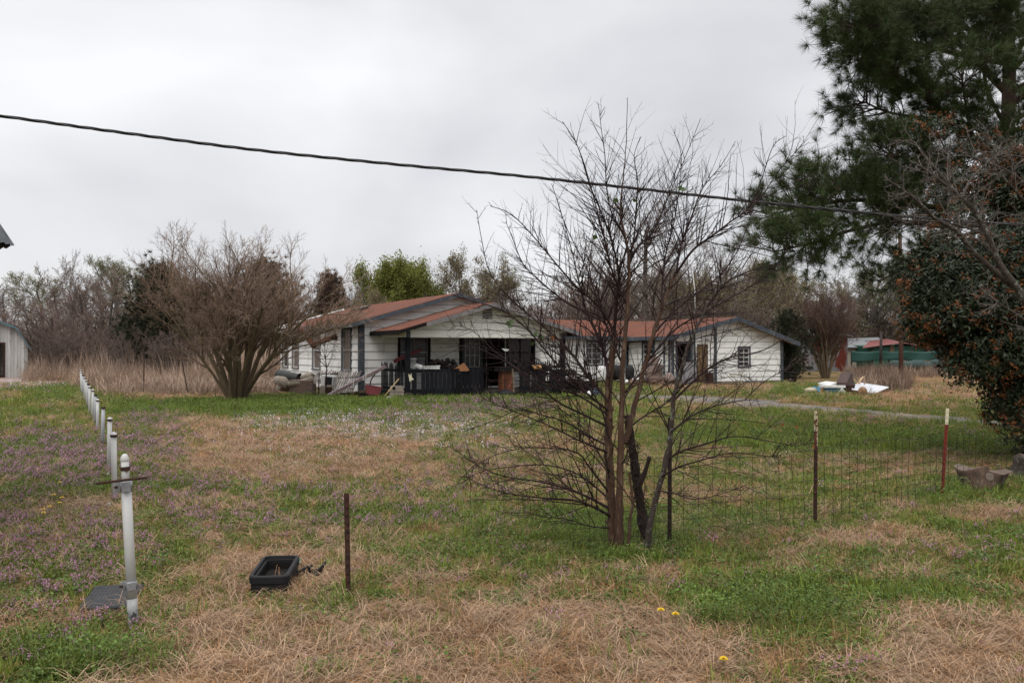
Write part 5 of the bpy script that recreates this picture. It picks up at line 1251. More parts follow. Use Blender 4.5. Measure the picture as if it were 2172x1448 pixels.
for i, (x0, x1, y0, y1, lb) in enumerate(((1288, 1320, 773, 806, 'black kettle grill standing behind the sapling trunks'), (1326, 1346, 774, 808, 'black covered bin against the wing corner'))):
    Y = 41 + i * 2; t = J('grill' if i == 0 else 'bin', lb, 'grill' if i == 0 else 'bin', (x0 + x1) / 2, 812, Y)
    c = at((x0 + x1) / 2, y0, Y); r = (x1 - x0) / 2 / F * Y; h = (y1 - y0) / F * Y
    mb = MB(); mb.lathe([(.001, 0), (r * .6, -.04 * h), (r * .95, -.25 * h), (r, -.45 * h), (r * .9, -.7 * h), (r * .6, -h * .95), (.001, -h)], c, 16); mb.build('bowl' if i == 0 else 'drum', M['black_rubber'], t)
    mb = MB(); 
    for a in (0, 2.1, 4.2): q = Vector((math.cos(a) * r * .7, math.sin(a) * r * .7, 0)); mb.bar(c + q + Vector((0, 0, -h * .7)), Vector((c.x + q.x * 1.2, c.y + q.y * 1.2, 0)), .03, .03)
    mb.build('leg', M['charred'], t)
t = J('plastic_barrel', 'dirty white plastic barrel left of the black grill', 'barrel', 1274, 800, 40); mb = MB(); c = at(1274, 806, 40); mb.lathe([(.001, 0), (.24, 0), (.26, .1), (.25, .5), (.2, .62), (.1, .64), (.001, .64)], c, 16, eul(0, 12, 0)); mb.build('barrel', M['white_paint'], t)
t = J('trash_bag', 'small white trash bag in the leaves before the wing', 'bag', 1328, 812, 42.5); mb = MB(); lump(mb, at(1328, 811, 42.5), .2, .16, .14, seed=7); lump(mb, at(1345, 804, 43), .32, .2, .07, seed=9); mb.build('bag', M['white_paint'], t)
m_up = mat('upholstery_pink', (.26, .20, .175), (.18, .135, .115), 8, .95)
t = J('sofa', 'broken tan pink sofa dumped before the wing wall', 'sofa', 1405, 815, 43.0)
mb = MB(); rbox(mb, 1388, 1436, 772, 803, 44.0, .35, 22); mb.build('back', m_up, t, .05)
mb = MB(); rbox(mb, 1366, 1432, 799, 818, 43.0, .9, 18); mb.build('seat', m_tan2, t, .05)
mb = MB(); mb.tube([at(1418, 795, 43.2), at(1424, 812, 42.9)], [.2, .22], 12); mb.build('arm', m_up, t)
mb = MB(); mb.prism([at(x, y, 43.1) for x, y in ((1368, 790), (1386, 787), (1402, 796), (1396, 803), (1370, 803))], (0, .3, 0)); mb.build('torn_lining', m_tan2, t)
t = J('sofa_cushion', 'tall tan sofa section tipped on end with bare wood slats', 'sofa section', 1390, 795, 43)
mb = MB(); mb.prism([at(x, y, 43.2) for x, y in ((1366, 786), (1384, 752), (1400, 758), (1381, 793))], (.1, .35, 0)); mb.build('block', m_up, t, .03)
mb = MB(); mb.bar(at(1383, 792, 43.1), at(1400, 759, 43.1), .05, .05); mb.bar(at(1389, 793, 43.1), at(1404, 762, 43.1), .05, .05); mb.build('slats', M['rust_dark'], t)
t = J('debris_heap', 'low heap of brown debris and rubbish around the broken sofa', 'debris', 1390, 816, 42.8); mb = MB()
for i in range(90):
    c = at(rr.uniform(1318, 1440), rr.uniform(806, 820), 42.7 + rr.uniform(-.5, .6)); c.z = max(.04, min(c.z, .3)); mb.box(c, (rr.uniform(.08, .4), rr.uniform(.05, .25), rr.uniform(.02, .1)), eul(rr.uniform(-30, 30), rr.uniform(-30, 30), rr.uniform(0, 180)), 1 if rr.random() < .1 else 0)
mb.build('scrap', [mat('brown_scrap', (.15, .09, .06), (.07, .045, .032), 2, .9, isl=.5), M['white_paint']], t)
t = J('steel_sheet', 'gray metal panel leaning beside the open wing doorway', 'panel', 1460, 815, 43.6); mb = MB(); mb.plate([at(1445, 816, 43.3), at(1469, 815, 43.6), at(1470, 768, 43.95), at(1452, 767, 43.75)], .04); mb.build('sheet', mat('gray_panel', (.20, .19, .20), (.14, .135, .14), 3, .7), t)
t = J('wood_box', 'brown wooden box against the wing corner board', 'box', 1507, 813, 44.3); mb = MB(); rbox(mb, 1501, 1513, 790, 814, 44.0, .25, 28); mb.build('crate', M['rust_dark'], t)
t = J('bark_slab', 'split rotten wood slab leaning beside the brown wing door', 'wood slab', 1488, 815, 43.9); mb = MB(); mb.prism([at(x, y, 43.9) for x, y in ((1476, 816), (1481, 780), (1479, 735), (1492, 733), (1492, 770), (1497, 815))], (0, .1, 0)); mb.build('slab', mat('split_wood', (.15, .09, .04), (.05, .035, .022), 2.5, .95, stretch=(4, 4, .4), c3=(.28, .2, .12), t3=(.56, .62), s3=4), t, 0)

# scrap pile on the right lawn
YP = 34.2
t = J('chest', 'blue chest with a white lid in the scrap pile', 'chest', 1766, 838, YP)
m_bl = mat('chest_blue', (.035, .11, .19), (.025, .08, .145), 3, .6); mb = MB(); rbox(mb, 1749, 1781, 823, 839, YP, .45, 3); mb.build('body', m_bl, t, .015)
mb = MB(); rbox(mb, 1747, 1794, 817, 822.5, YP - .05, .55, 3); mb.build('lid', M['white_paint'], t, .015)
t = J('white_board', 'white board lying tilted at the back of the scrap pile', 'board', 1755, 815, YP + 1); mb = MB(); mb.plate([at(1735, 812, YP + .6), at(1760, 816, YP + .4), at(1778, 811, YP + 1.3), at(1752, 808, YP + 1.4)], .04); mb.build('panel', M['white_paint'], t)
t = J('cabinet', 'brown wooden cabinet tipped on its corner atop the scrap pile', 'cabinet', 1795, 832, YP)
mb = MB(); m_cab = mat('cabinet_brown', (.085, .055, .048), (.055, .037, .033), 3, .7)
e = Vector((.42, .35, -.0)); q = [at(1774, 813, YP), at(1795, 813, YP), at(1805, 789, YP), at(1784, 789, YP)]
f_ = [at(1774, 818, YP + .0), at(1795, 818, YP), at(1795, 813, YP), at(1774, 813, YP)]
bk = Vector((.33, .5, -.12))
mb.hexa([at(1774, 817.5, YP), at(1796, 817.5, YP), at(1815, 818, YP + .5), at(1793, 818, YP + .5), at(1774, 811, YP), at(1796, 811, YP), at(1806, 789, YP + .3), at(1784, 789, YP + .3)]); mb.build('carcass', m_cab, t, .01)
mb = MB(); mb.prism([at(x, y, YP + .1) for x, y in ((1794, 819), (1814, 816), (1812, 826), (1805, 840), (1795, 840))], (0, .3, 0)); mb.build('side', M['rust_dark'], t)
t = J('folded_sheet', 'white folded metal sheet standing as a small peak beside the blue chest', 'metal sheet', 1787, 833, YP - .2); mb = MB(); mb.prism([at(x, y, YP - .2) for x, y in ((1780, 832), (1787, 822), (1795, 832))], (.05, .25, 0)); mb.build('sheet', M['white_paint'], t)
t = J('charred_board', 'charred board under the white folded sheet', 'board', 1788, 838, YP - .2); mb = MB(); mb.bar(at(1779, 835, YP - .2), at(1800, 838, YP), .3, .1); mb.build('plank', M['charred'], t)
t = J('roofing_sheet', 'white corrugated roofing sheets spread over the right end of the scrap pile', 'roofing', 1845, 832, YP)
def corr(mb, q, n, amp, th=.006):
    a, b_, c, d = [Vector(p) for p in q]; nr = (b_ - a).cross(d - a).normalized(); V = []; K = n * 4
    for j in range(5):
        for i in range(K + 1):
            f, g = i / K, j / 4; p = a.lerp(b_, f).lerp(d.lerp(c, f), g) + nr * amp * math.sin(f * n * 6.283); V.append(tuple(p))
    m_ = len(V); V += [tuple(Vector(p) - nr * th) for p in V]; F_ = []
    for j in range(4):
        for i in range(K): k = j * (K + 1) + i; F_ += [(k, k + 1, k + K + 2, k + K + 1), (m_ + k, m_ + k + K + 1, m_ + k + K + 2, m_ + k + 1)]
    mb.add(V, F_)
mb = MB(); corr(mb, [at(1812, 822, YP + .5), at(1818, 811, YP + 2.2), at(1886, 821, YP + 1.6), at(1852, 836, YP)], 8, .022); corr(mb, [at(1806, 826, YP - .1), at(1812, 815, YP + .9), at(1850, 817, YP + 1.0), at(1842, 833, YP - .1)], 6, .022)
mb.build('sheets', mat('roofing_white', (.52, .53, .55), (.42, .43, .45), 2, .45, metal=.1), t)
t = J('spool', 'round woven wooden spool end leaning on the roofing sheets', 'spool', 1830, 838, YP - .4); mb = MB(); c = at(1829.5, 829.5, YP - .4); Ms = Matrix.Rotation(R(82), 3, 'X')
mb.lathe([(.001, -.02), (.17, -.02), (.175, .02), (.001, .03)], c, 20, Ms); mb.build('disc', mat('wicker', (.33, .23, .14), (.2, .13, .08), 12, .85), t)
mb = MB()
for k in range(12): a = k / 12 * 6.283; v_ = Vector((math.cos(a), 0, math.sin(a))); mb.bar(c + v_ * .03 + Vector((0, -.035, 0)), c + v_ * .165 + Vector((0, -.03, 0)), .018, .012)
mb.build('ribs', M['straw'], t)
t = J('feed_sack', 'cream crumpled sack at the left end of the scrap pile', 'sack', 1718, 833, YP); mb = MB(); lump(mb, at(1720, 828, YP), .24, .2, .12, seed=21); mb.build('sack', mat('sack', (.40, .35, .25), (.30, .26, .18), 4, .9), t)
t = J('crate', 'light blue plastic crate beside the cream sack', 'crate', 1731, 830, YP + .1); mb = MB(); c = at(1732, 825, YP + .1); tray(mb, c, eul(0, 8, 5), .22, .18, .25, .22, .18); mb.build('tub', mat('light_blue', (.12, .33, .55), (.10, .27, .46), 3, .5), t)
t = J('cardboard_box', 'orange brown box left of the blue chest', 'box', 1742, 833, YP - .05); mb = MB(); rbox(mb, 1735, 1747, 822, 834, YP, .3, -8); mb.build('carton', mat('box_orange', (.30, .15, .075), (.2, .1, .05), 3, .8), t)
t = J('pallet_boards', 'bleached broken pallet boards behind the roofing sheets', 'boards', 1820, 820, YP + 1.6); mb = MB()
for i in range(14): x = 1790 + rr.uniform(0, 50); mb.bar(at(x, 820 + rr.uniform(-4, 3), YP + .8 + rr.uniform(0, .8)), at(x + rr.uniform(-12, 25), 806 + rr.uniform(-8, 12), YP + 1.5), .05, .025)
mb.build('board', M['straw_gray'], t)
t = J('fallen_branch', 'bare bleached branch arching over the tipped cabinet', 'branch', 1800, 812, YP + 1); mb = MB(); mb.tube([at(1794, 800, YP + .8), at(1794, 782, YP + .8), at(1803, 787, YP + .8), at(1812, 797, YP + .7), at(1822, 812, YP + .5)], [.02, .022, .022, .02, .012], 6)
mb.tube([at(1760, 790, YP + 1.5), at(1775, 791, YP + 1.4), at(1795, 806, YP + 1)], .014, 5); mb.build('limb', M['bark_lichen_twig'], t)

# stump, fallen limb, sticks
sp = gnd_on(2078, 1038); t = thing('tree_stump', 'forked gray tree stump right of the red T-post', 'stump', sp)
mb = MB(); rs = np.random.RandomState(4)
def trunkish(mb, pts, rads, n=18, amp=.12, seed=1, m=0):
    r2 = np.random.RandomState(seed); ph = r2.uniform(0, 6, 4); V = []; K = len(pts)
    for j, (p, r) in enumerate(zip(pts, rads)):
        for k in range(n):
            a = 6.283 * k / n; q = r * (1 + amp * math.sin(3 * a + ph[0] + j * .3) + amp * .6 * math.sin(7 * a + ph[1])); V.append((p[0] + math.cos(a) * q, p[1] + math.sin(a) * q, p[2] + .15 * r * math.sin(2 * a + ph[2]) * (j == K - 1)))
    F_ = [(j * n + k, j * n + (k + 1) % n, (j + 1) * n + (k + 1) % n, (j + 1) * n + k) for j in range(K - 1) for k in range(n)]
    mb.add(V, F_, m, True); mb.f.append((np.array([list(range((K - 1) * n, K * n))]) + mb.n - len(V), 1, False))
c = sp
trunkish(mb, [(c.x, c.y, -.05), (c.x - .03, c.y, .08), (c.x - .1, c.y, .2), (c.x - .12, c.y, .27)], [.20, .19, .165, .17], seed=2)
trunkish(mb, [(c.x + .03, c.y, -.05), (c.x + .07, c.y, .07), (c.x + .16, c.y, .18), (c.x + .2, c.y, .22)], [.17, .17, .145, .15], seed=5)
M['cut_top'] = mat('cut_top', (.15, .115, .09), (.09, .065, .05), 14, .9)
mb.build('stump', [mat('stump_bark', (.13, .085, .058), (.05, .033, .024), 7, .95, c3=(.16, .13, .10), t3=(.56, .62), s3=10, bump=1.0, stretch=(1, 1, .4)), M['cut_top']], t)
mb = MB(); e0 = at(2097, 1010, c.y - .12); mb.tube([e0 + Vector((0, .1, 0)), e0 + Vector((0, -.03, 0))], .045, 14); mb.build('cut_end', mat('cut_wood', (.22, .18, .15), (.14, .11, .09), 30, .9), t)
t0 = gnd_on(2168, 1010); t = thing('tree_stump', 'pale mossy stump at the right edge of the yard', 'stump', t0); mb = MB(); trunkish(mb, [(t0.x, t0.y, -.05), (t0.x + .01, t0.y, .08), (t0.x + .03, t0.y, .17), (t0.x + .02, t0.y, .24), (t0.x + .05, t0.y, .29)], [.15, .12, .10, .105, .07], seed=9, amp=.2); mb.build('stump', [M['bark_lichen'], M['cut_top']], t)
lg = gnd_on(1430, 1185); t = thing('fallen_limb', 'gray fallen limb lying between the sapling foot and the dark T-post', 'branch', lg); mb = MB()
mb.tube([at(1372, 1135, 7.9), at(1400, 1155, 7.6), at(1422, 1170, 7.35), at(1440, 1180, 7.2)], [.028, .03, .026, .022], 8); mb.build('limb', M['bark_lichen'], t)
lg = gnd_on(1425, 1205); t = thing('broken_stick', 'short reddish broken stick in front of the dark T-post', 'stick', lg); mb = MB(); mb.tube([at(1402, 1208, 6.75), at(1420, 1200, 6.85), at(1436, 1193, 6.95)], [.012, .02, .016], 7); mb.build('limb', M['bark_young'], t)
# grass and dead blades crowding the feet of posts and boxes; fallen leaves
rsf = np.random.RandomState(91); fp = []
for o in list(bpy.data.objects):
    if o.type == 'EMPTY' and o.get('category') in ('fence post', 'steel post', 'stump'):
        for _ in range(5 if o['category'] != 'stump' else 12):
            a = rsf.uniform(0, 6.28); r_ = rsf.uniform(.045, .12) * (1 if o['category'] != 'stump' else 2.2); x, y = o.location.x + math.cos(a) * r_, o.location.y + math.sin(a) * r_; fp.append((x, y, float(gz(x, y))))
for cx, cy, hx_, hy_, th in ((cM.x, cM.y, .15, .29, R(5)), (cL.x, cL.y, .18, .27, R(13))):
    for _ in range(60):
        s_ = rsf.uniform(-1, 1); e_ = rsf.choice([-1, 1]); x, y = (e_ * hx_, s_ * hy_) if rsf.rand() < .6 else (s_ * hx_, e_ * hy_)
        x, y = cx + x * math.cos(th) - y * math.sin(th), cy + x * math.sin(th) + y * math.cos(th); fp.append((x, y, float(gz(x, y))))
e1_ = proto(lambda m: blades(m, 16, 0.04, 0.12, 0.004, 0.1, 1.0, 0.035, .7), 'edge_tuft', M['grass']); e2_ = proto(lambda m: blades(m, 20, 0.04, 0.13, 0.003, 0.2, 1.3, 0.04, .9), 'edge_tuft_dead', M['straw'])
N = len(fp); scatter('edge_grass', 'grass and dead blades crowding the feet of posts and boxes', 'grass', [e1_, e2_], fp, np.stack([np.zeros(N), np.zeros(N), rsf.uniform(0, 6, N)], -1), rsf.uniform(.6, 1.1, N), rsf.randint(0, 2, N))
lf = proto(lambda m: leaf_quads(m, np.array([[0, 0, .012], [.03, .02, .016]]), np.array([[.2, .1, 1.], [-.3, .3, 1.]]), np.array([.055, .04]), .6), 'dead_leaf', mat('dead_leaf', (.20, .10, .05), (.11, .055, .03), 4, .8, obj=.35))
lay('leaf_litter', 'scattered brown fallen leaves on the grass', 'leaves', [lf], [(3.2, 9, 9, 1.0), (9, 20, 4, 1.2)], 55, lambda Z, x, y: np.clip(.35 + .5 * Z['n1'] + .6 * Z['soil'], .1, 1), tilt=.35)
# ------------------------------------------------------------------ trees
def perp(d, rng):
    r_ = Vector((rng.gauss(0, 1), rng.gauss(0, 1), rng.gauss(0, 1))); p = d.cross(r_)
    return p.normalized() if p.length > 1e-6 else Vector((1, 0, 0))
def grow(out, p, d, Ln, r, lvl, spec, rng):
    s = spec[lvl]; n_ = s['n']; pts = [p.copy()]; rs_ = [r]; d = d.normalized(); ds = [d]; z0 = p.z
    for i in range(n_):
        d = (d + perp(d, rng) * s['wob'] * rng.random() + Vector((0, 0, s['up']))).normalized()
        p = p + d * (Ln / n_); pts.append(p.copy()); ds.append(d); rs_.append(r * (1 - (1 - s['tap']) * (i + 1) / n_))
    out.setdefault(lvl, []).append((pts, rs_))
    if lvl + 1 < len(spec):
        c = spec[lvl + 1]; k = c['k'] if isinstance(c['k'], int) else int(c['k'] * Ln + rng.random())
        a0 = rng.random() * 6.28
        for j in range(k):
            t = c['t0'] + (1 - c['t0']) * (j + rng.random()) / k; t = min(t, 0.999); i = int(t * n_); f = t * n_ - i
            q = pts[i].lerp(pts[i + 1], f); dd = ds[i + 1]
            ax = Vector((0, 0, 1)) if abs(dd.z) < .9 else Vector((1, 0, 0))
            s1 = dd.cross(ax).normalized(); s2 = dd.cross(s1); a0 += 2.4 + rng.uniform(-.5, .5)
            ang = R(rng.uniform(*c['ang'])); nd = dd * math.cos(ang) + (s1 * math.cos(a0) + s2 * math.sin(a0)) * math.sin(ang)
            rr_ = rs_[i] + (rs_[i + 1] - rs_[i]) * f
            grow(out, q, nd, Ln * c['lr'] * rng.uniform(.6, 1.15) * (1 - c.get('fall', .3) * t), max(rr_ * c['rr'], c.get('rmin', .001)), lvl + 1, spec, rng)
def mesh_chains(mb, chains, sides, m=0):
    by = {}
    for pts, rs_ in chains: by.setdefault(len(pts), []).append((pts, rs_))
    for k, cs in by.items():
        P = np.array([[tuple(p) for p in c[0]] for c in cs]); Rr = np.array([c[1] for c in cs]); V, Q = tube_batch(P, Rr, sides); mb.add(V, Q, m, sides > 4)
def ends(chains, f0=0.3, k=1, rng=RNG):
    out = []
    for pts, _ in chains:
        for _ in range(k):
            t = f0 + (1 - f0) * rng.random(); t = min(t * (len(pts) - 1), len(pts) - 1.001); i = int(t); out.append(tuple(pts[i].lerp(pts[i + 1], t - i)))
    return np.array(out)
LV = lambda n, wob, up, tap=.35, k=0, t0=.2, ang=(25, 50), lr=.6, rr=.6, fall=.3, rmin=.002: dict(n=n, wob=wob, up=up, tap=tap, k=k, t0=t0, ang=ang, lr=lr, rr=rr, fall=fall, rmin=rmin)

# --- the bare multi-stem sapling in the middle of the yard
rng = random.Random(17)
SB = gnd_on(1305, 1168)
sap = thing('bare_sapling', 'leafless multi-stemmed young tree standing in front of the house', 'tree', SB)
PXM = SB.y / F
def stem(pp, r0, r1, y0=0.0, y1=0.0, pw=1.0):
    pts = []
    K = len(pp)
    for i, (x, y) in enumerate(pp):
        f = i / (K - 1); q = at(x, y, SB.y + y0 + (y1 - y0) * f)
        pts.append(q)
    pts = smooth_line(pts, 4); n_ = len(pts)
    rs_ = [r1 * PXM + (r0 - r1) * PXM * (1 - i / (n_ - 1)) ** pw for i in range(n_)]
    return pts, rs_
trunks = [
 stem([(1302, 1185), (1299, 1130), (1295, 1040), (1291, 950), (1290, 870), (1293, 800), (1300, 745), (1303, 703)], 10, 6.5, 0, .05),
 stem([(1313, 1180), (1314, 1080), (1316, 980), (1318, 870), (1321, 775), (1331, 650), (1335, 559), (1325, 500), (1315, 440), (1322, 380), (1328, 300), (1331, 207)], 9.5, .6, -.05, -.2, 1.5),
 stem([(1324, 940), (1336, 905), (1350, 846), (1367, 775), (1385, 710), (1403, 655), (1420, 610), (1434, 580)], 6.5, 3, -.02, .2),
 stem([(1371, 1165), (1380, 1110), (1396, 1040), (1413, 975), (1424, 915), (1428, 850), (1442, 796), (1455, 750), (1470, 712), (1500, 650)], 7, 2.6, -.2, -.5),
 stem([(1330, 1180), (1336, 1110), (1340, 1060), (1334, 1000)], 4.5, 2, -.1, -.1)]
limbs = [
 # upper crown
 ([(1291, 800), (1281, 746), (1262, 700), (1245, 665), (1228, 600), (1215, 540), (1190, 450), (1170, 390)], 5.0, .8, 0, .5),
 ([(1303, 703), (1308, 640), (1313, 590), (1300, 520), (1275, 450), (1250, 390), (1225, 310), (1193, 258)], 4.5, .8, 0, -.4),
 ([(1303, 703), (1270, 650), (1225, 610), (1180, 560), (1130, 500), (1085, 455), (1040, 437)], 3.6, .8, 0, -.6),
 ([(1245, 665), (1200, 640), (1150, 600), (1110, 560), (1085, 500), (1073, 470)], 3, .8, .3, .8),
 ([(1290, 850), (1250, 800), (1205, 740), (1150, 690), (1090, 640), (1040, 580), (1022, 510), (1011, 445)], 4, .8, 0, .7),
 ([(1290, 870), (1240, 830), (1180, 770), (1120, 700), (1070, 660), (1010, 640), (960, 625)], 3.4, .8, 0, -.7),
 ([(1321, 775), (1290, 700), (1262, 620), (1240, 560), (1200, 480), (1177, 410)], 3.4, .8, -.1, .5),
 ([(1331, 650), (1300, 580), (1280, 500), (1262, 430), (1240, 350), (1221, 300)], 3.2, .8, -.1, -.6),
 ([(1335, 559), (1355, 520), (1380, 500), (1400, 460), (1425, 400), (1455, 330), (1486, 252)], 3.2, .7, -.1, .3),
 ([(1335, 559), (1345, 500), (1350, 440), (1352, 380), (1345, 330), (1360, 290)], 3, .7, -.1, .1),
 ([(1325, 500), (1300, 460), (1287, 400), (1283, 330), (1275, 270), (1270, 225)], 2.5, .6, -.1, -.3),
 ([(1403, 655), (1405, 600), (1412, 540), (1430, 470), (1440, 400), (1445, 330), (1430, 280)], 3.2, .7, .1, .5),
 ([(1434, 580), (1470, 530), (1511, 500), (1550, 470), (1590, 440), (1618, 372), (1640, 310), (1668, 288)], 3.8, .7, .2, -.3),
 ([(1590, 444), (1620, 410), (1650, 365), (1690, 320), (1715, 293)], 1.8, .6, -.2, -.3),
 ([(1434, 580), (1445, 520), (1470, 450), (1490, 400), (1530, 350), (1560, 300)], 3, .7, .2, .8),
 ([(1385, 710), (1430, 660), (1480, 620), (1530, 580), (1570, 520), (1600, 430), (1620, 350)], 3, .7, .2, .9),
 ([(1500, 650), (1540, 600), (1590, 575), (1640, 560)], 3, .8, -.5, -.7),
 ([(1367, 775), (1430, 700), (1500, 660), (1570, 620), (1620, 590), (1650, 555)], 3, .8, .1, -.2),
 # right side, low and middle
 ([(1428, 850), (1480, 800), (1520, 770), (1560, 755), (1620, 742), (1690, 700), (1760, 650)], 3.2, .8, -.4, -.7),
 ([(1424, 915), (1470, 880), (1520, 860), (1580, 848), (1610, 850)], 3.2, .8, -.4, .1),
 ([(1580, 848), (1620, 810), (1670, 780), (1710, 755)], 1.8, .7, .1, .3),
 ([(1413, 975), (1450, 955), (1500, 940), (1560, 925), (1630, 935), (1690, 945), (1725, 930)], 3.2, .7, -.3, -.1),
 ([(1403, 1010), (1440, 990), (1490, 975), (1550, 960), (1610, 965), (1650, 970)], 3, .7, -.3, -.9),
 ([(1396, 1040), (1430, 1046), (1470, 1058), (1520, 1050), (1580, 1030)], 2.2, .7, -.3, -.6),
 ([(1336, 905), (1370, 880), (1420, 850), (1470, 800), (1530, 790), (1590, 800)], 2.6, .7, 0, .6),
 ([(1318, 860), (1350, 800), (1410, 745), (1470, 720), (1530, 705), (1600, 690)], 2.8, .7, -.1, .9),
 # left side, low and middle
 ([(1296, 1095), (1260, 1075), (1215, 1060), (1160, 1056), (1100, 1050), (1040, 1035), (985, 1010)], 4.2, .8, 0, -.8),
 ([(1296, 1080), (1250, 1055), (1200, 1035), (1140, 1020), (1070, 1010), (1010, 985), (960, 950)], 4, .8, 0, .1),
 ([(1294, 1060), (1260, 1030), (1215, 1000), (1150, 985), (1080, 990), (1020, 1000), (985, 1020)], 3.2, .7, 0, .8),
 ([(1292, 1045), (1250, 990), (1225, 960), (1170, 950), (1110, 950), (1050, 965), (1000, 990)], 2.8, .7, 0, -.9),
 ([(1290, 960), (1255, 945), (1220, 930), (1170, 905), (1110, 880), (1060, 860), (1020, 842)], 3.6, .8, 0, -.5),
 ([(1290, 945), (1250, 925), (1200, 895), (1150, 880), (1100, 870), (1050, 890), (985, 915)], 3.2, .7, 0, .9),
 ([(1290, 905), (1240, 880), (1180, 850), (1120, 800), (1060, 760), (1000, 735), (960, 735)], 3.4, .8, 0, -.3),
 ([(1290, 880), (1230, 840), (1170, 820), (1110, 790), (1050, 745), (1000, 700), (960, 690)], 3, .7, 0, .6),
 ([(1296, 1120), (1250, 1115), (1200, 1100), (1150, 1095), (1110, 1085)], 2.2, .7, 0, -.4),
 ([(1291, 1000), (1270, 960), (1230, 900), (1180, 860), (1140, 820)], 2.4, .7, 0, .4),
 ([(1291, 930), (1280, 880), (1255, 830), (1215, 790), (1180, 740), (1160, 690)], 2.8, .7, 0, -.2)]
limb_c = [stem(l_[0], l_[1] * .80, l_[2] * .8, *l_[3:], pw=1.35) for l_ in limbs]
for tk in trunks:
    for i in range(len(tk[1])): tk[1][i] *= 1 + rng.uniform(-.07, .09); tk[0][i] = tk[0][i] + Vector((rng.uniform(-.006, .006), rng.uniform(-.006, .006), 0))
mb = MB(); mesh_chains(mb, trunks[:3] + trunks[4:], 12); 
for i in range(26):
    tk = trunks[rng.choice((0, 0, 1, 1, 2))]; k = rng.randrange(1, len(tk[0]) - 6); q = tk[0][k]; a = rng.uniform(0, 6.28); r_ = tk[1][k]
    mb.tube([q, q + Vector((math.cos(a) * (r_ + .006), math.sin(a) * (r_ + .006), .008)), q + Vector((math.cos(a) * (r_ + rng.uniform(.01, .04)), math.sin(a) * (r_ + .01), rng.uniform(.01, .04)))], [r_ * .5, r_ * .32, r_ * .14], 6)
mb.build('trunk', M['bark_young'], sap)
mb = MB(); mesh_chains(mb, [trunks[3]], 10); mb.build('lichened_stem', M['bark_lichen'], sap)['label'] = 'gray lichened stem leaning right'
out = {}
sp2 = [None, LV(4, .16, .015, .35), LV(3, .2, .02, .3, k=3, t0=.25, ang=(30, 65), lr=.40, rr=.6, rmin=.0013)]
def shoots(chain, dens, L0, L1, low=0.2, spec=sp2, rscale=.5, up=.35, hi=1.0):
    pts, rs_ = chain; n_ = len(pts); tot = sum((pts[i + 1] - pts[i]).length for i in range(n_ - 1)); k = int(tot * dens)
    for j in range(k):
        t = (low + (hi - low) * rng.random()) * (n_ - 1.01); i = int(t); q = pts[i].lerp(pts[i + 1], t - i); dd = (pts[i + 1] - pts[i]).normalized()
        pr = perp(dd, rng); nd = dd * .65 + pr * .75 + Vector((0, 0, up * rng.random()))
        grow(out, q, nd, rng.uniform(L0, L1) * (1.25 - 1.0 * t / n_), max(min(rs_[i] * rscale, .0058), .0025), 1, spec, rng)
whip = [None, LV(4, .10, .05, .3), LV(3, .14, .05, .3, k=2, t0=.3, ang=(20, 45), lr=.42, rr=.6, rmin=.0012)]
for c_ in limb_c[:18]: shoots(c_, 12, .22, .78, .12, whip, .6, .7, hi=.72)
for c_ in limb_c[:18]: shoots(c_, 17, .12, .46, .05, hi=.8)
for c_ in limb_c[:18]: shoots(c_, 3, .06, .22, .7)
for c_ in limb_c[18:]: shoots(c_, 24, .12, .62, .12)
mid = [None, LV(5, .22, .02, .3), LV(4, .2, .03, .3, k=4, t0=.2, ang=(25, 60), lr=.42, rr=.6, rmin=.0013)]
for c_ in limb_c + trunks[1:4]: shoots(c_, 4.0, .4, 1.0, .1, mid, .5, .3)
for c_ in trunks[1:2]: shoots(c_, 7, .25, .6, .4, hi=.8)
for c_ in trunks[:1] + trunks[2:4]: shoots(c_, 6, .2, .6, .3)
mb = MB(); mesh_chains(mb, limb_c, 6, 0); mesh_chains(mb, out[1], 4, 0); mesh_chains(mb, out.get(2, []), 3, 0)
mb.build('branches', M['bark_twig'], sap)
# dead, ragged stem in the clump
mb = MB(); dstem = stem([(1374, 1150), (1366, 1110), (1357, 1060), (1350, 1010), (1345, 975), (1338, 930), (1330, 880)], 13, 8, .1, .15)
def ragged(pts, rs_, amp, seed, n=12):
    r2 = np.random.RandomState(seed); return pts, [r * (1 + amp * r2.uniform(-1, 1)) for r in rs_]
P_, R_ = ragged(*dstem, .22, 3); mb.tube(P_, R_, 9)
P_, R_ = ragged(*stem([(1352, 1035), (1360, 1020), (1370, 995), (1378, 968)], 6, 4.5, .05, .0), .2, 5); mb.tube(P_, R_, 8)
for i in range(46):
    f = rng.random() * .95; k = int(f * (len(dstem[0]) - 1)); p = dstem[0][k] + Vector((rng.uniform(-.04, .04), -.03, rng.uniform(-.03, .03))); mb.bar(p, p + Vector((rng.uniform(-.05, .05), rng.uniform(-.04, 0), rng.uniform(-.09, .02))), .014, .006)
for i in range(24):
    a = stem([(1330, 930), (1345, 1000), (1352, 1080)], 1, 1, .02, .02)[0]; k = rng.randrange(len(a) - 3); mb.tube([a[k] + Vector((rng.uniform(-.08, .08), rng.uniform(-.05, .02), 0)), a[k + 2] + Vector((rng.uniform(-.1, .1), -.04, rng.uniform(-.1, .1)))], .003, 4)
mb.build('dead_stem', M['bark_dead'], sap)['label'] = 'dark ragged dead stem in the clump'
mb = MB(); C_ = []; 
for x, y in ((1347, 425), (1306, 425), (1262, 503), (1449, 402), (1443, 399), (1078, 686), (1085, 682), (1083, 692), (1137, 708), (1147, 714), (1129, 728)): C_.append(tuple(at(x, y, SB.y - .3 + rng.uniform(-.2, .3))))
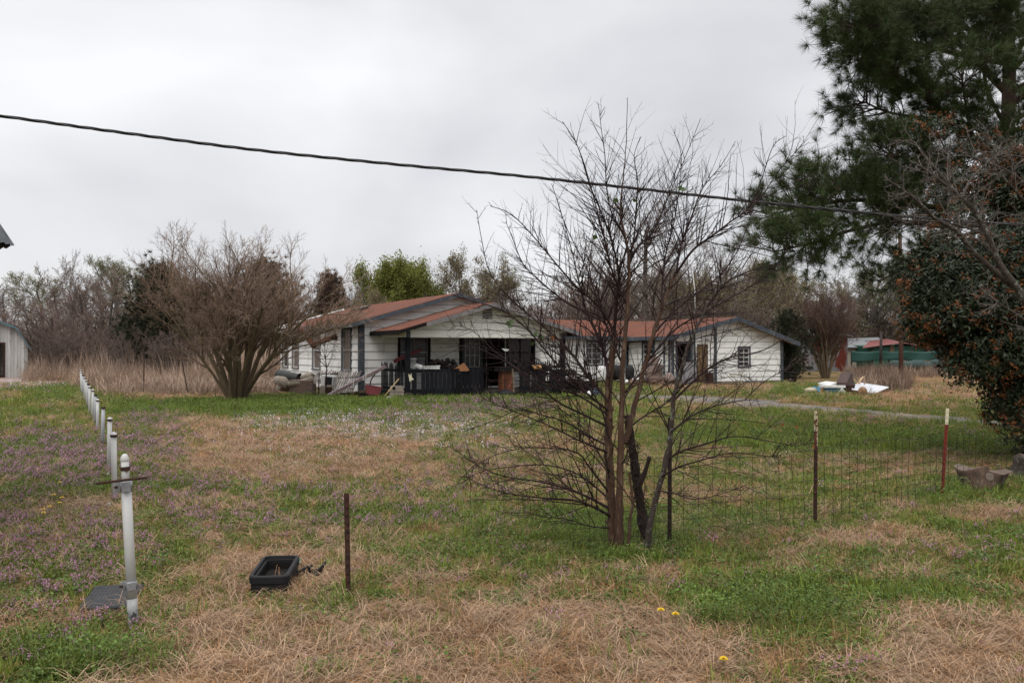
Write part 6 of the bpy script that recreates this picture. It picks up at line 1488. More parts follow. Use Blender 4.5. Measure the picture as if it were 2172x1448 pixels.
leaf_quads(mb, np.array(C_), NP.normal(size=(len(C_), 3)) * .4 + [0.2, -1, .2], np.full(len(C_), .055), .8); mb.build('leaves', M['leaf_green'], sap)
mb = MB(); C_ = np.array([tuple(at(x, y, SB.y - .3)) for x, y in ((1172, 714), (1175, 719), (1660, 900), (1690, 905), (1725, 948), (1655, 912))]); leaf_quads(mb, C_, NP.normal(size=(6, 3)) * .4 + [0.2, -1, .2], np.full(6, .04), .6); mb.build('dead_leaves', M['leaf_orange'], sap)

# small bare sapling and stakes by the side wall
t = J('small_sapling', 'small dark bare sapling in front of the white air conditioner', 'sapling', 691, 842, 31.6); o2 = {}
mb = MB(); st_ = [at(x, y, 31.6) for x, y in ((691, 843), (692, 800), (693, 780), (690, 760), (688, 735))]; mb.tube(st_, [.028, .022, .02, .015, .006], 6)
for p in st_[2:]:
    for k in range(5): grow(o2, p, Vector((rng.uniform(-1, 1), rng.uniform(-.4, .4), 1.0)), rng.uniform(.3, .9), .010, 0, [LV(4, .2, .03), LV(3, .2, .03, k=2, t0=.4, lr=.5, rmin=.004)], rng)
mesh_chains(mb, o2[0] + o2[1], 4); mb.build('stem', M['bark_twig'], t)
t = J('dark_stake', 'dark thin stake between the armchair and the air conditioner', 'stake', 676, 832, 32); mb = MB(); mb.tube([at(676, 834, 31.9), at(677, 790, 32)], .02, 6); mb.build('stake', M['charred'], t)
t = J('fallen_branch', 'dark crooked branch lying on the grass under the gutter length', 'branch', 668, 838, 31.5); mb = MB(); mb.tube([at(653, 825, 32), at(668, 833, 31.7), at(684, 841, 31.3)], [.02, .03, .03], 6); mb.build('limb', M['bark_twig'], t)

# --- crepe myrtles
def myrtle(name, label, base, H, Wd, seed, nst, twig_m, dense=1.0, tip=None, flat=0):
    rg = random.Random(seed); t = thing(name, label, 'tree', base); o_ = {}
    spec = [LV(7, .16, -.035, .45), LV(5, .24, .05, .4, k=6, t0=.28, ang=(18, 42), lr=.60, rr=.62, fall=.35),
            LV(4, .28, .05, .4, k=int(7 * dense), t0=.2, ang=(20, 48), lr=.58, rr=.55, fall=.3, rmin=.008), LV(3, .3, .05, .4, k=int(7 * dense), t0=.12, ang=(20, 50), lr=.52, rr=.55, fall=.2, rmin=.0048),
            LV(2, .3, .06, .4, k=5, t0=.15, ang=(18, 50), lr=.55, rr=.6, fall=.2, rmin=.0036)]
    for i in range(nst):
        a = i * 2.399 + rg.uniform(-.3, .3); f = math.sqrt((i + .5) / nst); sl = f * Wd
        r0 = .09 * f * H / 5
        p = Vector((base.x + math.cos(a) * r0 * 1.8, base.y + math.sin(a) * r0 * 1.8, -.05)); d_ = Vector((math.cos(a) * sl * .55, math.sin(a) * sl * .55, 1.0))
        grow(o_, p, d_, H * rg.uniform(.56, .69) * (1 + .10 * f), rg.uniform(.05, .085) * H / 5.6, 0, spec, rg)
    mb = MB(); mesh_chains(mb, o_[0], 8); mesh_chains(mb, o_[1], 5); mb.build('trunk', M['bark_myrtle'], t)
    mb = MB(); mesh_chains(mb, o_[2], 3, 0); mesh_chains(mb, o_[3], 3, 0); mesh_chains(mb, o_[4], 3, 1); mb.build('crown', [M[twig_m], M[tip or twig_m]], t)
    zz = max(p.z for p, in [(c[0][-1],) for c in o_[4]]); xx = [c[0][-1].x for c in o_[4]]; print(name, 'top', zz, 'x', min(xx) - base.x, max(xx) - base.x, len(o_[4]))
    return t
b1 = gnd(500, 852); b1.z = 0
myrtle('crepe_myrtle', 'wide bare brown crepe myrtle left of the house', b1, 6.0, 1.0, 5, 19, 'twig_myrtle', 1.16, 'twig_myrtle_tip')
# its long low limb reaching right towards the house wall
mb = MB(); P_ = smooth_line([at(x, y, b1.y - .1 + .0 * x) for x, y in ((515, 850), (535, 815), (562, 775), (590, 748), (612, 733), (640, 722), (668, 712), (700, 700), (740, 690))], 4); n_ = len(P_)
mb.tube(P_, [.075 * (1 - .85 * i / n_) for i in range(n_)], 8); o2 = {}
for i in range(10, n_): 
    for k in range(3): grow(o2, P_[i], (P_[i] - P_[i - 1]).normalized() + Vector((rng.uniform(-.5, .5), rng.uniform(-.5, .5), rng.uniform(.0, .9))), rng.uniform(.5, 1.3), .014, 0, [LV(4, .2, .04), LV(3, .25, .04, k=4, t0=.2, lr=.5, rmin=.006), LV(2, .25, .04, k=3, t0=.2, lr=.5, rmin=.005)], rng)
for k in o2: mesh_chains(mb, o2[k], 3)
mt = [o for o in bpy.data.objects if o.name == 'crepe_myrtle'][0]
mb.build('long_limb', M['bark_myrtle'], mt)
b2 = gnd(1752, 802); b2.z = 0
myrtle('crepe_myrtle', 'dense reddish bare crepe myrtle right of the wing', b2, 5.9, .50, 9, 18, 'twig_myrtle_red', 1.0)

# --- the big pine on the right
pb = Vector((10.4, 18.6, 0)); pine = thing('pine_tree', 'large dark green pine filling the upper right corner', 'tree', pb); rg = random.Random(31)
o_ = {}
tr_pts = [Vector((10.4, 18.6, -.2)), Vector((10.3, 18.6, 2.5)), Vector((10.2, 18.5, 5)), Vector((10.25, 18.4, 7.5)), Vector((10.1, 18.4, 10)), Vector((10.2, 18.4, 12.6)), Vector((10.2, 18.5, 14.5))]
mb = MB(); mb.tube(smooth_line(tr_pts, 3), list(np.linspace(.20, .05, 19)), 12); mb.build('trunk', M['bark_pine'], pine)
def on_trunk(z):
    for a, b_ in zip(tr_pts[:-1], tr_pts[1:]):
        if a.z <= z <= b_.z: return a.lerp(b_, (z - a.z) / (b_.z - a.z))
    return tr_pts[-1]
pspec = [LV(6, .16, .03, .35), LV(4, .25, .05, .4, k=9, t0=.22, ang=(30, 60), lr=.36, rr=.5, fall=.25, rmin=.012), LV(3, .28, .08, .5, k=4, t0=.25, ang=(25, 55), lr=.52, rr=.6, fall=.1, rmin=.007)]
traced = [([(2110, 440), (2000, 440), (1900, 430), (1800, 425), (1700, 440), (1640, 455)], 19.0, 17.2, .075), ([(2105, 470), (2000, 480), (1900, 470), (1800, 490), (1720, 515), (1640, 535)], 18.2, 16.2, .06),
          ([(2110, 330), (2030, 270), (1960, 200), (1890, 150), (1840, 100), (1810, 60)], 18.2, 16.0, .09), ([(2112, 300), (2040, 260), (1960, 250), (1890, 240), (1830, 215)], 18.2, 17.5, .055),
          ([(2112, 200), (2060, 120), (2000, 60), (1930, 10), (1880, -40)], 18.4, 19.5, .08), ([(2112, 380), (2030, 350), (1950, 340), (1900, 330), (1880, 330)], 18.2, 16.6, .05),
          ([(2112, 160), (2170, 90), (2230, 40), (2300, 0)], 18.4, 17.5, .07), ([(2112, 260), (2180, 240), (2240, 210), (2320, 180)], 18.4, 19.5, .07), ([(2110, 60), (2040, -20), (1960, -90), (1900, -150)], 18.4, 17.8, .07),
          ([(2112, 250), (2090, 180), (2100, 90), (2130, 0)], 17.6, 16.6, .05), ([(2110, 350), (2070, 300), (2050, 230), (2040, 160)], 17.8, 16.4, .05), ([(2110, 400), (2010, 390), (1930, 380), (1870, 400), (1790, 400), (1700, 395)], 17.8, 16.6, .06), ([(2110, 100), (2030, 50), (1930, 60), (1870, 20), (1820, 60)], 17.6, 16.2, .06), ([(2110, 420), (2200, 400), (2300, 380)], 18.4, 19, .06), ([(2105, 480), (2010, 510), (1930, 560), (1860, 600)], 18.6, 19.6, .05), ([(2108, 140), (2010, 110), (1930, 90), (1860, 100), (1820, 130)], 18.5, 17.0, .06)]
sub = {}
def sub_grow(pts, r0, dens=15.0, L0=.5, L1=1.25, low=.16):
    n_ = len(pts); tot = sum((pts[i + 1] - pts[i]).length for i in range(n_ - 1))
    for j in range(int(tot * dens)):
        t = (low + (1 - low) * rg.random()) * (n_ - 1.01); i = int(t); q = pts[i].lerp(pts[i + 1], t - i); dd = (pts[i + 1] - pts[i]).normalized(); pr = perp(dd, rg)
        grow(sub, q, dd * .6 + pr * .8 + Vector((0, 0, .25)), rg.uniform(L0, L1), .014, 1, pspec, rg)
mb = MB()
for pp, d0, d1, r0 in traced:
    P_ = [at(x, y, d0 + (d1 - d0) * i / (len(pp) - 1)) for i, (x, y) in enumerate(pp)]; P_[0] = on_trunk(P_[0].z); P_ = smooth_line(P_, 4); n_ = len(P_); mb.tube(P_, [r0 * (1 - .8 * i / n_) for i in range(n_)], 7); sub_grow(P_, r0, 14.0, .35, .85)
for i in range(26):   # crown limbs all round, mostly above and behind
    z = rg.uniform(5.2, 14.2); a = rg.uniform(0, 6.283)
    if math.cos(a) < -.2 and z < 9.5: continue
    Ln = (3.4 - (z - 5) * .22) * rg.uniform(.7, 1.0); p = on_trunk(z); P_ = [p]; d_ = Vector((math.cos(a), math.sin(a), .35))
    for k in range(6): d_ = (d_ + perp(d_, rg) * .15 + Vector((0, 0, .03))).normalized(); P_.append(P_[-1] + d_ * Ln / 6)
    mb.tube(P_, [.06 * (1 - .12 * k) for k in range(7)], 6); sub_grow(P_, .06, 8.0)
mesh_chains(mb, sub[1], 4); mesh_chains(mb, sub[2], 3); mb.build('limbs', M['bark_pine'], pine)
def tufts(mb, C_, A_, k, ln, wd, rs_, m=0, spread=.95):
    N = len(C_); D = A_[:, None, :] * .75 + rs_.normal(size=(N, k, 3)) * spread * .62; D /= np.linalg.norm(D, axis=2, keepdims=True)
    Ln = ln * rs_.uniform(.65, 1.15, (N, k, 1)); B = C_[:, None, :] + D * .012; S = np.cross(D, rs_.normal(size=(N, k, 3))); S /= np.linalg.norm(S, axis=2, keepdims=True) + 1e-9
    V = np.stack([B - S * wd / 2, B + S * wd / 2, B + D * Ln], 2).reshape(-1, 3); mb.add(V, np.arange(N * k)[:, None] * 3 + np.array([[0, 1, 2]]), m)
tips = []; axs = []
for c_, rs_ in sub[2]:
    tips.append(tuple(c_[-1])); axs.append(tuple((c_[-1] - c_[-2]).normalized()))
    if rg.random() < .55: tips.append(tuple(c_[-2].lerp(c_[-1], .2))); axs.append(tuple((c_[-1] - c_[-2]).normalized()))
for c_, rs_ in sub[1]: tips.append(tuple(c_[-1])); axs.append(tuple((c_[-1] - c_[-2]).normalized()))
print('pine tufts', len(tips))
mb = MB(); tufts(mb, np.array(tips), np.array(axs), 52, .23, .0065, np.random.RandomState(3)); mb.build('needles', M['needle'], pine)
mb = MB()
for i in range(90):
    p = Vector(tips[rg.randrange(len(tips))]) + Vector((0, 0, -.06)); mb.lathe([(.001, -.035), (.022, -.02), (.026, 0), (.018, .025), (.001, .035)], p, 7)
mb.build('cones', M['cone'], pine)

# --- the red-tipped evergreen bush on the right, and the thin one spreading above it
def leafy(name, label, cat, blobs, n_leaf, n_or, base, seed, size=.085, stems=14, m2='leaf_orange'):
    t = thing(name, label, cat, base); rs_ = np.random.RandomState(seed); vol = np.array([b[1][0] * b[1][1] * b[1][2] for b in blobs]) ** .75; vol = vol / vol.sum()
    def pts_(N, lo):
        out_ = []; nr_ = []
        for (c, r_), f in zip(blobs, vol):
            k = int(N * f); d_ = rs_.normal(size=(k, 3)); d_ /= np.linalg.norm(d_, axis=1, keepdims=True); q = lo + (1 - lo) * rs_.uniform(0, 1, (k, 1)) ** .6
            P_ = np.array(c) + d_ * q * np.array(r_) * (1 + .0 * d_); nz = fbm(P_[:, 0] * 2.2 + P_[:, 1] * 1.7, P_[:, 2] * 2.2 + P_[:, 1], seed, 2)
            kp = nz > -.22 + .0 * nz; P_ = P_ + d_ * (.25 * nz[:, None]); kp &= P_[:, 2] > .05; out_.append(P_[kp]); nr_.append(d_[kp])
        return np.concatenate(out_), np.concatenate(nr_)
    P_, D_ = pts_(n_leaf, .35); mb = MB(); leaf_quads(mb, P_, D_ * .7 + rs_.normal(size=P_.shape) * .6 + [0, 0, .4], size * rs_.uniform(.6, 1.2, len(P_)), .45, 0, rs_); mb.build('leaves', M['leaf_dark'], t)
    C_, D_ = pts_(n_or, .93); mb = MB(); k = 11
    CC = (C_[:, None, :] + rs_.normal(size=(len(C_), k, 3)) * .035 + D_[:, None, :] * .05).reshape(-1, 3); leaf_quads(mb, CC, rs_.normal(size=CC.shape) + [0, 0, .2], size * .8 * rs_.uniform(.6, 1.2, len(CC)), .35, 0, rs_); mb.build('new_leaves', M[m2], t)['label'] = 'rust orange new leaves'
    mb = MB(); rg2 = random.Random(seed); o3 = {}
    for i in range(stems):
        c, r_ = blobs[rg2.randrange(len(blobs))]; tgt = Vector(c) + Vector([rg2.uniform(-.6, .6) * q for q in r_]); b_ = Vector(base) + Vector((rg2.uniform(-.3, .3), rg2.uniform(-.3, .3), 0)); mid_ = b_.lerp(tgt, .5) + Vector((rg2.uniform(-.3, .3), rg2.uniform(-.3, .3), .3))
        P3 = smooth_line([b_, mid_, tgt], 4); mb.tube(P3, list(np.linspace(.045, .01, len(P3))), 6)
        for q in P3[3:]: grow(o3, q, Vector((rg2.gauss(0, 1), rg2.gauss(0, 1), rg2.gauss(.4, 1))), rg2.uniform(.5, 1.0), .008, 0, [LV(4, .25, .03), LV(3, .3, .03, k=4, t0=.2, lr=.5, rmin=.003)], rg2)
    for k in o3: mesh_chains(mb, o3[k], 3)
    mb.build('stems', M['bark_dead'], t); return t
def blob(px, py, Y, rx, rz_, ry=None): p = at(px, py, Y); return (tuple(p), (rx, ry or rx, rz_))
YB = 13.2
blobs = [blob(2120, 700, YB, .95, .75), blob(2040, 640, YB, .75, .6), blob(1985, 680, YB + .2, .45, .35), blob(2130, 560, YB + .2, .8, .7), blob(2180, 850, YB, .62, .75), blob(2230, 760, YB, .9, 1.2), blob(2070, 760, YB - .1, .45, .32),
         blob(1985, 600, YB + .4, .34, .26), blob(2200, 640, YB + .6, 1.1, 1.1), blob(2330, 700, YB + .3, 1.2, 1.6), blob(2180, 470, YB + .5, .6, .5), blob(2300, 480, YB + .6, 1.0, 1.0), blob(2172, 950, YB - .2, .32, .35), blob(2030, 560, YB + .3, .5, .3), blob(1935, 570, YB + .5, .20, .2), blob(1975, 520, YB + .5, .30, .25), blob(1960, 650, YB + .3, .24, .2), blob(2060, 480, YB + .5, .45, .4), blob(2240, 950, YB, .6, .6)]
leafy('red_tip_bush', 'big dark evergreen bush with rust orange new leaves at the right edge', 'bush', blobs, 130000, 2200, Vector((8.5, 13.4, 0)), 6)
blobs = [blob(2150, 330, YB + 1.2, .5, .35), blob(2090, 300, YB + 1.4, .4, .2), blob(2190, 400, YB + 1.0, .7, .6), blob(2130, 430, YB + .9, .4, .35), blob(2060, 400, YB + 1.4, .5, .3), blob(2280, 330, YB + 1.2, .9, .7), blob(2000, 270, YB + 1.6, .4, .16)]
leafy('red_tip_shrub', 'sparse tall shrub with reddish leaves rising above the dark evergreen bush', 'shrub', blobs, 34000, 900, Vector((9.6, 14.6, 0)), 14, .075, 9)

# --- the bare lichened tree leaning in from the right
LB = Vector((7.3, 10.6, 0)); lt = thing('lichened_tree', 'bare gray lichened tree leaning in from the right edge', 'tree', LB)
def lst(pp, y0, y1, r0, r1):
    P_ = smooth_line([at(x, y, y0 + (y1 - y0) * i / (len(pp) - 1)) for i, (x, y) in enumerate(pp)], 4); n_ = len(P_); return P_, [r0 + (r1 - r0) * i / (n_ - 1) for i in range(n_)]
Lm = [lst([(2400, 1150), (2330, 950), (2260, 780), (2200, 680), (2160, 615), (2120, 560), (2095, 500), (2068, 450), (2040, 420), (1990, 380), (1940, 345)], 10.2, 10.0, .065, .012),
      lst([(2160, 615), (2110, 575), (2060, 530), (2030, 490), (1985, 465), (1960, 440), (1925, 410), (1880, 380)], 10.2, 9.6, .04, .010), lst([(2068, 450), (2030, 410), (1995, 370), (1960, 330), (1935, 300), (1895, 302)], 10.1, 10.6, .022, .005),
      lst([(2040, 420), (2060, 380), (2100, 340), (2140, 310)], 10.1, 10.6, .016, .005), lst([(2260, 780), (2200, 700), (2130, 650), (2090, 625)], 10.1, 9.6, .02, .006), lst([(2200, 420), (2150, 370), (2090, 345), (2040, 330), (1990, 340)], 10.8, 10.4, .02, .005),
      lst([(2240, 360), (2172, 335), (2110, 325), (2060, 320)], 11, 10.6, .015, .004), lst([(2230, 520), (2190, 450), (2150, 400), (2110, 360)], 10.8, 10.4, .022, .006), lst([(2095, 500), (2040, 480), (1990, 470), (1930, 470), (1870, 500)], 10.1, 9.6, .014, .004), lst([(2330, 950), (2300, 760), (2260, 600), (2230, 520), (2240, 360)], 10.2, 11, .05, .02), lst([(2250, 500), (2220, 440), (2200, 420)], 10.9, 10.8, .03, .02)]
mb = MB(); mb.tube([Vector((LB.x, LB.y, -.1)), Lm[0][0][0]], [.08, .066], 9)
for P_, r_ in Lm: mb.tube(P_, r_, 8)
mb.build('trunk', M['bark_lichen'], lt); out = {}; rng = random.Random(77)
sp3 = [None, LV(4, .3, .0, .4), LV(3, .35, .0, .35, k=5, t0=.15, ang=(30, 75), lr=.45, rr=.65, rmin=.0028), LV(2, .3, .0, .4, k=3, t0=.2, ang=(30, 70), lr=.5, rr=.7, rmin=.0022)]
for c_ in Lm: shoots(c_, 9, .25, .75, .25 if c_ is not Lm[0] else .5, sp3, .5, .1)
mb = MB()
for k in out: mesh_chains(mb, out[k], 4 if k == 1 else 3)
mb.build('twigs', M['bark_lichen_twig'], lt)
# ------------------------------------------------------------------ buildings behind
def barn(name, label, xc, hw, y0, y1, ze, zk, zt, kx, door=None, wall_m='barn_wood', roof_m='barn_roof'):
    t = thing(name, label, 'shed', (xc, y0, 0)); prof = [(-hw, ze), (-hw * kx, zk), (0, zt), (hw * kx, zk), (hw, ze)]
    mb = MB()
    xs_ = [-hw] + ([door[0], door[1]] if door else []) + [hw]
    def top(x):
        x = abs(x); return zk + (zt - zk) * (1 - x / (hw * kx)) if x < hw * kx else ze + (zk - ze) * (hw - x) / (hw * (1 - kx))
    n_ = 36; bx_ = np.linspace(-hw, hw, n_ + 1)
    for i in range(n_):
        a, b_ = bx_[i], bx_[i + 1] - .012; c_ = (a + b_) / 2; z0 = door[2] if door and door[0] < c_ < door[1] else 0
        mb.hexa([(xc + a, y0, z0), (xc + b_, y0, z0), (xc + b_, y0 + .03, z0), (xc + a, y0 + .03, z0), (xc + a, y0, top(a) - .03), (xc + b_, y0, top(b_) - .03), (xc + b_, y0 + .03, top(b_) - .03), (xc + a, y0 + .03, top(a) - .03)])
        mb.hexa([(xc + a, y1 - .03, 0), (xc + b_, y1 - .03, 0), (xc + b_, y1, 0), (xc + a, y1, 0), (xc + a, y1 - .03, top(a) - .03), (xc + b_, y1 - .03, top(b_) - .03), (xc + b_, y1, top(b_) - .03), (xc + a, y1, top(a) - .03)])
    for s_ in (-1, 1): x0_ = xc + s_ * hw; mb.hexa([(x0_ - .02, y0 + .04, 0), (x0_ + .02, y0 + .04, 0), (x0_ + .02, y1 - .04, 0), (x0_ - .02, y1 - .04, 0), (x0_ - .02, y0 + .04, ze - .03), (x0_ + .02, y0 + .04, ze - .03), (x0_ + .02, y1 - .04, ze - .03), (x0_ - .02, y1 - .04, ze - .03)])
    mb.build('wall', M[wall_m], t)
    mb = MB(); ov = .18; P_ = [(-hw - ov, ze - ov * (zk - ze) / (hw * (1 - kx)))] + prof[1:4] + [(hw + ov, ze - ov * (zk - ze) / (hw * (1 - kx)))]
    for (xa, za_), (xb, zb_) in zip(P_[:-1], P_[1:]): mb.plate([(xc + xa, y0 - .25, za_ + .06), (xc + xb, y0 - .25, zb_ + .06), (xc + xb, y1 + .25, zb_ + .06), (xc + xa, y1 + .25, za_ + .06)], .05)
    rf = mb.build('roof', M[roof_m], t)
    for yy in (y0 - .29, y1 + .252):
      mb = MB()
      for (xa, za_), (xb, zb_) in zip(P_[:-1], P_[1:]): mb.hexa([(xc + xa, yy, za_ - .09), (xc + xb, yy, zb_ - .09), (xc + xb, yy + .04, zb_ - .09), (xc + xa, yy + .04, za_ - .09), (xc + xa, yy, za_ + .07), (xc + xb, yy, zb_ + .07), (xc + xb, yy + .04, zb_ + .07), (xc + xa, yy + .04, za_ + .07)])
      mb.build('fascia', M['trim_teal'], rf)
    if door:
        mb = MB()
        for a, b_ in ((door[0] - .1, door[0]), (door[1], door[1] + .1)): mb.hexa([(xc + a, y0 - .03, 0), (xc + b_, y0 - .03, 0), (xc + b_, y0 - .002, 0), (xc + a, y0 - .002, 0), (xc + a, y0 - .03, door[2]), (xc + b_, y0 - .03, door[2]), (xc + b_, y0 - .002, door[2]), (xc + a, y0 - .002, door[2])])
        mb.box((xc + (door[0] + door[1]) / 2, y0 - .017, door[2] + .05), (door[1] - door[0] + .2, .03, .09)); mb.build('door_frame', M['rust_dark'], t)
    return t
M['barn_wood'] = mat('barn_wood', (.52, .51, .49), (.30, .29, .28), 1.0, .9, c3=(.07, .055, .045), t3=(.58, .68), s3=1.1, stretch=(2.5, 2.5, .35), isl=.15)
M['barn_roof'] = mat('barn_roof', (.13, .16, .17), (.08, .10, .11), 1.5, .7)
M['trim_teal'] = mat('trim_teal', (.10, .17, .20), (.07, .11, .13), 3, .7)
M['old_metal'] = mat('old_metal', (.26, .27, .28), (.17, .17, .175), .7, .6, c3=(.14, .035, .022), t3=(.54, .58), s3=.45, stretch=(1, 1, .35))
M['dark_wood'] = mat('dark_wood', (.055, .045, .04), (.025, .02, .02), 5, .9)
bs = at(0, 800, 57); barn('shed', 'weathered white gambrel shed with a dark open doorway at the left edge', -33.75, 3.4, 55.3, 60.7, 2.02, 3.15, 4.2, .80, (-2.0, 2.05, 2.12))
sh_ = [o for o in bpy.data.objects if o.name == 'shed'][0]; sh_.rotation_euler.z = R(31)
# near shed whose roof corner shows at the left edge
t = thing('shed', 'dark roof corner of a near shed poking in at the upper left edge', 'shed', (-6.4, 6, 0))
M['near_metal'] = mat('near_metal', (.10, .115, .12), (.05, .055, .06), 5, .5, metal=.3)
mb = MB(); mb.hexa([(-7.6, 4.6, 0), (-5.33, 4.6, 0), (-5.33, 8.7, 0), (-7.6, 8.7, 0), (-7.6, 4.6, 4.3), (-5.33, 4.6, 3.0), (-5.33, 8.7, 3.0), (-7.6, 8.7, 4.3)]); mb.build('wall', M['dark_wood'], t)
c0 = at(31, 520, 9.0); c1 = at(-4, 468, 9.0); dd = (c1 - c0).normalized(); e1 = c0 + dd * 1.6; e2 = e1 + Vector((-.95, 0, .35))
mb = MB(); corr(mb, [c0 + Vector((0, -4.6, 0)), c0, e1, e1 + Vector((0, -4.6, 0))], 40, .012); mb.plate([e1 + Vector((0, -4.6, 0)), e1, e2, e2 + Vector((0, -4.6, 0))], .03); mb.build('roof', M['near_metal'], t)
mb = MB(); n1_ = Vector((-dd.z, 0, dd.x)); n1_ = n1_ if n1_.z < 0 else -n1_
for k_, (o0, h_, s_) in enumerate(((.016, .055, 0.0), (.08, .06, .035))):
    a = c0 + n1_ * (o0 + h_ / 2) + dd * s_ ; b_ = e1 + n1_ * (o0 + h_ / 2); mb.bar(a + Vector((0, -.06, 0)), b_ + Vector((0, -.06, 0)), .04 + .03 * k_, h_, up=(n1_.x, 0, n1_.z))
mb.build('rafter', M['dark_wood'], t)

# right background
t = J('metal_shed', 'rusty gray corrugated metal shed behind the wing', 'shed', 1730, 786, 74)
a = at(1672, 786, 76); mb = MB(); x0, x1 = a.x, at(1798, 786, 74).x; z1 = at(1730, 713, 74).z
corr(mb, [(x0, 74, 0), (x1, 74, 0), (x1, 74, z1 - .1), (x0, 74, z1 + .1)], 40, .04); corr(mb, [(x1, 74, 0), (x1, 82, 0), (x1, 82, z1), (x1, 74, z1)], 30, .04)
mb.build('wall', M['old_metal'], t); mb = MB(); corr(mb, [(x0 - .3, 73.6, z1 + .12), (x1 + .3, 73.6, z1 + .02), (x1 + .3, 82, z1 + .7), (x0 - .3, 82, z1 + .8)], 40, .04); mb.build('roof', M['roofing_g'] if 'roofing_g' in M else M['galv'], t)
t = J('long_shed', 'long low shed with a pale gray metal roof and a small dark window', 'shed', 1830, 765, 86); Y = 86
mb = MB(); a, b_ = at(1790, 764, Y), at(1862, 735, Y); mb.hexa([(a.x, Y, 0), (b_.x, Y, 0), (b_.x, Y + 6, 0), (a.x, Y + 6, 0), (a.x, Y, b_.z), (b_.x, Y, b_.z), (b_.x, Y + 6, b_.z), (a.x, Y + 6, b_.z)]); mb.build('wall', mat('shed_cream', (.33, .30, .25), (.24, .22, .18), .6, .8), t)
mb = MB(); q = at(1800, 719, Y + 5); z2 = q.z; mb.plate([(a.x - .4, Y - .4, b_.z - .05), (b_.x + 2.0, Y - .4, b_.z + .0), (b_.x + 2.5, Y + 6.2, z2 + .2), (a.x - .4, Y + 6.2, z2)], .08); mb.build('roof', M['galv'], t)
mb = MB(); p = at(1831, 742, Y - .02); mb.box(p, (1.0, .06, .5)); mb.build('window', M['charred'], t)
t = J('green_shed', 'green shed with a faded red metal roof behind the tarp fence', 'shed', 1890, 765, 82); Y = 82
mb = MB(); a, b_ = at(1852, 764, Y), at(1960, 731, Y); mb.hexa([(a.x, Y, 0), (b_.x, Y, 0), (b_.x, Y + 5, 0), (a.x, Y + 5, 0), (a.x, Y, at(0, 737, Y).z), (b_.x, Y, at(0, 731, Y).z), (b_.x, Y + 5, b_.z + .1), (a.x, Y + 5, b_.z)]); mb.build('wall', mat('shed_green', (.012, .075, .052), (.01, .05, .037), .8, .6), t)
zr = at(0, 734, Y).z; mb = MB(); corr(mb, [(a.x - 1.2, Y - .5, at(0, 738, Y).z), (at(1910, 720, Y).x, Y - .5, at(0, 727, Y).z), (at(1925, 720, Y).x, Y + 4.5, at(0, 719, Y + 4.5).z), (a.x + 1.5, Y + 4.5, at(0, 722, Y + 4.5).z)], 20, .03)
corr(mb, [(at(1910, 720, Y).x, Y - .5, at(0, 727, Y).z), (b_.x + .5, Y - .5, at(0, 738, Y).z), (b_.x + .5, Y + 4.5, at(0, 732, Y).z), (at(1925, 720, Y).x, Y + 4.5, at(0, 719, Y + 4.5).z)], 16, .03); mb.build('roof', mat('roof_red', (.22, .07, .06), (.15, .05, .045), 1.2, .6), t)
mb = MB(); p = at(1892, 742, Y - .03); mb.box(p, (.4, .05, .9)); mb.build('board', M['bark_myrtle'], t)
t = J('tarp_fence', 'sagging green tarp fence below the green shed', 'fence', 1900, 768, 72); Y = 72; mb = MB(); V = []; K = 60
for j in range(7):
    for i in range(K + 1):
        f = i / K; px = 1806 + (2030 - 1806) * f; yt = 744 + 2.0 * abs(math.sin(f * 12)); yb = 765 + 3 * math.sin(f * 9 + 1); p = at(px, yt + (yb - yt) * j / 6, Y); V.append((p.x, Y + .05 * math.sin(f * 22 + j * .3), p.z))
mb.add(V, [(j * (K + 1) + i, j * (K + 1) + i + 1, (j + 1) * (K + 1) + i + 1, (j + 1) * (K + 1) + i) for j in range(6) for i in range(K)], 0, True)
o = mb.build('tarp', mat('tarp_green', (.012, .060, .046), (.01, .038, .032), .6, .5), t); sm = o.modifiers.new('thickness', 'SOLIDIFY'); sm.thickness = .02
mb = MB()
for px in (1806, 1850, 1885, 1935, 1985, 2030): p = at(px, 742, Y + .2); mb.bar(p, (p.x, p.y, -.1), .09, .09)
mb.build('stake', M['dark_wood'], t)
t = J('tarp_heap', 'dark green crumpled tarp heap on the ground below the tarp fence', 'tarp', 1950, 780, 66); mb = MB()
for k, (px, py, rx) in enumerate(((1920, 778, 1.0), (1945, 775, .9), (1968, 779, 1.1), (1990, 774, .8), (1900, 776, .5))): lump(mb, at(px, py, 66), rx, .6, .42, seed=30 + k)
mb.build('cloth', mat('tarp_dark', (.02, .05, .045), (.012, .028, .026), 1, .7), t)
t = J('wood_crates', 'brown old wooden crates in front of the tarp fence', 'crates', 1965, 775, 69); mb = MB()
for px in (1912, 1945, 1962, 1978): rbox(mb, px, px + 13, 764, 775, 69, .7)
mb.build('crate', M['bark_myrtle'], t)
up = at(1911, 804, 53); up.z = 0; t = thing('utility_pole', 'brown wooden utility pole rising behind the dark evergreen bush', 'pole', up)
mb = MB(); mb.tube([up + Vector((0, 0, -.2)), Vector((up.x + .02, up.y, 4.2)), Vector((up.x - .02, up.y, 8.6))], [.135, .125, .105], 12); mb.build('pole', mat('pole_wood', (.11, .06, .045), (.06, .035, .028), 3, .9, stretch=(1, 1, .2)), t)
t = J('wood_post', 'dark wooden post standing before the red roofed shed', 'post', 1868, 770, 70); mb = MB(); mb.tube([at(1868, 772, 70), at(1869, 704, 70)], [.12, .10], 10); mb.build('post', M['dark_wood'], t)
mb = MB(); mb.box(at(1913, 724, 52.8), (.12, .08, .2)); 
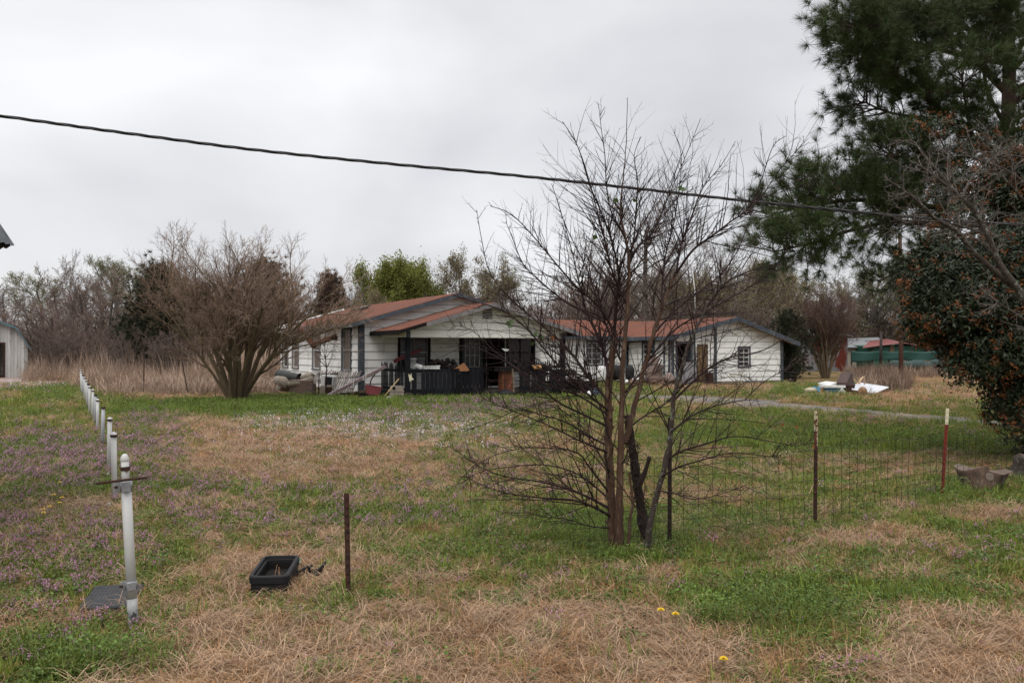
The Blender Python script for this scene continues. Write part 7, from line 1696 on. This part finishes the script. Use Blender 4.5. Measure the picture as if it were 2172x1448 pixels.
t = J('antenna_mast', 'thin white antenna mast behind the connecting roof', 'mast', 1470, 700, 60); mb = MB(); mb.tube([Vector((at(1474, 700, 60).x, 60, 0)), at(1474, 620, 60), at(1465, 540, 60)], .035, 6); mb.build('mast', M['white_paint'], t)
t = J('board_post', 'short gray board post standing in the dead weeds on the left', 'post', 256, 790, 47); mb = MB(); mb.bar(at(257, 795, 47), at(256, 760, 47), .22, .14, up=(0, 1, 0)); mb.bar(at(242, 780, 46.9), at(258, 779, 46.9), .05, .12, up=(0, 1, 0)); mb.build('post', M['bark_gray'], t)

# evergreen shrub against the wing corner
def evergreen(name, label, cat, base, rad, H, seed, m='cedar_leaf', N=2600, k=22, ln=.22, wd=.03, cone=.85, group=None):
    t = thing(name, label, cat, base, group); rs_ = np.random.RandomState(seed); mb = MB(); mb.tube([Vector(base) + Vector((0, 0, -.1)), Vector(base) + Vector((0, 0, H * .9))], [rad * .07, .02], 7); mb.build('trunk', M['bark_dead'], t)
    nb = max(30, N // 26); C_ = []; A_ = []
    for b_ in range(nb):
        z = (b_ + rs_.uniform(0, 1)) / nb; a = b_ * 2.399 + rs_.uniform(-.5, .5); Lb = rad * max(.16, (1 - z) ** cone * min(1, z * 6 + .5)) * rs_.uniform(.55, 1.18); zz = H * (.03 + .95 * z)
        m_ = max(6, int(26 * (Lb / rad + .25))); f = rs_.uniform(.1, 1, m_); j_ = (.06 + .12 * f) * min(rad, 1.6)
        dx = np.array([math.cos(a), math.sin(a)]); P_ = np.stack([base[0] + dx[0] * Lb * f, base[1] + dx[1] * Lb * f, zz + Lb * .35 * f * f + 0 * f], -1) + rs_.normal(size=(m_, 3)) * j_[:, None]
        C_.append(P_); A_.append(np.tile([dx[0], dx[1], .7], (m_, 1)))
    C_ = np.concatenate(C_); A_ = np.concatenate(A_); C_[:, 2] = np.maximum(C_[:, 2], .05)
    mb = MB(); tufts(mb, C_, A_, k, ln, wd, rs_); mb.build('crown', M[m], t); return t
p = at(1668, 812, 47.6); evergreen('evergreen_shrub', 'dark narrow evergreen shrub against the right corner of the wing', 'shrub', (p.x + .15, p.y, 0), .62, 2.25, 2, N=900, cone=.25, ln=.16, wd=.025)
p = at(1640, 800, 54); evergreen('evergreen_shrub', 'dark evergreen bush rising behind the right slope of the wing roof', 'shrub', (p.x + 1.2, p.y + 1, 0), 2.0, 4.1, 3, N=1500, cone=.5, ln=.22, wd=.04)

# ------------------------------------------------------------------ the tree line
def tree_proto(name, label, seed, H, kind):
    rg = random.Random(seed); t = thing(name, label, 'tree', (0, 0, 0)); o_ = {}
    spread = dict(bare=(32, 62), broad=(32, 66), shrub=(25, 55))[kind[0]]
    nst = dict(bare=1, broad=2, shrub=7)[kind[0]]
    spec = [LV(8, .12, .02, .35), LV(5, .22, .045, .35, k=15 if nst == 1 else 11, t0=.20, ang=spread, lr=.66, rr=.5, fall=.5), LV(4, .26, .05, .35, k=8, t0=.2, ang=(25, 58), lr=.50, rr=.55, fall=.3, rmin=.018),
            LV(3, .3, .04, .4, k=7, t0=.12, ang=(25, 60), lr=.52, rr=.6, fall=.2, rmin=.011), LV(2, .3, .02, .4, k=6, t0=.12, ang=(25, 60), lr=.55, rr=.6, rmin=.008)]
    if nst == 7: spec[1]['k'] = 7
    if nst == 7: spec[2]['k'] = 6; spec[1]['t0'] = .1
    for i in range(nst):
        a = i * 2.4; f = 0 if nst == 1 else .22 + .3 * (i / nst)
        grow(o_, Vector((math.cos(a) * f * .5, math.sin(a) * f * .5, -.3)), Vector((math.cos(a) * f, math.sin(a) * f, 1)), H * (.8 if nst == 1 else .62), H * (.020 if nst == 1 else .013), 0, spec, rg)
    mb = MB(); mesh_chains(mb, o_[0], 6); mesh_chains(mb, o_[1], 4); mb.build('trunk', M['bark_gray'], t)
    mb = MB(); mesh_chains(mb, o_[2], 3); mesh_chains(mb, o_[3], 3); mesh_chains(mb, o_[4], 3); cr_ = mb.build('crown', M[kind[1]], t)
    if kind[2]:
        rs_ = np.random.RandomState(seed); C_ = ends(o_[4], .1, kind[4], rg); mb = MB(); C_ = C_ + rs_.normal(size=C_.shape) * (.26 if kind[2] == 'spring_leaf' else .12)
        leaf_quads(mb, C_, rs_.normal(size=C_.shape), kind[3] * rs_.uniform(.5, 1.3, len(C_)), .6, 0, rs_); mb.build('leaves', M[kind[2]], t)
    V = np.array([tuple(c[0][-1]) for c in o_[4]]); zt_, xw = np.percentile(V[:, 2], 99), np.percentile(np.abs(V[:, 0]), 96); print(name, seed, 'H', zt_, 'hw', xw, len(V))
    t['_h'] = float(zt_); t['_w'] = float(xw); return t
PR = {
 'g1': tree_proto('bare_tree', '', 101, 10, ('bare', 'twig_gray', None)), 'g2': tree_proto('bare_tree', '', 102, 10, ('broad', 'twig_gray', None)),
 'b1': tree_proto('bare_tree', '', 103, 8, ('shrub', 'twig_brown', None)), 'b2': tree_proto('bare_tree', '', 104, 9, ('broad', 'twig_brown', None)),
 'u1': tree_proto('budding_tree', '', 105, 9, ('bare', 'twig_gray', 'bud_leaf', .10, 2)), 'u2': tree_proto('budding_tree', '', 106, 8, ('broad', 'twig_gray', 'bud_olive', .10, 2)),
 's1': tree_proto('leafy_tree', '', 107, 9, ('shrub', 'twig_brown', 'spring_leaf', .15, 9))}
used = set()
def plant(kind, px, top, d, wpx, label, group='trees along the far edge of the field', rot=None):
    src = PR[kind]; h = at(px, top, d).z; X = (px - 1086) / F * d; hw = wpx / 2 / F * d; sz = h / src['_h']; sx = hw / src['_w']
    if kind in used: o = copy_tree(src)
    else: o = src; used.add(kind)
    o.location = (X, d, 0); o.scale = (sx, sx, sz); o.rotation_euler = (0, 0, random.Random(int(px * 7 + d)).uniform(0, 6.28) if rot is None else rot)
    o['label'] = label; o['group'] = group; return o
PL = [
 ('g2', 20, 596, 78, 150, 'bare gray tree at the left edge above the gambrel shed'), ('u1', 92, 584, 84, 130, 'pale budding tree right above the gambrel shed'), ('b2', 150, 556, 72, 170, 'purplish bare tree with tall spiky twigs left of the dark cedar'),
 ('g1', 148, 532, 74, 60, 'thin bare tree with the tallest spike on the left'), ('b1', 215, 575, 66, 190, 'dense bushy bare tree between the shed and the dark cedar'), ('u1', 248, 546, 86, 110, 'pale green budding tree topping the left tree line'),
 ('u1', 282, 560, 88, 80, 'second pale green budding tree beside the dark cedar'), ('b1', 110, 640, 60, 150, 'low brown thicket tree right of the gambrel shed'), ('b1', 300, 655, 60, 150, 'low brown thicket tree before the dark cedar'), ('b2', 60, 640, 66, 120, 'low bare tree directly behind the gambrel shed'),
 ('b1', 180, 690, 54, 120, 'low brown brush tree above the farthest pipe posts'), ('b1', 470, 600, 64, 200, 'bare tree hidden behind the wide crepe myrtle'), ('b1', 620, 605, 62, 190, 'brown bare tree behind the right half of the crepe myrtle'),
 ('g2', 730, 606, 84, 110, 'gray bare tree left of the bright green tree'), ('u2', 770, 616, 80, 110, 'olive budding tree just left of the bright green tree'), ('s1', 850, 566, 88, 132, 'bright spring green round tree behind the main roof'),
 ('g1', 900, 566, 96, 120, 'gray bare tree peeping over the bright green tree'), ('g2', 925, 600, 88, 120, 'gray bare tree right of the bright green tree'), ('u2', 1000, 546, 86, 160, 'tan budding tree above the ridge of the main roof'), ('u1', 1055, 570, 90, 110, 'thin budding tree right of the tan budding tree'),
 ('b2', 980, 630, 72, 160, 'brown low tree behind the main roof ridge'), ('g2', 1100, 628, 80, 130, 'gray bare tree behind the porch gable peak'), ('b2', 1180, 590, 78, 180, 'dark brown bare tree right of the porch gable'), ('b1', 1240, 612, 68, 200, 'brown thicket tree behind the connecting roof'),
 ('g1', 1370, 402, 66, 330, 'tallest bare gray tree rising behind the sapling crown'), ('g2', 1290, 560, 76, 170, 'gray bare tree behind the sapling trunks'), ('u2', 1270, 590, 80, 150, 'olive tinged tree behind the left of the connecting roof'), ('b2', 1350, 600, 70, 200, 'brown bare tree low behind the connecting roof'),
 ('g1', 1470, 520, 78, 190, 'gray bare tree by the white antenna mast'), ('u2', 1440, 585, 74, 170, 'olive budding tree by the antenna mast'), ('u2', 1570, 556, 80, 190, 'big round olive tree behind the wing roof'), ('g1', 1540, 500, 88, 160, 'faint gray tree above the round olive tree'),
 ('u2', 1640, 585, 84, 150, 'olive tree right of the wing roof'), ('b1', 1450, 640, 64, 220, 'brown thicket tree behind the wing'), ('b1', 1570, 645, 66, 190, 'brown thicket tree behind the wing gable peak'), ('u2', 1700, 600, 92, 150, 'olive tree behind the reddish crepe myrtle'), ('g2', 1780, 590, 100, 150, 'gray bare tree behind the reddish crepe myrtle'),
 ('u1', 1850, 552, 98, 150, 'pale budding tree under the low pine limb'), ('u2', 1880, 600, 104, 150, 'olive tree left of the utility pole'), ('u1', 1930, 560, 100, 150, 'pale budding tree behind the utility pole'), ('g2', 1990, 600, 96, 160, 'gray bare tree right of the utility pole'), ('b1', 1880, 665, 100, 200, 'brown low thicket behind the long shed'),
 ('b1', 1980, 660, 98, 200, 'brown low thicket behind the tarp fence'), ('b1', 1780, 670, 104, 200, 'brown low thicket behind the rusty metal shed'), ('u2', 2080, 610, 100, 190, 'olive tree hidden behind the evergreen bush'), ('b1', 2200, 640, 90, 220, 'brown thicket tree past the right edge'), ('b1', -80, 620, 70, 200, 'brown tree past the left edge'),
 ('b1', 230, 716, 48, 90, 'low bare shrub in the dead weeds beside the leaning stake'), ('b1', 130, 705, 52, 110, 'low bare shrub in the dead weeds beyond the farthest pipe post'), ('b1', 350, 700, 50, 100, 'low bare shrub between the thin dark stakes'), ('b2', 275, 690, 53, 70, 'slender bare shrub left of the thin dark stake'), ('b1', 440, 705, 46, 100, 'low bare shrub touching the left side of the crepe myrtle'),
 ('b2', 1120, 598, 92, 170, 'gray brown tree filling the line right of the porch peak'), ('g2', 1210, 586, 95, 170, 'pale gray tree in the line left of the sapling trunks'), ('b2', 1300, 578, 90, 190, 'gray brown tree in the line behind the sapling trunks'), ('u2', 1395, 572, 94, 180, 'olive gray tree in the line behind the tallest bare tree'),
 ('g2', 1455, 566, 92, 170, 'pale gray tree in the line left of the antenna mast'), ('b2', 1510, 572, 90, 190, 'gray brown tree in the line right of the antenna mast'), ('u2', 1610, 562, 94, 180, 'olive gray tree in the line above the wing peak'), ('b2', 1680, 584, 92, 190, 'gray brown tree in the line right of the wing'),
 ('u2', 1530, 590, 74, 170, 'olive tree low in front of the line above the wing'), ('g2', 690, 612, 88, 130, 'pale gray tree in the line left of the main roof'), ('g2', 790, 606, 92, 130, 'pale gray tree in the line above the roof vent'), ('b2', 1050, 606, 88, 150, 'gray brown tree in the line above the porch roof'),
 ('b1', 700, 640, 70, 150, 'brown thicket tree behind the far left eave'), ('b1', 860, 655, 72, 180, 'brown thicket tree under the bright green tree'), ('b1', 1100, 660, 74, 160, 'brown thicket tree behind the porch peak'), ('b1', 400, 690, 60, 170, 'brown low thicket left behind the crepe myrtle')]
for i, (k, px, top, d, wp, lb) in enumerate(PL): plant(k, px, top, d, wp, lb)
# far wood closing the horizon
rs_ = np.random.RandomState(66); wp = []
pw = proto(lambda m: (blades(m, 220, 2.0, 6.0, .10, .0, .5, 2.2, .3), 0)[1], 'far_thicket', M['twig_gray']); pw2 = proto(lambda m: (blades(m, 200, 1.5, 4.6, .10, .1, .8, 2.4, .4), 0)[1], 'far_thicket_brown', M['twig_brown'])
for _ in range(520): d = rs_.uniform(100, 150); f = rs_.uniform(-.72, .72); wp.append((f * d, d, 0))
wp = np.array(wp); N = len(wp)
scatter('far_wood', 'brown leafless far wood closing the horizon behind everything', 'wood', [pw, pw2], wp, np.stack([np.zeros(N), np.zeros(N), rs_.uniform(0, 6, N)], -1), rs_.uniform(.7, 1.35, N), rs_.randint(0, 2, N))
for k in PR: 
    for kk in ('_h', '_w'):
        pass
for o in bpy.data.objects:
    for kk in ('_h', '_w'):
        if kk in o.keys(): del o[kk]
# cedars
def ced(px, top, d, wpx, label, m, seed, N=2600, cone=.8, bpy_=760):
    h = at(px, top, d).z; X = (px - 1086) / F * d; return evergreen('cedar_tree', label, 'tree', (X, d, 0), wpx / 2 / F * d, h, seed, m, N=N, k=20, ln=.34, wd=.045, cone=cone, group='cedars in the tree line')
ced(338, 563, 56, 180, 'dark green cedar left of the crepe myrtle', 'cedar_leaf', 41, 5200, .42); ced(405, 612, 57, 170, 'dark cedar half hidden by the crepe myrtle', 'cedar_leaf', 42, 4200, .4); ced(290, 640, 55, 90, 'small dark cedar at the left of the big cedar', 'cedar_leaf', 46, 1200, .6)
ced(566, 556, 58, 170, 'olive brown cedar behind the middle of the crepe myrtle', 'cedar_brown', 43, 3000, .3); ced(700, 584, 60, 130, 'reddish brown pointed cedar behind the far eave', 'cedar_red', 44, 3600, .6); ced(470, 640, 60, 110, 'dark cedar behind the crepe myrtle stems', 'cedar_leaf', 45, 1600, .5)
